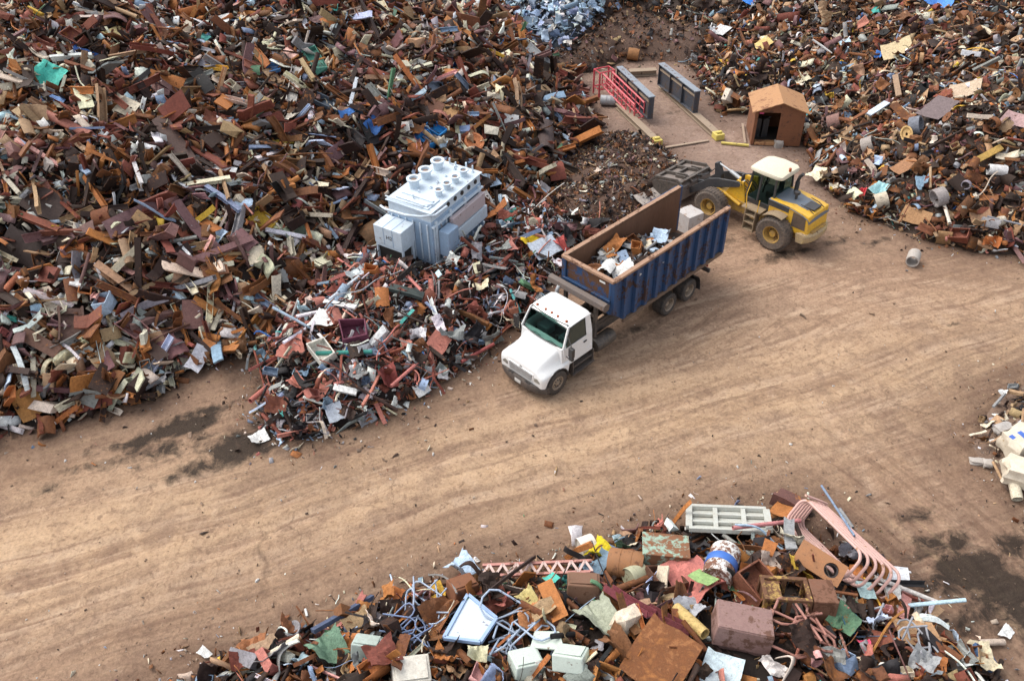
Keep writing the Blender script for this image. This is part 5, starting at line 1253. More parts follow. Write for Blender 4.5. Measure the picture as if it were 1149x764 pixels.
# right heap and back
H('crumpled_sheet', 'blue_tarp', 'crumpled bright blue tarp at the top of the right heap', 'tarp', (1035, 3), (1072, 8), 1.6, .5, (.08, .24, .62), .0, .4, 0, 2, lm='blue tarp')
H('crumpled_sheet', 'blue_scrap', 'small bright blue crumpled scrap at the top of the back heap', 'scrap', (842, 6), (854, 4), .9, .5, (.04, .2, .6), .0, .4, 0, 4, lm='small blue scrap')
H('steel_plate', 'salmon_sheet', 'salmon-pink plate on the heap behind the right plate girder', 'plate', (818, 78), (828, 74), .6, .08, (.55, .24, .19), .05, .35, 12, lm='salmon plate')
H('steel_plate', 'cream_yellow_plate', 'cream-yellow plate at the right heap left of the shed roof top', 'plate', (850, 60), (866, 50), .9, .1, (.60, .44, .17), .12, .4, 10, 1, lm='cream-yellow bent plate')
H('steel_plate', 'white_grey_plate', 'pale grey plate in the back heap above the right girder', 'plate', (804, 38), (818, 42), .9, .08, (.48, .48, .48), .1, .4, 10, 3)
H('steel_plate', 'folded_sheet', 'large folded tan and white panel in the right heap', 'panel', (990, 66), (1024, 56), 1.3, .3, (.50, .40, .24), .15, .45, 8, 3, lm='folded tan panel')
H('steel_plate', 'tan_long_sheet', 'long tan torn sheet in the upper part of the right heap', 'sheet', (1066, 112), (1104, 104), 1.1, .2, (.46, .35, .25), .12, .45, 8, 5, lm='long tan sheet')
H('steel_plate', 'mauve_grey_plate', 'broad mauve-grey pointed plate in the right heap', 'plate', (1040, 140), (1066, 120), 1.3, .1, (.16, .12, .12), .12, .45, 10, 1, lm='mauve-grey plate')
H('steel_plate', 'brown_curved_plate', 'orange-brown curved plate low in the right heap', 'plate', (1004, 200), (1028, 186), .75, .1, (.30, .15, .075), .3, .4, 8, 3, lm='orange-brown curved plate')
H('square_bar', 'white_flat_bar', 'pale blue-white flat bar leaning in the right heap above the loader', 'bar', (972, 138), (994, 124), .35, .1, (.60, .66, .72), .04, .45, 10, lm='pale flat bar')
H('square_bar', 'tan_bar', 'tan bar standing upright in the right heap', 'bar', (1006, 92), (1010, 116), .3, .12, (.30, .2, .13), .2, .45, 0)
H('square_bar', 'yellow_tan_beam', 'yellow-tan timber lying in the right heap near the right edge', 'beam', (1088, 186), (1118, 170), .3, .2, (.46, .29, .08), .2, .45, 0, lm='yellow-tan timber')
H('steel_plate', 'pinkish_sheet', 'pink-grey curved sheet at the right edge of the right heap', 'sheet', (1120, 134), (1149, 146), .9, .25, (.40, .26, .25), .08, .45, 0, 3, lm='pink-grey sheet')
H('pipe_ring', 'pipe_ring', 'brown ring standing on edge just right of the rusty shed', 'ring', (932, 146), (946, 142), .9, .85, (.22, .12, .10), .25, .35, 50, lm='brown ring', group='rings in the right heap')
H('pipe_ring', 'pipe_ring', 'dark grey-blue ring in the middle of the right heap', 'ring', (1024, 150), (1036, 148), .95, .95, (.16, .17, .20), .15, .4, 60, 1, lm='dark grey-blue ring', group='rings in the right heap')
H('pipe_ring', 'pipe_ring', 'grey ring low in the right heap right of the loader exhaust', 'ring', (972, 172), (984, 168), .85, .85, (.32, .28, .25), .15, .4, 60, 2, group='rings in the right heap')
H('pipe_ring', 'pipe_ring', 'cream ring at the foot of the right heap', 'ring', (982, 232), (996, 228), .75, .7, (.50, .43, .33), .2, .35, 50, 1, lm='cream ring', group='rings in the right heap')
H('pipe_ring', 'pipe_ring', 'grey-brown ring near the right heap foot below the tan drums', 'ring', (1046, 228), (1058, 224), .85, .85, (.27, .24, .23), .15, .4, 60, 3, group='rings in the right heap')
H('scrap_pipe', 'white_drum', 'white short cylinder near the right end of the right heap', 'drum', (1104, 196), (1124, 198), .5, .5, (.58, .57, .56), .08, .45, 0, lm='white short cylinder')
H('wheel_disc', 'yellow_disc', 'yellow-brown round disc with crossed bars in the right heap', 'disc', (1012, 160), (1026, 157), .8, .3, (.52, .34, .14), .1, .45, 30, lm='yellow-brown disc')
H('crumpled_sheet', 'red_scrap', 'small bright red scrap at the foot of the right heap', 'scrap', (964, 220), (972, 222), .6, .5, (.55, .06, .07), .02, .35, 0, 1, lm='bright red scrap')
H('crumpled_sheet', 'pale_teal_scrap', 'pale teal scrap right of the red scrap in the right heap', 'scrap', (982, 214), (998, 220), .75, .4, (.32, .55, .58), .03, .35, 0, 3)
H('crumpled_sheet', 'teal_scrap', 'bright turquoise crumple right of the rusty shed wall', 'scrap', (904, 134), (916, 128), .6, .45, (.04, .42, .52), .02, .3, 0, 2, lm='turquoise crumple')
H('steel_plate', 'foot_plate', 'orange-brown plate lying at the foot of the right heap', 'plate', (1012, 240), (1044, 250), .75, .08, (.38, .21, .10), .2, .25, 10, 1, lm='orange-brown foot plate')
H('steel_plate', 'foot_plate', 'tan-brown plate right at the foot of the heap, right part', 'plate', (1086, 248), (1110, 246), .9, .08, (.33, .19, .11), .2, .3, 10, 3)
H('pipe_ring', 'pipe_ring', 'brown ring lying flat at the heap foot above the pale concrete ring', 'ring', (1050, 268), (1066, 270), .8, .3, (.30, .17, .08), .3, .12, 75, 2, group='rings in the right heap')
H('scrap_pipe', 'exhaust_duct', 'pale blue strip left of the loader exhaust in the right heap', 'pipe', (934, 172), (948, 186), .25, .2, (.48, .60, .70), .04, .35, 0)
H('scrap_pipe', 'rusty_drum', 'rusty orange drum at the foot of the dark back heap', 'drum', (704, 64), (716, 66), .8, .75, (.28, .13, .05), .35, .3, 0, lm='rusty orange drum')
lump('tan_stone', 'round tan stone on the ground by the shed doorway', 'stone', (873, 165), (.42, .4, .4), M_con, 0, 31)
hero('steel_plate', 'pale_slab', 'long pale weathered slab on the mound behind the blue container', 'slab', (714, 228), (752, 212), .75, .3, (.48, .42, .37), .08, .25, 0, 1, lm='long pale slab')
# ------------------------------------------------------------------ near heap
M_gate = paint('grey_white_gate', (.44, .46, .43), .5, rust=.22, rustcol=(.26, .13, .06), dirt=.3, dirtcol=(.35, .3, .22))
A, B_, C_, D_ = hit(765, 606), hit(856, 611), hit(866, 586), hit(781, 583)
ex = ((B_-A)+(C_-D_)).normalized(); ey = ((D_-A)+(C_-B_)); gl, gw = ((B_-A).length+(C_-D_).length)/2, ey.length/2; ez = ex.cross(ey).normalized(); ey = ez.cross(ex)
GT = Matrix.Translation((A+B_+C_+D_)/4 + ez*.42) @ Matrix((ex, ey, ez)).transposed().to_4x4()
gt = thing('metal_gate', 'grey-white framed metal gate panel lying flat at the top of the near heap', 'gate', GT); landmark(gt, 'grey-white gate panel', (815, 597))
gw = max(gw, 1.0); m = MB()
for y in (-gw/2, gw/2): m.box(-gl/2, gl/2, y-.07, y+.07, -.06, .08)
for x in (-gl/2, gl/2): m.box(x-.10, x+.10, -gw/2+.075, gw/2-.075, -.06, .078)
m.build('frame', M_gate, gt, 0, .012)
m = MB()
for k in (-.17, .17): m.box(-gl/2+.1, gl/2-.1, gw*k-.05, gw*k+.05, -.05, .05)
for k in (-.16, .2): m.box(gl*k-.07, gl*k+.07, -gw/2+.08, gw/2-.08, -.055, .062)
m.build('bars', M_gate, gt, 0, .01)
MB().box(-gl/2+.02, gl/2-.02, -gw/2+.02, gw/2-.02, -.10, -.075).build('back_sheet', M_gate, gt)
excl(GT, 1.0, gl)
# pink bent boiler tubes
M_pt = paint('pink_tube_paint', (.56, .33, .29), .5, rust=.35, rustcol=(.42, .22, .12), dirt=.25, dirtcol=(.55, .42, .36))
A, B_ = hit(893, 604), hit(950, 662); d = (B_-A); PL = d.length; d.normalize(); nn = normal1(*((A+B_)/2)[:2]); y = nn.cross(d).normalized(); z = d.cross(y)
PT = Matrix.Translation(A + z*.35) @ Matrix((d, y, z)).transposed().to_4x4() @ Matrix.Rotation(R(-14), 4, 'X')
pt = thing('tube_rack', 'rack of bent pale pink tubes on the right of the near heap', 'tube rack', PT); landmark(pt, 'pink tube rack', (925, 625))
def rloop(y0, y1, x0, x1, z0, z1, rr, n=6):
    P = []
    for cx, cz, a0 in ((x1-rr, z1-rr, 90), (x1-rr, z0+rr, 0), (x0+rr, z0+rr, -90), (x0+rr, z1-rr, -180)):
        for k in range(n+1):
            a = R(a0 - 90*k/n) if False else R(a0 - 90*k/n)
            P.append((cx + rr*math.cos(a), cz + rr*math.sin(a)))
    return P
for k in range(6):
    y0 = -.56 + k*.215; pts = rloop(0, 0, -.25 - .04*k, PL+.15 + .10*k, -.05, .90, .28)
    MB().tube([(x, y0 + .10*(x/PL)*(k-2.5)*.5, zz) for x, zz in pts], .045, 8, closed=True).build('bent_tube', M_pt, pt, 50)
m = MB(); m.bar((-.2, -.6, .98), (-.2, .55, .98), .09, .05); m.bar((PL, -.75, .1), (PL, .85, .1), .06, .06); m.build('tie_bar', M_pt, pt)
excl(PT, 1.0, 0); EXCL += [(A.x + (B_.x-A.x)*k, A.y + (B_.y-A.y)*k, .7) for k in (0, .33, .66, 1)]
H('scrap_pipe', 'grey_rod', 'thin blue-grey rod leaning on the pink tube rack', 'rod', (900, 583), (935, 640), .07, .07, 'blue grey', .05, 1.35, 0, 1)
H('scrap_pipe', 'painted_pipe', 'long pink pipe with a teal band left of the pink tube rack', 'pipe', (818, 617), (893, 607), .13, .13, (.50, .20, .20), .1, .75, 0, 1, lm='pink and teal pipe')
H('angle_iron', 'rusty_fold', 'folded dark rusty plates at the peak of the near heap', 'plate', (868, 562), (905, 582), .9, .5, (.13, .06, .05), .3, .45, 0, 2, lm='dark folded plates')
H('steel_plate', 'rusty_flange', 'orange-brown plate with a curved slot left of the tube rack', 'plate', (864, 582), (890, 592), .7, .1, 'orange rust', .4, .45, 10, 3)
# brown steel box on its base
M_bb = paint('brown_red_steel', (.22, .125, .11), .55, rust=.55, rustcol=(.16, .075, .05), dirt=.35, dirtcol=(.30, .20, .17), scale=1.2)
A, B_ = hit(806, 716), hit(856, 722); d = (B_-A).normalized(); L = (B_-A).length
BX = Matrix.Translation((A+B_)/2 + Vector((0, .12, .40))) @ Matrix.Rotation(math.atan2(d.y, d.x), 4, 'Z') @ Matrix.Scale(.88, 4) @ Matrix.Rotation(R(-8), 4, 'X') @ Matrix.Rotation(R(5), 4, 'Y')
bx = thing('steel_box', 'heavy brown-red steel box with stepped base in the near heap', 'box', BX); landmark(bx, 'brown-red steel box', (830, 705)); excl(BX, 1.15)
MB().hull8([(-.80, -.52, -.32), (.80, -.52, -.32), (.80, .52, -.32), (-.80, .52, -.32)], [(-.78, -.50, .42), (.78, -.50, .42), (.78, .50, .42), (-.78, .50, .42)]).build('body', M_bb, bx, 0, .03)
MB().box(-.62, .66, -.42, .42, -.55, -.325).build('base', M_bb, bx, 0, .02)
m = MB(); m.box(-.76, .76, -.48, .48, .422, .45); m.build('lid', M_bb, bx, 0, .01)
# green rusted box
M_gr = paint('flaking_green', (.24, .36, .28), .6, rust=.75, rustcol=(.26, .11, .05), dirt=.3, dirtcol=(.4, .42, .34), scale=1.6)
A, B_ = hit(724, 640), hit(768, 642); d = (B_-A).normalized()
GX = Matrix.Translation((A+B_)/2 + Vector((0, .25, .42))) @ Matrix.Rotation(math.atan2(d.y, d.x), 4, 'Z') @ Matrix.Rotation(R(-14), 4, 'X')
gx = thing('green_box', 'flaking pale green box with rust patches in the near heap', 'box', GX); landmark(gx, 'flaking green box', (746, 630)); excl(GX, .85)
MB().box(-.62, .62, -.45, .45, -.35, .34).build('body', M_gr, gx, 0, .03)
MB().box(-.66, .66, -.49, .49, .345, .39).build('lid', M_gr, gx, 0, .015)
# rusty horizontal drum
M_rd = paint('rusty_drum', (.26, .115, .045), .8, rust=.5, rustcol=(.17, .07, .03), dirt=.2)
def drum(name, label, p, q, r_, mat, lift, lm=None, up=.0):
    A, B_ = hit(*p), hit(*q); d = B_-A; L = d.length; d.normalize(); y = Vector((0, 0, 1)).cross(d).normalized(); z = d.cross(y)
    M = Matrix.Translation((A+B_)/2 + Vector((0, 0, lift))) @ Matrix((d, y, z)).transposed().to_4x4()
    t_ = thing(name, label, 'drum', M)
    MB().lathe([(r_*.93, -L/2+.05), (r_*.97, -L/2), (r_, -L/2+.02), (r_, -L*.17), (r_*1.03, -L*.16), (r_, -L*.15), (r_, L*.15), (r_*1.03, L*.16), (r_, L*.17), (r_, L/2-.02), (r_*.97, L/2), (r_*.93, L/2-.05)], 24, axis='x', close=False).build('shell', mat, t_, 35)
    excl(M, r_*1.5, L)
    if lm: LANDMARKS.append((lm, ((p[0]+q[0])/2, (p[1]+q[1])/2)))
    return t_
drum('rusty_drum', 'rust-orange drum lying left of the flaking green box', (683, 640), (722, 646), .42, M_rd, .42, 'rust-orange drum')
M_wt = paint('white_rusted_paint', (.66, .65, .62), .5, rust=.7, rustcol=(.22, .10, .06), dirt=.15)
td = drum('white_tank', 'white rust-spotted tank with a blue band in the near heap', (812, 632), (800, 664), .42, M_wt, .55, 'white rusted tank')
MB().lathe([(.432, -.12), (.445, -.10), (.445, .14), (.432, .16)], 24, axis='x').build('blue_band', plain('blue_band_paint', (.03, .13, .45), .5), td, 40)
drum('white_drum', 'small dirty white drum at the upper left of the near heap', (650, 624), (666, 618), .34, paint('white_drum_paint', (.68, .65, .58), .6, rust=.15, dirt=.25), .34, 'small white drum')
drum('green_tank', 'small rounded pale green tank in front of the rust-orange drum', (704, 658), (720, 650), .30, paint('pale_green_tank', (.36, .36, .24), .6, rust=.4, dirt=.25), .38)
H('crumpled_sheet', 'pink_hood', 'large salmon-pink bent hood with a green inside', 'sheet', (766, 650), (800, 688), 1.2, .6, (.52, .18, .15), .1, .5, 10, 3, lm='salmon-pink hood')
H('steel_plate', 'green_strip', 'bright green strip panel inside the salmon-pink hood', 'panel', (782, 668), (806, 684), .45, .12, (.24, .36, .14), .08, .80, 0, 1)
H('dented_box', 'slatted_crate', 'rust-brown slatted crate leaning right of the white tank', 'crate', (836, 678), (862, 656), 1.0, .7, (.22, .085, .05), .3, .45, 25, 0, lm='slatted rusty crate')
# yellow rusted machine frame
M_yr = paint('rusted_yellow', (.38, .24, .06), .6, rust=.8, rustcol=(.17, .075, .035), dirt=.3)
A, B_ = hit(864, 692), hit(922, 700); d = (B_-A).normalized(); L = (B_-A).length
MF = Matrix.Translation((A+B_)/2 + Vector((0, .35, .45))) @ Matrix.Rotation(math.atan2(d.y, d.x), 4, 'Z') @ Matrix.Rotation(R(-10), 4, 'X')
mf = thing('machine_frame', 'rusted yellow open machine frame in the near heap', 'machine', MF); landmark(mf, 'rusted yellow machine frame', (890, 680)); excl(MF, .9, 1.0)
m = MB()
for x in (-.85, -.25, .25):
    for yy in (-.36, .36): m.box(x-.05, x+.05, yy-.05, yy+.05, -.45, .35)
for yy in (-.36, .36):
    for zz in (-.42, .33): m.box(-.9, .3, yy-.055, yy+.055, zz-.04, zz+.045)
for x in (-.85, .25): m.box(x-.052, x+.052, -.31, .31, .29, .37)
m.build('frame', M_yr, mf, 0, .01)
MB().box(-.86, -.42, -.30, .30, -.3, .31).build('engine_block', M_yr, mf, 0, .03)
m = MB()
for zz in (-.15, .02, .19): m.lathe([(.02, -.305), (.06, -.305), (.06, -.29), (.02, -.29)], 12, (-.62, 0, zz), 'y')
m.build('round_ports', M_hole, mf)
MB().box(.34, .95, -.40, .40, -.45, .36).build('rusty_housing', M_bb if False else paint('rusty_housing', (.16, .065, .035), .8, rust=.5), mf, 0, .02)
MB().box(-.36, .2, -.3, .3, -.4, -.2).build('tray', M_hole, mf)
# orange bracket plate with a hole
A = hit(916, 655); BR = Matrix.Translation(A + Vector((0, 0, .85))) @ Matrix.Rotation(R(-42), 4, 'Z') @ Matrix.Rotation(R(28), 4, 'X') @ Matrix.Rotation(R(14), 4, 'Y')
br = thing('bracket_plate', 'orange-brown bracket with a big round hole below the tube rack', 'bracket', BR); landmark(br, 'holed orange bracket', (915, 648))
m = MB(); n = 20; outer = [(.62*math.cos(a)*1.0 if abs(math.cos(a)) < .0 else max(-.75, min(.55, 1.1*math.cos(a))), max(-.32, min(.32, .6*math.sin(a)))) for a in [2*math.pi*k/n for k in range(n)]]
inner = [(.22 + .20*math.cos(2*math.pi*k/n), .20*math.sin(2*math.pi*k/n)) for k in range(n)]
vs = [(x, y, z) for z in (.0, .10) for ring in (outer, inner) for x, y in ring]; fs = []
for k in range(n):
    k2 = (k+1) % n
    fs += [(k, k2, n+k2, n+k), (2*n+k, 3*n+k, 3*n+k2, 2*n+k2), (k, 2*n+k, 2*n+k2, k2), (n+k, n+k2, 3*n+k2, 3*n+k)]
m.add(vs, fs); m.build('plate', paint('orange_rust_plate', (.38, .17, .07), .7, rust=.35, rustcol=(.2, .08, .03)), br)
m = MB(); m.lathe([(.20, -.35), (.20, .0), (.16, .0), (.16, -.35)], 20, (.22, 0, 0), 'z', True); m.box(-.7, -.1, -.28, .28, -.3, -.005); m.build('socket', M_dk, br, 40)
# maroon channel arms
H('steel_channel', 'maroon_channel', 'long maroon channel arm with pierced end in the near heap', 'channel', (684, 682), (734, 714), .32, .22, (.17, .04, .05), .08, .65, -20, 0, lm='maroon channel arm')
H('steel_channel', 'maroon_channel', 'maroon channel arm continuing below the pierced one', 'channel', (724, 700), (778, 728), .30, .22, (.14, .035, .04), .1, .55, -20, 1)
H('scrap_pipe', 'yellow_bottle', 'slim yellow-tan gas bottle between maroon arm and steel box', 'gas bottle', (758, 700), (790, 730), .30, .30, (.50, .36, .14), .3, .55, 0, 0, lm='yellow-tan gas bottle')
H('crumpled_sheet', 'grey_sack', 'torn grey-white sack left of the brown-red steel box', 'sack', (766, 688), (786, 706), .75, .5, (.42, .43, .46), .03, .4, 0, 4)
H('steel_plate', 'big_rust_plate', 'large sloping rust-orange plate at the bottom edge of near heap', 'plate', (712, 730), (770, 768), 1.7, .06, (.30, .125, .045), .75, .55, 8, 2, lm='large rust-orange plate')
H('dented_box', 'brown_pit_box', 'dark open brown bin behind the maroon channel arm', 'bin', (732, 672), (764, 662), 1.0, .7, (.11, .05, .03), .35, .35, 10, 3)
H('scrap_pipe', 'rust_pole', 'thick rusty pole pointing at the flaking green box', 'pole', (680, 682), (752, 656), .2, .2, 'rust brown', .4, .5, 0, 0, lm='thick rusty pole')
H('steel_plate', 'light_blue_fender', 'pale blue-white sheet at the bottom edge right of the rust plate', 'sheet', (786, 748), (826, 766), .9, .3, (.50, .60, .64), .08, .4, 0, 3, lm='pale blue-white bottom sheet')
H('crumpled_sheet', 'tan_tarp', 'grey-green and tan crumpled tarp in the near heap', 'tarp', (656, 716), (692, 704), 1.5, .6, (.32, .34, .26), .12, .45, 0, 2, lm='grey-green tarp')
H('crumpled_sheet', 'brown_cowl', 'rusty brown cowl left of the large rust plate', 'cowl', (684, 742), (702, 730), .95, .7, (.20, .09, .04), .4, .4, 0, 5)
# pale blue and white things at the bottom middle
M_bw = paint('blue_white_enamel', (.46, .55, .65), .45, rust=.3, rustcol=(.2, .2, .25), dirt=.3, dirtcol=(.66, .66, .64))
A, B_, C_ = hit(500, 742), hit(530, 682), hit(556, 712)
def quad_panel(name, label, cat, P, th, mat, lift, frame=None, lm=None):
    """P: four corners on the pile, in order"""
    Q = [hit(*p) for p in P]; c_ = sum(Q, Vector())/4; n = (Q[2]-Q[0]).cross(Q[3]-Q[1]).normalized()
    if n.z < 0: n = -n
    e = (Q[1]-Q[0]); e = (e - n*e.dot(n)).normalized(); f = n.cross(e)
    M = Matrix.Translation(c_ + n*lift) @ Matrix((e, f, n)).transposed().to_4x4()
    L2 = [((q-c_).dot(e), (q-c_).dot(f)) for q in Q]
    t_ = thing(name, label, cat, M); MB().hull8([(x, y, -th/2) for x, y in L2], [(x, y, th/2) for x, y in L2]).build('panel', mat, t_, 0, .01)
    if frame:
        m = MB()
        for i in range(4):
            a, b = L2[i], L2[(i+1) % 4]; m.bar((*a, th*.6), (*b, th*.6), .09, .09)
        m.build('rim', frame, t_)
    d0 = max((Q[i]-c_).length for i in range(4)); EXCL.append((c_.x, c_.y, d0*.75))
    if lm: LANDMARKS.append((lm, (sum(p[0] for p in P)/4, sum(p[1] for p in P)/4)))
    return t_
quad_panel('enamel_sheet', 'large pale blue-white sheet standing out at bottom centre of near heap', 'sheet', [(500, 736), (526, 684), (558, 714), (540, 738)], .05, M_bw, .55, plain('blue_edge', (.28, .40, .60), .5), 'large blue-white sheet')
M_pb = paint('pale_blue_tube', (.34, .42, .54), .5, rust=.3, dirt=.4, dirtcol=(.25, .28, .34))
def tangle(name, label, p, size, n, mat, seed, r_=.03, lm=None, flat=.5):
    rr = random.Random(seed); A = hit(*p); t_ = thing(name, label, 'tube tangle', Matrix.Translation(A + Vector((0, 0, .30))))
    for k in range(n):
        c0 = Vector((rr.uniform(-.4, .4)*size, rr.uniform(-.4, .4)*size, rr.uniform(-.1, .5)*size*flat)); a = rr.uniform(0, 6.28); L = size*rr.uniform(.5, .9); w = size*rr.uniform(.12, .3)
        P = [(-L/2, -w, 0), (L*.3, -w, 0), (L*.45, -w*.7, 0), (L/2, 0, 0), (L*.45, w*.7, 0), (L*.3, w, 0), (-L/2, w, rr.uniform(-.2, .2))]
        E = Matrix.Translation(c0) @ Matrix.Rotation(a, 4, 'Z') @ Matrix.Rotation(rr.uniform(-.8, .8), 4, 'X') @ Matrix.Rotation(rr.uniform(-.5, .5), 4, 'Y')
        MB().tube([E @ Vector(q) for q in P], r_, 7).build('bent_tube', mat, t_, 60)
    EXCL.append((A.x, A.y, size*.28))
    if lm: LANDMARKS.append((lm, p))
    return t_
tangle('tube_tangle', 'tangle of pale blue bent chair tubes right of the blue-white sheet', (580, 722), 1.6, 11, M_pb, 4, .028, 'pale blue tube tangle')
tangle('tube_tangle', 'bundle of pale blue bent tubes left of the blue-white sheet', (478, 690), 1.3, 9, M_pb, 9, .024, 'pale blue tube bundle')
tangle('tube_tangle', 'blue wire and tube bundle by the lower left of the near heap', (468, 722), 1.2, 9, paint('blue_wire', (.16, .24, .42), .5, dirt=.3), 12, .022)
tangle('tube_tangle', 'tangle of grey conduit at the right foot of the near heap', (1000, 718), 1.3, 8, paint('grey_conduit', (.30, .32, .36), .5, dirt=.3), 15, .028)
tangle('tube_tangle', 'rusty bent pipe tangle right of the brown-red steel box', (905, 722), 1.7, 10, paint('rusty_pipe_red', (.34, .15, .12), .6, rust=.4), 22, .035, 'rusty pipe tangle')
M_pg = paint('pale_green_enamel', (.48, .55, .49), .45, rust=.3, dirt=.2, dirtcol=(.4, .42, .36))
def bent_box(name, label, cat, p, dims, yaw, rx, ry, mat, lift, lm=None):
    A = hit(*p); M = Matrix.Translation(A + Vector((0, 0, lift))) @ Matrix.Rotation(R(yaw), 4, 'Z') @ Matrix.Rotation(R(rx), 4, 'X') @ Matrix.Rotation(R(ry), 4, 'Y')
    t_ = thing(name, label, cat, M); x, y, z = dims
    MB().hull8([(-x/2, -y/2, -z/2), (x/2, -y/2*.96, -z/2), (x/2*.97, y/2, -z/2), (-x/2, y/2, -z/2)], [(-x/2*.96, -y/2, z/2), (x/2, -y/2, z/2*.92), (x/2, y/2*.95, z/2), (-x/2, y/2, z/2*.95)]).build('shell', mat, t_, 0, .035)
    MB().box(-x*.42, x*.42, -y*.40, y*.40, z/2*1.0, z/2+.03).build('face_panel', mat, t_, 0, .012)
    EXCL.append((A.x, A.y, max(x, y)*.5))
    if lm: LANDMARKS.append((lm, p))
    return t_
bent_box('appliance_shell', 'pale green appliance shell at the bottom edge, left of its pair', 'appliance', (590, 752), (.75, .65, .45), 20, -15, 10, M_pg, .35, 'left green appliance shell')
bent_box('appliance_shell', 'pale green appliance shell at the bottom edge, right of its pair', 'appliance', (640, 748), (.8, .6, .45), -25, -30, -15, M_pg, .38, 'right green appliance shell')
quad_panel('bent_sheet', 'pale green flat panel joining the two appliance shells', 'panel', [(600, 742), (638, 744), (632, 724), (604, 722)], .05, M_pg, .45)
bent_box('white_bin', 'dirty white rounded bin cut by the bottom edge', 'bin', (462, 762), (.95, .7, .6), 10, 8, 8, paint('dirty_white_bin', (.66, .63, .55), .5, rust=.15, dirt=.3), .3, 'dirty white bin')
bent_box('brown_machine', 'brown cast machine block with a round hole by the rust-orange drum', 'machine', (654, 668), (.9, .7, .6), -5, -25, 0, paint('brown_cast', (.17, .085, .05), .8, rust=.35), .35, 'holed brown machine')
bent_box('rust_cube', 'rust-brown box standing at the upper left of the blue-white sheet', 'box', (520, 672), (.75, .6, .65), 30, -15, 12, M_sw, .4, 'rust-brown box')
bent_box('green_cabinet', 'pale green cabinet door with dark window at bottom left', 'cabinet', (414, 735), (.75, .5, .5), -10, -25, 0, paint('grey_green_cabinet', (.38, .46, .42), .5, rust=.3), .35, 'green cabinet')
# lattice girder
A, B_ = hit(542, 655), hit(664, 650); d = B_-A; L = d.length
M_lg = paint('pink_rust_lattice', (.46, .20, .17), .65, rust=.5, rustcol=(.20, .08, .05), dirt=.3)
LG = Matrix.Translation(A + Vector((0, .1, .50))) @ Matrix.Rotation(math.atan2(d.y, d.x), 4, 'Z') @ Matrix.Rotation(-math.asin(d.z/L), 4, 'Y')
lg = thing('lattice_girder', 'long red-white lattice girder at the upper edge of the near heap', 'girder', LG); landmark(lg, 'red-white lattice girder', (603, 652))
m = MB()
for yy in (-.18, .18): m.box(0, L, yy-.04, yy+.04, -.04, .04)
m.build('chords', M_lg, lg)
m = MB(); n = 16
for k in range(n):
    a, b = (k/n*L, -.18), ((k+1)/n*L, .18)
    if k % 2: a, b = (k/n*L, .18), ((k+1)/n*L, -.18)
    m.bar((a[0], a[1], .03), (b[0], b[1], .03), .07, .03)
m.build('lacing', paint('pale_lacing', (.58, .42, .38), .6, rust=.35), lg)
excl(LG @ Matrix.Translation((L/2, 0, 0)), .45, L)
H('angle_iron', 'dark_pole', 'long dark pole crossing the red-white lattice girder', 'pole', (540, 695), (600, 648), .14, .12, (.055, .035, .03), .15, .75, 0, 0)
H('square_bar', 'long_blue_beam', 'long dark blue bar at the lower left of the near heap', 'bar', (356, 728), (424, 688), .16, .14, (.07, .09, .15), .08, .55, 0, 0, lm='long dark blue bar')
H('crumpled_sheet', 'green_peak_sheet', 'dark green peaked sheet at bottom left of the near heap', 'sheet', (352, 752), (388, 734), 1.0, .6, (.13, .22, .15), .2, .45, 10, 2, lm='dark green peaked sheet')
H('crumpled_sheet', 'rust_frame_sheet', 'rusty orange open crumpled sheet at the bottom left end', 'sheet', (272, 742), (306, 732), 1.0, .5, (.30, .12, .05), .45, .35, 0, 5, lm='rusty orange open sheet')
H('crumpled_sheet', 'blue_crumple', 'pale blue-white crumple at the upper edge by the lattice girder', 'sheet', (508, 658), (530, 644), .8, .6, 'pale blue', .04, .5, 0, 4, lm='pale blue upper crumple')
H('crumpled_sheet', 'orange_crumple', 'bright orange rusted crumple right of the pale blue tubes', 'sheet', (588, 712), (618, 700), 1.0, .5, (.46, .20, .08), .2, .45, 0, 5, lm='bright orange crumple')
H('bent_strip', 'orange_strip', 'tall orange rusty strip standing right of the blue-white sheet', 'strip', (618, 678), (634, 716), .45, .2, 'orange rust', .4, .7, 10, 2)
H('crumpled_sheet', 'rust_crumple', 'brown torn sheet left of the blue-white sheet', 'sheet', (484, 694), (510, 706), 1.1, .6, 'rust brown', .45, .45, 0, 6)
H('crumpled_sheet', 'yellow_sheet', 'bright yellow bent sheet beside the small white drum', 'sheet', (664, 640), (682, 624), .6, .5, (.66, .52, .02), .03, .45, 0, 1, lm='yellow bent sheet')
H('crumpled_sheet', 'cream_yellow_sheet', 'pale yellow crumpled sheet in the middle of near heap', 'sheet', (586, 690), (604, 680), .7, .4, (.50, .42, .18), .1, .45, 0, 3)
H('steel_plate', 'teal_chip', 'small bright teal plate behind the orange strip', 'plate', (612, 672), (624, 668), .4, .1, (.08, .42, .34), .02, .6, 0, 1, lm='small bright teal plate')
H('scrap_pipe', 'white_long_pipe', 'long white pipe on the right slope of the near heap', 'pipe', (972, 660), (1044, 688), .13, .13, (.64, .60, .56), .05, .45, 0, 1, lm='long white pipe')
H('steel_plate', 'white_sheet', 'white folded sheet right of the pink tube rack', 'sheet', (978, 646), (1012, 656), .6, .2, (.62, .64, .68), .05, .4, 0, 3, lm='white folded sheet')
H('crumpled_sheet', 'white_rust_sheet', 'white rust-spotted sheet below the white folded sheet', 'sheet', (978, 672), (1000, 682), .75, .4, (.60, .60, .58), .25, .4, 0, 2)
H('steel_plate', 'pale_teal_plate', 'pale teal square plate right of the pink tube rack', 'plate', (954, 672), (972, 676), .6, .06, (.36, .50, .50), .05, .45, 8)
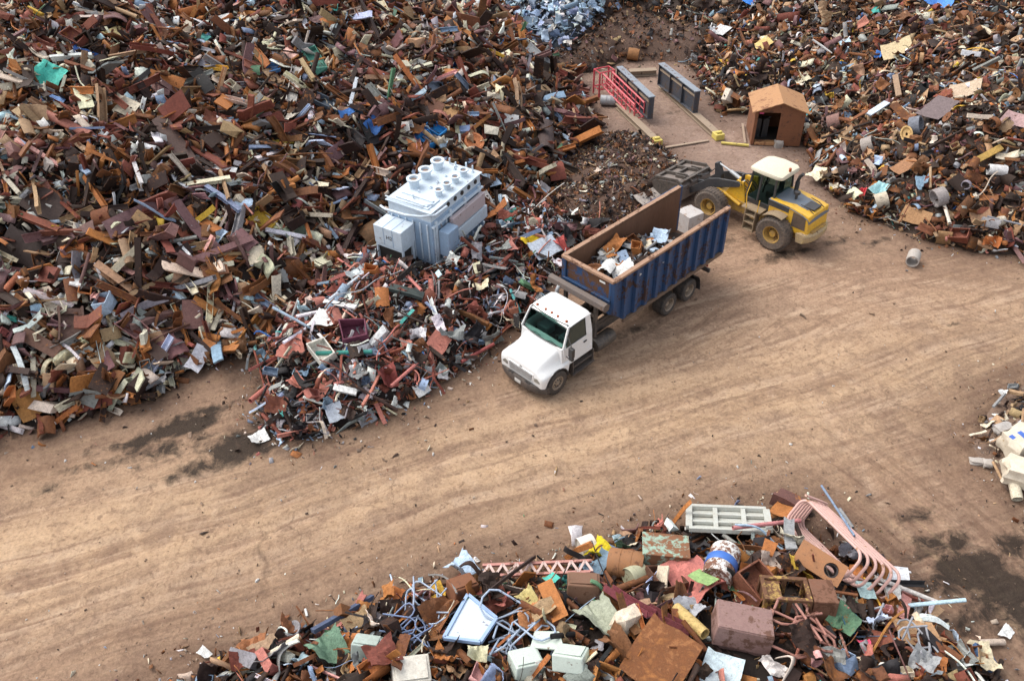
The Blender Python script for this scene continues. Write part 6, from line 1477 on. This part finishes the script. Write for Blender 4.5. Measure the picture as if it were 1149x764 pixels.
H('bent_strip', 'pink_strip', 'broad salmon-pink strip hanging on the right slope', 'strip', (1008, 676), (1004, 706), .3, .12, (.52, .24, .21), .05, .4, 0, 0, lm='salmon-pink strip')
H('steel_plate', 'tan_triangle_plate', 'tan triangular plate low on the right of near heap', 'plate', (998, 718), (1044, 724), .8, .08, (.46, .27, .14), .15, .4, 10, 2, lm='tan triangular plate')
H('dented_box', 'blue_box', 'small dark blue box at the lower right end of near heap', 'box', (1086, 744), (1106, 748), .6, .4, (.07, .13, .26), .05, .3, 0, 4, lm='small dark blue box')
H('scrap_pipe', 'pale_log', 'short pale pipe lying on the dirt at the lower right', 'pipe', (1097, 724), (1125, 723), .18, .18, (.46, .37, .30), .1, .14, 0, 1)
H('crumpled_sheet', 'white_paper', 'white crumpled paper on the dirt at lower right', 'paper', (1124, 718), (1132, 706), .3, .2, 'white', .0, .1, 0, 3)
H('scrap_pipe', 'grey_short_pipe', 'short grey pipe on the dirt above the pink tube rack', 'pipe', (941, 573), (956, 594), .12, .12, 'grey', .1, .1, 0, 1)
H('crumpled_sheet', 'white_rag', 'white rag on the dirt beside the short grey pipe', 'rag', (940, 588), (950, 592), .35, .12, 'white', .0, .08, 0, 2)
H('crumpled_sheet', 'red_plastic', 'small bright pink-red plastic piece right of the pipe tangle', 'plastic', (958, 736), (972, 738), .4, .2, (.65, .08, .16), .0, .4, 0, 1)
H('crumpled_sheet', 'blue_plastic', 'blue crumpled plastic below the pale teal plate', 'plastic', (932, 704), (952, 710), .6, .35, (.07, .2, .42), .02, .4, 0, 4)
H('scrap_pipe', 'white_stick', 'short white stick lying on the lane above the near heap', 'stick', (343, 684), (345, 692), .07, .07, 'white', .03, .05, 0, 1)
H('scrap_pipe', 'pale_log', 'short pale tube lying at the lower left edge of near heap', 'pipe', (262, 733), (284, 727), .17, .17, (.50, .46, .42), .08, .12, 0, 1)
H('crumpled_sheet', 'white_rag', 'white rag on the dirt at the left tip of near heap', 'rag', (226, 738), (234, 730), .4, .15, 'white', .0, .1, 0, 3)
# loose load in the container, each piece counted
_seen = {}
for kind, word, num in LOADKW:
    for i in range(num):
        X = _lr.uniform(-8.6, -3.3) if i % 3 else _lr.uniform(-7.2, -4.2); Y = _lr.uniform(-.9, .9)
        Z = boxload(X, Y) + _lr.uniform(0, .12); s = _lr.uniform(.4, .85)
        ext = VAR[kind][i % len(VAR[kind])][4]; col = _lr.choice(['dark brown', 'rust brown', 'grey', 'blue grey', 'orange rust', 'white', 'cream', 'black', 'dark brown', 'pale blue'])
        o = inbox(kind, kind, 'x', word, X, Y, Z, ext[0]*s, ext[1]*s, ext[2]*s, _lr.uniform(0, 360), _lr.uniform(-25, 25), _lr.uniform(-25, 25), col, _lr.uniform(.05, .4), i, 'loose scrap loaded in the container')
        zone = 'near the front end' if X > -4.6 else ('in the middle' if X > -6.2 else 'towards the rear')
        side_ = 'along its far wall' if Y < -.3 else ('along its near wall' if Y > .3 else 'at its centre line')
        o['label'] = f"{ {'blue grey': 'blue-grey', 'orange rust': 'orange rusted'}.get(col, col)} {word} in the blue container, {zone} {side_}"
m = MB(); xs = np.linspace(CL+.1, -3.3, 46); ys = np.linspace(-HW+.06, HW-.06, 18); vs = []; fs = []
for j, yy in enumerate(ys):
    for i, xx in enumerate(xs): vs.append((xx, yy, boxload(xx, yy) - .10 + .10*mnoise.noise(Vector((xx*3, yy*3, 2)))))
for j in range(len(ys)-1):
    for i in range(len(xs)-1): a = j*len(xs)+i; fs.append((a, a+1, a+len(xs)+1, a+len(xs)))
co = np.array([TRUCK @ Vector(v) for v in vs]); ptsb = [(co, np.array([i for f in fs for i in f]), np.full(len(fs), 4), (.06, .035, .025, .3))]
LOAD_PARTS = ptsb
for i in range(420):
    X = _lr.uniform(-9.3, -3.3); Y = _lr.uniform(-1.05, 1.05)
    if _lr.random() > .25 + (boxload(X, Y)-ZB): continue
    k = _lr.choice(['steel_plate', 'bent_strip', 'square_bar', 'steel_plate']); me, c0, lv, lt, ext = VAR[k][_lr.randrange(3)]
    q = Quaternion([_lr.gauss(0, 1) for _ in range(4)]).normalized(); s = .15*math.exp(_lr.gauss(0, .5))
    p3 = TRUCK @ Vector((X, Y, boxload(X, Y) - .03)); col = _lr.choice(['dark brown', 'rust brown', 'grey', 'tan', 'black', 'white', 'blue grey'])
    LOAD_PARTS.append((c0*s @ np.array(q.to_matrix()).T + np.array(p3), lv, lt, (*PAL[col][0], .3)))
# ------------------------------------------------------------------ the heaps: pieces one can tell apart as objects, the rest as one mass per heap
MIX = {  # kind weights, colour weights, pieces per square metre, (size mean, spread)
 'left': ({'steel_plate': 34, 'steel_channel': 17, 'angle_iron': 6, 'steel_beam': 9, 'scrap_pipe': 4, 'bent_strip': 9, 'crumpled_sheet': 5, 'square_bar': 9, 'curved_plate': 8, 'dented_box': 6, 'bent_rod': 1.5},
          {'dark brown': 34, 'rust brown': 22, 'red brown': 15, 'cream': 20, 'mauve': 10, 'orange rust': 9, 'white': 9, 'tan': 7, 'grey': 5, 'blue grey': 3, 'pale blue': 2.5, 'salmon red': 3, 'black': 2, 'blue': .25, 'yellow': .5, 'teal': .08, 'green': .2, 'pink': 1.5}, 27, (.60, .38)),
 'mixed': ({'crumpled_sheet': 26, 'bent_strip': 22, 'scrap_pipe': 13, 'steel_plate': 9, 'bent_rod': 26, 'angle_iron': 7, 'dented_box': 3, 'curved_plate': 5, 'square_bar': 6, 'pipe_ring': 2},
           {'red brown': 20, 'salmon red': 17, 'dark brown': 18, 'black': 11, 'white': 11, 'grey': 10, 'blue grey': 6, 'rust brown': 8, 'pale blue': 2, 'teal': .8, 'green': .5, 'cream': 5, 'blue': .4, 'orange rust': 3, 'mauve': 3}, 36, (.45, .40)),
 'fines': ({'crumpled_sheet': 30, 'bent_strip': 36, 'steel_plate': 16, 'bent_rod': 10, 'dented_box': 4, 'pipe_ring': 3}, {'dark brown': 52, 'rust brown': 20, 'grey': 8, 'tan': 12, 'black': 10, 'cream': 4, 'mauve': 6}, 44, (.19, .42)),
 'back': ({'crumpled_sheet': 34, 'bent_strip': 20, 'scrap_pipe': 8, 'steel_plate': 14, 'bent_rod': 10, 'curved_plate': 6, 'dented_box': 5, 'pipe_ring': 3}, {'dark brown': 40, 'black': 14, 'rust brown': 18, 'tan': 9, 'grey': 8, 'cream': 5, 'orange rust': 5, 'mauve': 4, 'blue grey': 3, 'white': 2}, 17, (.45, .4)),
 'brown': ({'crumpled_sheet': 30, 'bent_strip': 36, 'steel_plate': 16, 'bent_rod': 12, 'dented_box': 4, 'pipe_ring': 2}, {'dark brown': 46, 'rust brown': 20, 'tan': 12, 'grey': 6, 'black': 10, 'mauve': 6}, 13, (.25, .35)),
 'blue': ({'crumpled_sheet': 60, 'bent_strip': 15, 'bent_rod': 15, 'scrap_pipe': 5, 'curved_plate': 5}, {'pale blue': 34, 'blue grey': 34, 'grey': 8, 'white': 10, 'black': 12, 'pink': 2}, 15, (.55, .3)),
 'right': ({'curved_plate': 17, 'pipe_ring': 8, 'steel_plate': 16, 'scrap_pipe': 9, 'crumpled_sheet': 18, 'bent_strip': 20, 'wheel_disc': 4, 'dented_box': 5, 'square_bar': 6, 'bent_rod': 6, 'angle_iron': 5},
           {'dark brown': 36, 'rust brown': 28, 'tan': 18, 'orange rust': 8, 'grey': 8, 'cream': 8, 'black': 5, 'mauve': 8, 'white': 2, 'blue grey': 2.5, 'pale blue': 1, 'red brown': 8, 'blue': .5, 'salmon red': 1, 'teal': .2, 'yellow': .8}, 27, (.43, .42)),
 'front': ({'crumpled_sheet': 30, 'bent_rod': 16, 'bent_strip': 15, 'dented_box': 8, 'scrap_pipe': 10, 'steel_plate': 10, 'curved_plate': 8, 'angle_iron': 6, 'square_bar': 4, 'pipe_ring': 3, 'wheel_disc': 2},
           {'rust brown': 30, 'orange rust': 14, 'dark brown': 34, 'red brown': 8, 'grey': 7, 'white': 4, 'cream': 6, 'blue grey': 4, 'pale blue': 2.5, 'salmon red': 2, 'green': 1.5, 'teal': .7, 'black': 9, 'tan': 6, 'yellow': .8, 'pink': 1, 'mauve': 3}, 34, (.47, .42)),
 'corner': ({'crumpled_sheet': 30, 'bent_strip': 25, 'bent_rod': 12, 'steel_plate': 15, 'dented_box': 10, 'scrap_pipe': 8}, {'cream': 16, 'white': 8, 'dark brown': 24, 'tan': 18, 'grey': 10, 'rust brown': 10, 'blue grey': 3, 'black': 8}, 16, (.32, .4)),
}
HEAP_WORDS = {'left': 'tall left heap', 'mixed': 'low red heap', 'fines': 'brown fines mound', 'back': 'heap at the back', 'brown': 'brown fines heap at the back', 'blue': 'bluish shredded heap', 'right': 'tall right heap', 'front': 'near heap', 'corner': 'small pile at right edge'}
STUFF_NAME = {'left': 'rusty_offcut_heap', 'mixed': 'shredded_sheet_heap', 'fines': 'metal_fines_mound', 'back': 'dark_scrap_heap', 'brown': 'brown_fines_heap', 'blue': 'shredded_blue_metal_heap', 'right': 'curved_scrap_heap', 'front': 'appliance_scrap_heap', 'corner': 'rubble_pile'}
CAP = 230
def sample_pieces():
    P = []
    for hi, hk in enumerate(HK):
        kw, cw, dens, (sm, sp) = MIX[hk]
        poly = np.array(HEAPS[hk]['poly']); lo, hi_ = poly.min(0), poly.max(0)
        lo = np.maximum(lo, [-46, 6]); hi_ = np.minimum(hi_, [46, 80])
        n = int((hi_-lo).prod()*dens)
        xy = rng.uniform(lo, hi_, (n, 2))
        H = heap_heights(xy[:, 0], xy[:, 1]); h = H[hi]
        ok = (h > .0) & (H.argmax(0) == hi)
        xy, h = xy[ok], h[ok]
        z = surf(xy[:, 0], xy[:, 1])
        pr = project(np.c_[xy, z])
        ok = (pr[:, 0] > -170) & (pr[:, 0] < 1320) & (pr[:, 1] > -75) & (pr[:, 1] < 860) & (pr[:, 2] > 3)
        # thin out with distance: far pieces are small in the picture and hidden behind each other
        far = np.clip(1.25 - (pr[:, 2]-38)/60, .55, 1)
        ok &= rng.random(len(ok)) < far
        for ex, ey, er in EXCL:
            d = np.hypot(xy[:, 0]-ex, xy[:, 1]-ey); ok &= d > er
        xy, z, pr = xy[ok], z[ok], pr[ok]; n = len(xy)
        e = .35
        nx = surf(xy[:, 0]-e, xy[:, 1]) - surf(xy[:, 0]+e, xy[:, 1]); ny = surf(xy[:, 0], xy[:, 1]-e) - surf(xy[:, 0], xy[:, 1]+e)
        nrm = np.stack([nx, ny, np.full(n, 2*e)], 1); nrm /= np.linalg.norm(nrm, axis=1)[:, None]
        ks = rng.choice(list(kw), n, p=np.array(list(kw.values()), float)/sum(kw.values()))
        # colours run in drifts: lots of like scrap were tipped together
        cn = list(cw); w = np.array(list(cw.values()), float)/sum(cw.values())
        cs = rng.choice(cn, n, p=w)
        if hk == 'left':
            drift = fbm(xy[:, 0]*.11, xy[:, 1]*.11, 77, 2)
            up = np.clip((z-6.2)/3, 0, 1)
            alt = rng.choice(['cream', 'white', 'tan', 'mauve', 'orange rust', 'grey', 'pale blue'], n, p=[.50, .16, .08, .10, .08, .04, .04])
            cs = np.where((drift > .42) & (rng.random(n) < .46*(1-up)) & np.isin(ks, ['steel_plate', 'steel_channel', 'square_bar', 'crumpled_sheet']), alt, cs)
            cs = np.where((rng.random(n) < up*.45) & np.isin(cs, ['cream', 'white', 'grey', 'mauve', 'black']), 'rust brown', cs)
            cs = np.where((rng.random(n) < up*.3) & np.isin(cs, ['dark brown']), 'red brown', cs)
        s = sm*np.exp(rng.normal(0, sp, n))
        s = np.clip(s, sm*.45, sm*(1.75 if hk == 'front' else 1.95))
        if hk == 'left': s *= np.where(ks == 'crumpled_sheet', .7, 1)*np.clip(1.12 - (z/10)*.35, .7, 1.2)
        if hk == 'left': s *= np.where(np.isin(cs, ['cream', 'white', 'pale blue', 'salmon red', 'pink', 'blue grey']), .85, 1)
        asp = np.exp(rng.normal(0, .22, (n, 3))); asp[:, 1] *= np.where(ks == 'steel_plate', .70, 1); asp[:, 0] *= np.where(np.isin(ks, ['square_bar', 'steel_plate']), rng.uniform(.8, 1.35, n), 1); asp[:, 2] *= np.where(np.isin(ks, ['steel_plate', 'square_bar', 'bent_strip']), rng.uniform(1, 3.2, n), 1); asp[:, 0] *= np.where(np.isin(ks, ['bent_rod', 'scrap_pipe', 'angle_iron', 'steel_channel', 'steel_beam']), rng.uniform(.9, 1.7, n), 1)
        tilt = {'left': .55, 'mixed': .6, 'front': .55, 'right': .55}.get(hk, .55)
        zax = nrm + rng.normal(0, tilt, (n, 3)); zax /= np.linalg.norm(zax, axis=1)[:, None]
        yaw = rng.uniform(0, 2*np.pi, n)
        if hk == 'left':   # tipped beams slide to lie down and to the right
            yaw = np.where(rng.random(n) < .5, rng.normal(-.75, .45, n), yaw)
        xd = np.stack([np.cos(yaw), np.sin(yaw), rng.normal(0, .25, n)], 1)
        xd -= zax*(xd*zax).sum(1)[:, None]; xd /= np.linalg.norm(xd, axis=1)[:, None]
        yd = np.cross(zax, xd)
        off = rng.uniform(-.12, .55, n)*np.clip(s, .2, 1)
        if hk in ('fines', 'corner', 'brown'): off = rng.uniform(-.06, .10, n)
        c = np.c_[xy, z] + nrm*off[:, None]
        for i in range(n):
            vi = rng.integers(len(VAR[ks[i]]))
            ex = VAR[ks[i]][vi][4]
            size = s[i]*math.sqrt(max(ex[0]*asp[i, 0]*max(ex[1]*asp[i, 1], ex[2]*asp[i, 2]), 1e-4))*FPX/pr[i, 2]
            inview = 4 < pr[i, 0] < 1145 and 4 < pr[i, 1] < 760
            P.append(dict(heap=hk, kind=str(ks[i]), var=int(vi), col=str(cs[i]), c=c[i], x=xd[i], y=yd[i], z=zax[i], s=s[i]*asp[i], px=pr[i, :2], size=size if inview else 0, off=off[i], n=nrm[i]))
    return P
def mat4(p):
    M = np.eye(4); M[:3, 0] = p['x']*p['s'][0]; M[:3, 1] = p['y']*p['s'][1]; M[:3, 2] = p['z']*p['s'][2]; M[:3, 3] = p['c']; return M
PIECES = sample_pieces()
bykind = {}
for p in PIECES: bykind.setdefault(p['kind'], []).append(p)
SINGLES = []
for k, L in bykind.items():
    L.sort(key=lambda p: -p['size']*(1.25 if p['off'] > .12 else .8))
    for p in L[:CAP]:
        if p['size'] > 5:
            p['single'] = True; SINGLES.append(p)
            lift = .16*max(.3, min(1, p['s'][0])); p['c'] = p['c'] + p['n']*lift

# words for each single piece
KW = {'steel_plate': 'steel plate', 'steel_beam': 'I-beam', 'steel_channel': 'steel channel', 'angle_iron': 'angle iron', 'scrap_pipe': 'pipe', 'pipe_ring': 'short pipe ring', 'crumpled_sheet': 'crumpled sheet', 'bent_strip': 'bent metal strip',
      'dented_box': 'dented box', 'bent_rod': 'bent rod', 'square_bar': 'flat bar', 'curved_plate': 'curved plate', 'wheel_disc': 'wheel disc'}
CW = {'dark brown': 'dark brown', 'rust brown': 'rust brown', 'orange rust': 'orange rusted', 'red brown': 'red-brown', 'mauve': 'mauve', 'salmon red': 'salmon red', 'cream': 'cream', 'white': 'white', 'grey': 'grey', 'blue grey': 'blue-grey',
      'pale blue': 'pale blue', 'blue': 'blue', 'teal': 'teal', 'green': 'green', 'yellow': 'yellow', 'tan': 'tan', 'black': 'black', 'pink': 'pink'}
GROUPS = {k: w + 's in the scrap heaps' for k, w in KW.items()}; GROUPS['dented_box'] = 'dented boxes in the scrap heaps'; GROUPS['angle_iron'] = 'angle irons in the scrap heaps'
ORD = ['leftmost', 'second from left', 'third from left', 'fourth from left', 'fifth from left']; NUM = {2: 'two', 3: 'three', 4: 'four', 5: 'five'}
def where(px, lms):
    d, ph, l = min((math.hypot(px[0]-l[1][0], (px[1]-l[1][1])*1.15), l[0], l[1]) for l in lms)
    dx, dy = px[0]-l[0], px[1]-l[1]
    near = 'just ' if d < 26 else ('well ' if d > 85 else '')
    if abs(dx) > 1.6*abs(dy): w = 'left of' if dx < 0 else 'right of'
    elif abs(dy) > 1.6*abs(dx): w = 'above' if dy < 0 else 'below'
    else: w = ('above and ' if dy < 0 else 'below and ') + ('left of' if dx < 0 else 'right of')
    return f'{near}{w} the {ph}'
def label_singles():
    for p in SINGLES:
        L = p['s'][0]*VAR[p['kind']][p['var']][4][0]
        p['base'] = f"{CW[p['col']]} {KW[p['kind']]} {where(p['px'], LANDMARKS)}"; p['L'] = L
    b = {}
    for p in SINGLES: b.setdefault(p['base'], []).append(p)
    for base, L in b.items():
        if len(L) == 1: L[0]['label'] = base; continue
        L.sort(key=lambda p: -p['L'])
        sets = [('', L)] if len(L) <= 5 else [('long ', L[:len(L)//2]), ('short ', L[len(L)//2:])]
        for adj, S in sets:
            S.sort(key=lambda p: p['px'][0])
            for i, p in enumerate(S):
                if len(S) == 1: p['label'] = adj + base
                elif len(S) <= 5:
                    kw = KW[p['kind']]; pl = kw + ('es' if kw.endswith('x') else 's')
                    p['label'] = f"{ORD[i] if i < len(S)-1 else 'rightmost'} of {NUM[len(S)]} {adj}" + base.replace(kw, pl, 1)
                else: p['label'] = adj + base
label_singles()
def trim(l):
    w = l.split()
    for cut in ('just ', 'well ', 'bent metal ', 'long ', 'short ', 'above and ', 'below and '):
        if len(l.split()) > 16: l = l.replace(cut, '', 1)
    return l
PROTO = {}
for p in SINGLES:
    key = (p['kind'], p['var'])
    if key not in PROTO:
        o = bpy.data.objects.new(p['kind'], VAR[p['kind']][p['var']][0]); PROTO[key] = o
    else:
        o = PROTO[key].copy()
    COL.objects.link(o); o.matrix_world = Matrix(mat4(p).tolist())
    c, r0 = PAL[p['col']]; o.color = (*jit(c), min(1, max(0, r0 + rng.uniform(-.12, .22))))
    o['kind'] = 'thing'; o['label'] = trim(p['label']); o['category'] = KW[p['kind']].replace('bent metal strip', 'metal strip'); o['group'] = GROUPS[p['kind']]

def mass(name, parts, base=None, label=None):
    """one mesh from many placed pieces; parts: list of (coords, loop verts, loop totals, rgba)"""
    V, LV, LT, C = [], [], [], []; o = 0
    if base: parts = [base] + parts
    for co, lv, lt, rgba in parts:
        V.append(co); LV.append(lv + o); LT.append(lt); o += len(co)
        C.append(np.broadcast_to(np.asarray(rgba, np.float32), (len(co), 4)))
    V = np.concatenate(V); LV = np.concatenate(LV); LT = np.concatenate(LT); C = np.concatenate(C)
    me = bpy.data.meshes.new(name)
    me.vertices.add(len(V)); me.vertices.foreach_set('co', V.astype(np.float32).ravel())
    me.loops.add(len(LV)); me.loops.foreach_set('vertex_index', LV.astype(np.int32))
    me.polygons.add(len(LT)); me.polygons.foreach_set('loop_start', np.concatenate([[0], np.cumsum(LT)[:-1]]).astype(np.int32))
    me.update(calc_edges=True)
    a = me.attributes.new('Col', 'FLOAT_COLOR', 'POINT'); a.data.foreach_set('color', C.astype(np.float32).ravel())
    me.materials.append(M_ATT)
    ob = bpy.data.objects.new(name, me); COL.objects.link(ob); ob['kind'] = 'stuff'
    return ob
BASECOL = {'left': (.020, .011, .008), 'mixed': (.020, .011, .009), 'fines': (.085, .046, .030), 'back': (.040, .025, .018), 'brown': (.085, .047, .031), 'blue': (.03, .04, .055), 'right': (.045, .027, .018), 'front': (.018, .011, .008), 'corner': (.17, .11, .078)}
def heap_base(hi, hk, step=.22):
    poly = np.array(HEAPS[hk]['poly']); lo = np.maximum(poly.min(0)-1, [-60, 4]); hi_ = np.minimum(poly.max(0)+1, [62, 95])
    xs = np.arange(lo[0], hi_[0], step); ys = np.arange(lo[1], hi_[1], step)
    X, Y = np.meshgrid(xs, ys); x, y = X.ravel(), Y.ravel()
    H = heap_heights(x, y); z = H[hi]; mine = (z > 0)
    gz = ground_z(x, y); w = np.clip(z/.35, 0, 1); z = np.where(z > 0, gz*(1-w) - .03*(1-w) + np.maximum(z, gz)*w, gz - .15)
    rough = {'brown': .2, 'fines': .22, 'back': .3, 'corner': .15}.get(hk, .12)
    z = z + np.where(H[hi] > 0, (fbm(x*1.7, y*1.7, 13, 4)-.5)*2*rough*np.clip(H[hi]/.6, 0, 1), 0)
    ii = np.arange(len(x)).reshape(X.shape); q = np.stack([ii[:-1, :-1], ii[:-1, 1:], ii[1:, 1:], ii[1:, :-1]], -1).reshape(-1, 4)
    q = q[mine[q].any(1)]
    us, inv = np.unique(q, return_inverse=True)
    co = np.stack([x, y, z], 1)[us]
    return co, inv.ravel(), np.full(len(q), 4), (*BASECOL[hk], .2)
for hi, hk in enumerate(HK):
    parts = []
    for p in PIECES:
        if p['heap'] != hk or p.get('single'): continue
        me, co, lv, lt, ext = VAR[p['kind']][p['var']]
        M = mat4(p); c, r0 = PAL[p['col']]
        parts.append((co @ M[:3, :3].T + M[:3, 3], lv, lt, (*jit(c), min(1, max(0, r0 + rng.uniform(-.12, .22))))))
    # a litter of shards fills the gaps
    poly = np.array(HEAPS[hk]['poly']); lo = np.maximum(poly.min(0)-1.5, [-30, 8]); hi_ = np.minimum(poly.max(0)+1.5, [32, 66])
    n = int((hi_-lo).prod()*{'mixed': 30, 'front': 26, 'fines': 60, 'corner': 22, 'left': 9, 'right': 16, 'back': 14, 'brown': 26, 'blue': 12}[hk])
    xy = rng.uniform(lo, hi_, (n, 2)); d = sdist(xy[:, 0], xy[:, 1], HEAPS[hk]['poly'])
    H = heap_heights(xy[:, 0], xy[:, 1])
    ok = ((H[hi] > 0) & (H.argmax(0) == hi)) | ((H.max(0) < 0) & (rng.random(n) < np.exp(np.minimum(d, 0)/.6)*.8))
    xy = xy[ok]; z = surf(xy[:, 0], xy[:, 1]); pr = project(np.c_[xy, z])
    ok = (pr[:, 0] > -80) & (pr[:, 0] < 1230) & (pr[:, 1] > -20) & (pr[:, 1] < 810); xy, z = xy[ok], z[ok]
    cn = list(MIX[hk][1]); w = np.array(list(MIX[hk][1].values()), float); w /= w.sum(); cs = rng.choice(cn, len(xy), p=w)
    ks = rng.choice(['crumpled_sheet', 'steel_plate', 'bent_strip', 'square_bar'], len(xy))
    outd = sdist(xy[:, 0], xy[:, 1], HEAPS[hk]['poly']) < .1
    tiny = .07 if hk in ('fines', 'corner', 'brown') else .13
    if hk in ('front', 'mixed'):
        dd = sdist(xy[:, 0], xy[:, 1], HEAPS[hk]['poly']); alt = rng.choice(['cream', 'white', 'grey', 'tan', 'pale blue'], len(xy), p=[.3, .25, .15, .2, .1]); cs = np.where((dd < .7) & (rng.random(len(xy)) < .45), alt, cs)
    for i in range(len(xy)):
        me, co, lv, lt, ext = VAR[str(ks[i])][rng.integers(3)]
        if str(ks[i]) == 'crumpled_sheet': me, co, lv, lt, ext = VAR['steel_plate'][rng.integers(6)]
        q = rng.normal(size=4); q /= np.linalg.norm(q); Rm = np.array(Quaternion(q).to_matrix())
        s = tiny*math.exp(rng.normal(0, .5))*np.array([1.4, 1.6, 1.8])*(.55 if outd[i] else 1)
        c, r0 = PAL[str(cs[i])]
        parts.append(((co*s) @ Rm.T + [xy[i, 0], xy[i, 1], z[i] + rng.uniform(0, .05)], lv, lt, (*jit(c), min(1, r0+.1))))
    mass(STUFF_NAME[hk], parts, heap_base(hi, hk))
# crumbs and stones strewn over the lane
n = 9000
px = rng.uniform(-60, 1210, n); py = rng.uniform(60, 800, n)
gp = np.array([at(a, b)[:2] for a, b in zip(px, py)])
hm = heap_heights(gp[:, 0], gp[:, 1]).max(0)
dn = np.min([-sdist(gp[:, 0], gp[:, 1], HEAPS[k]['poly']) for k in ('left', 'mixed', 'fines', 'right', 'front', 'corner')], 0)
ok = (gp[:, 1] < 54) & (hm < 0) & (rng.random(n) < .16 + np.exp(-np.maximum(dn, 0)/1.2))
gp = gp[ok]; gz = ground_z(gp[:, 0], gp[:, 1]); parts = []
for i in range(len(gp)):
    me, co, lv, lt, ext = VAR['dented_box' if rng.random() < .6 else 'steel_plate'][0]
    s = .028*math.exp(rng.normal(0, .55))*np.array([1.6, 1.4, 1.2])
    q = rng.normal(size=4); q /= np.linalg.norm(q); Rm = np.array(Quaternion(q).to_matrix())
    c = [(.16, .11, .08), (.35, .28, .22), (.62, .60, .57), (.05, .035, .03), (.24, .16, .11)][rng.choice(5, p=[.3, .22, .13, .17, .18])]
    parts.append(((co*s) @ Rm.T + [gp[i, 0], gp[i, 1], gz[i] + .012], lv, lt, (*c, .0)))
mass('loose_stones', parts)
mass('container_scrap_fines', LOAD_PARTS)
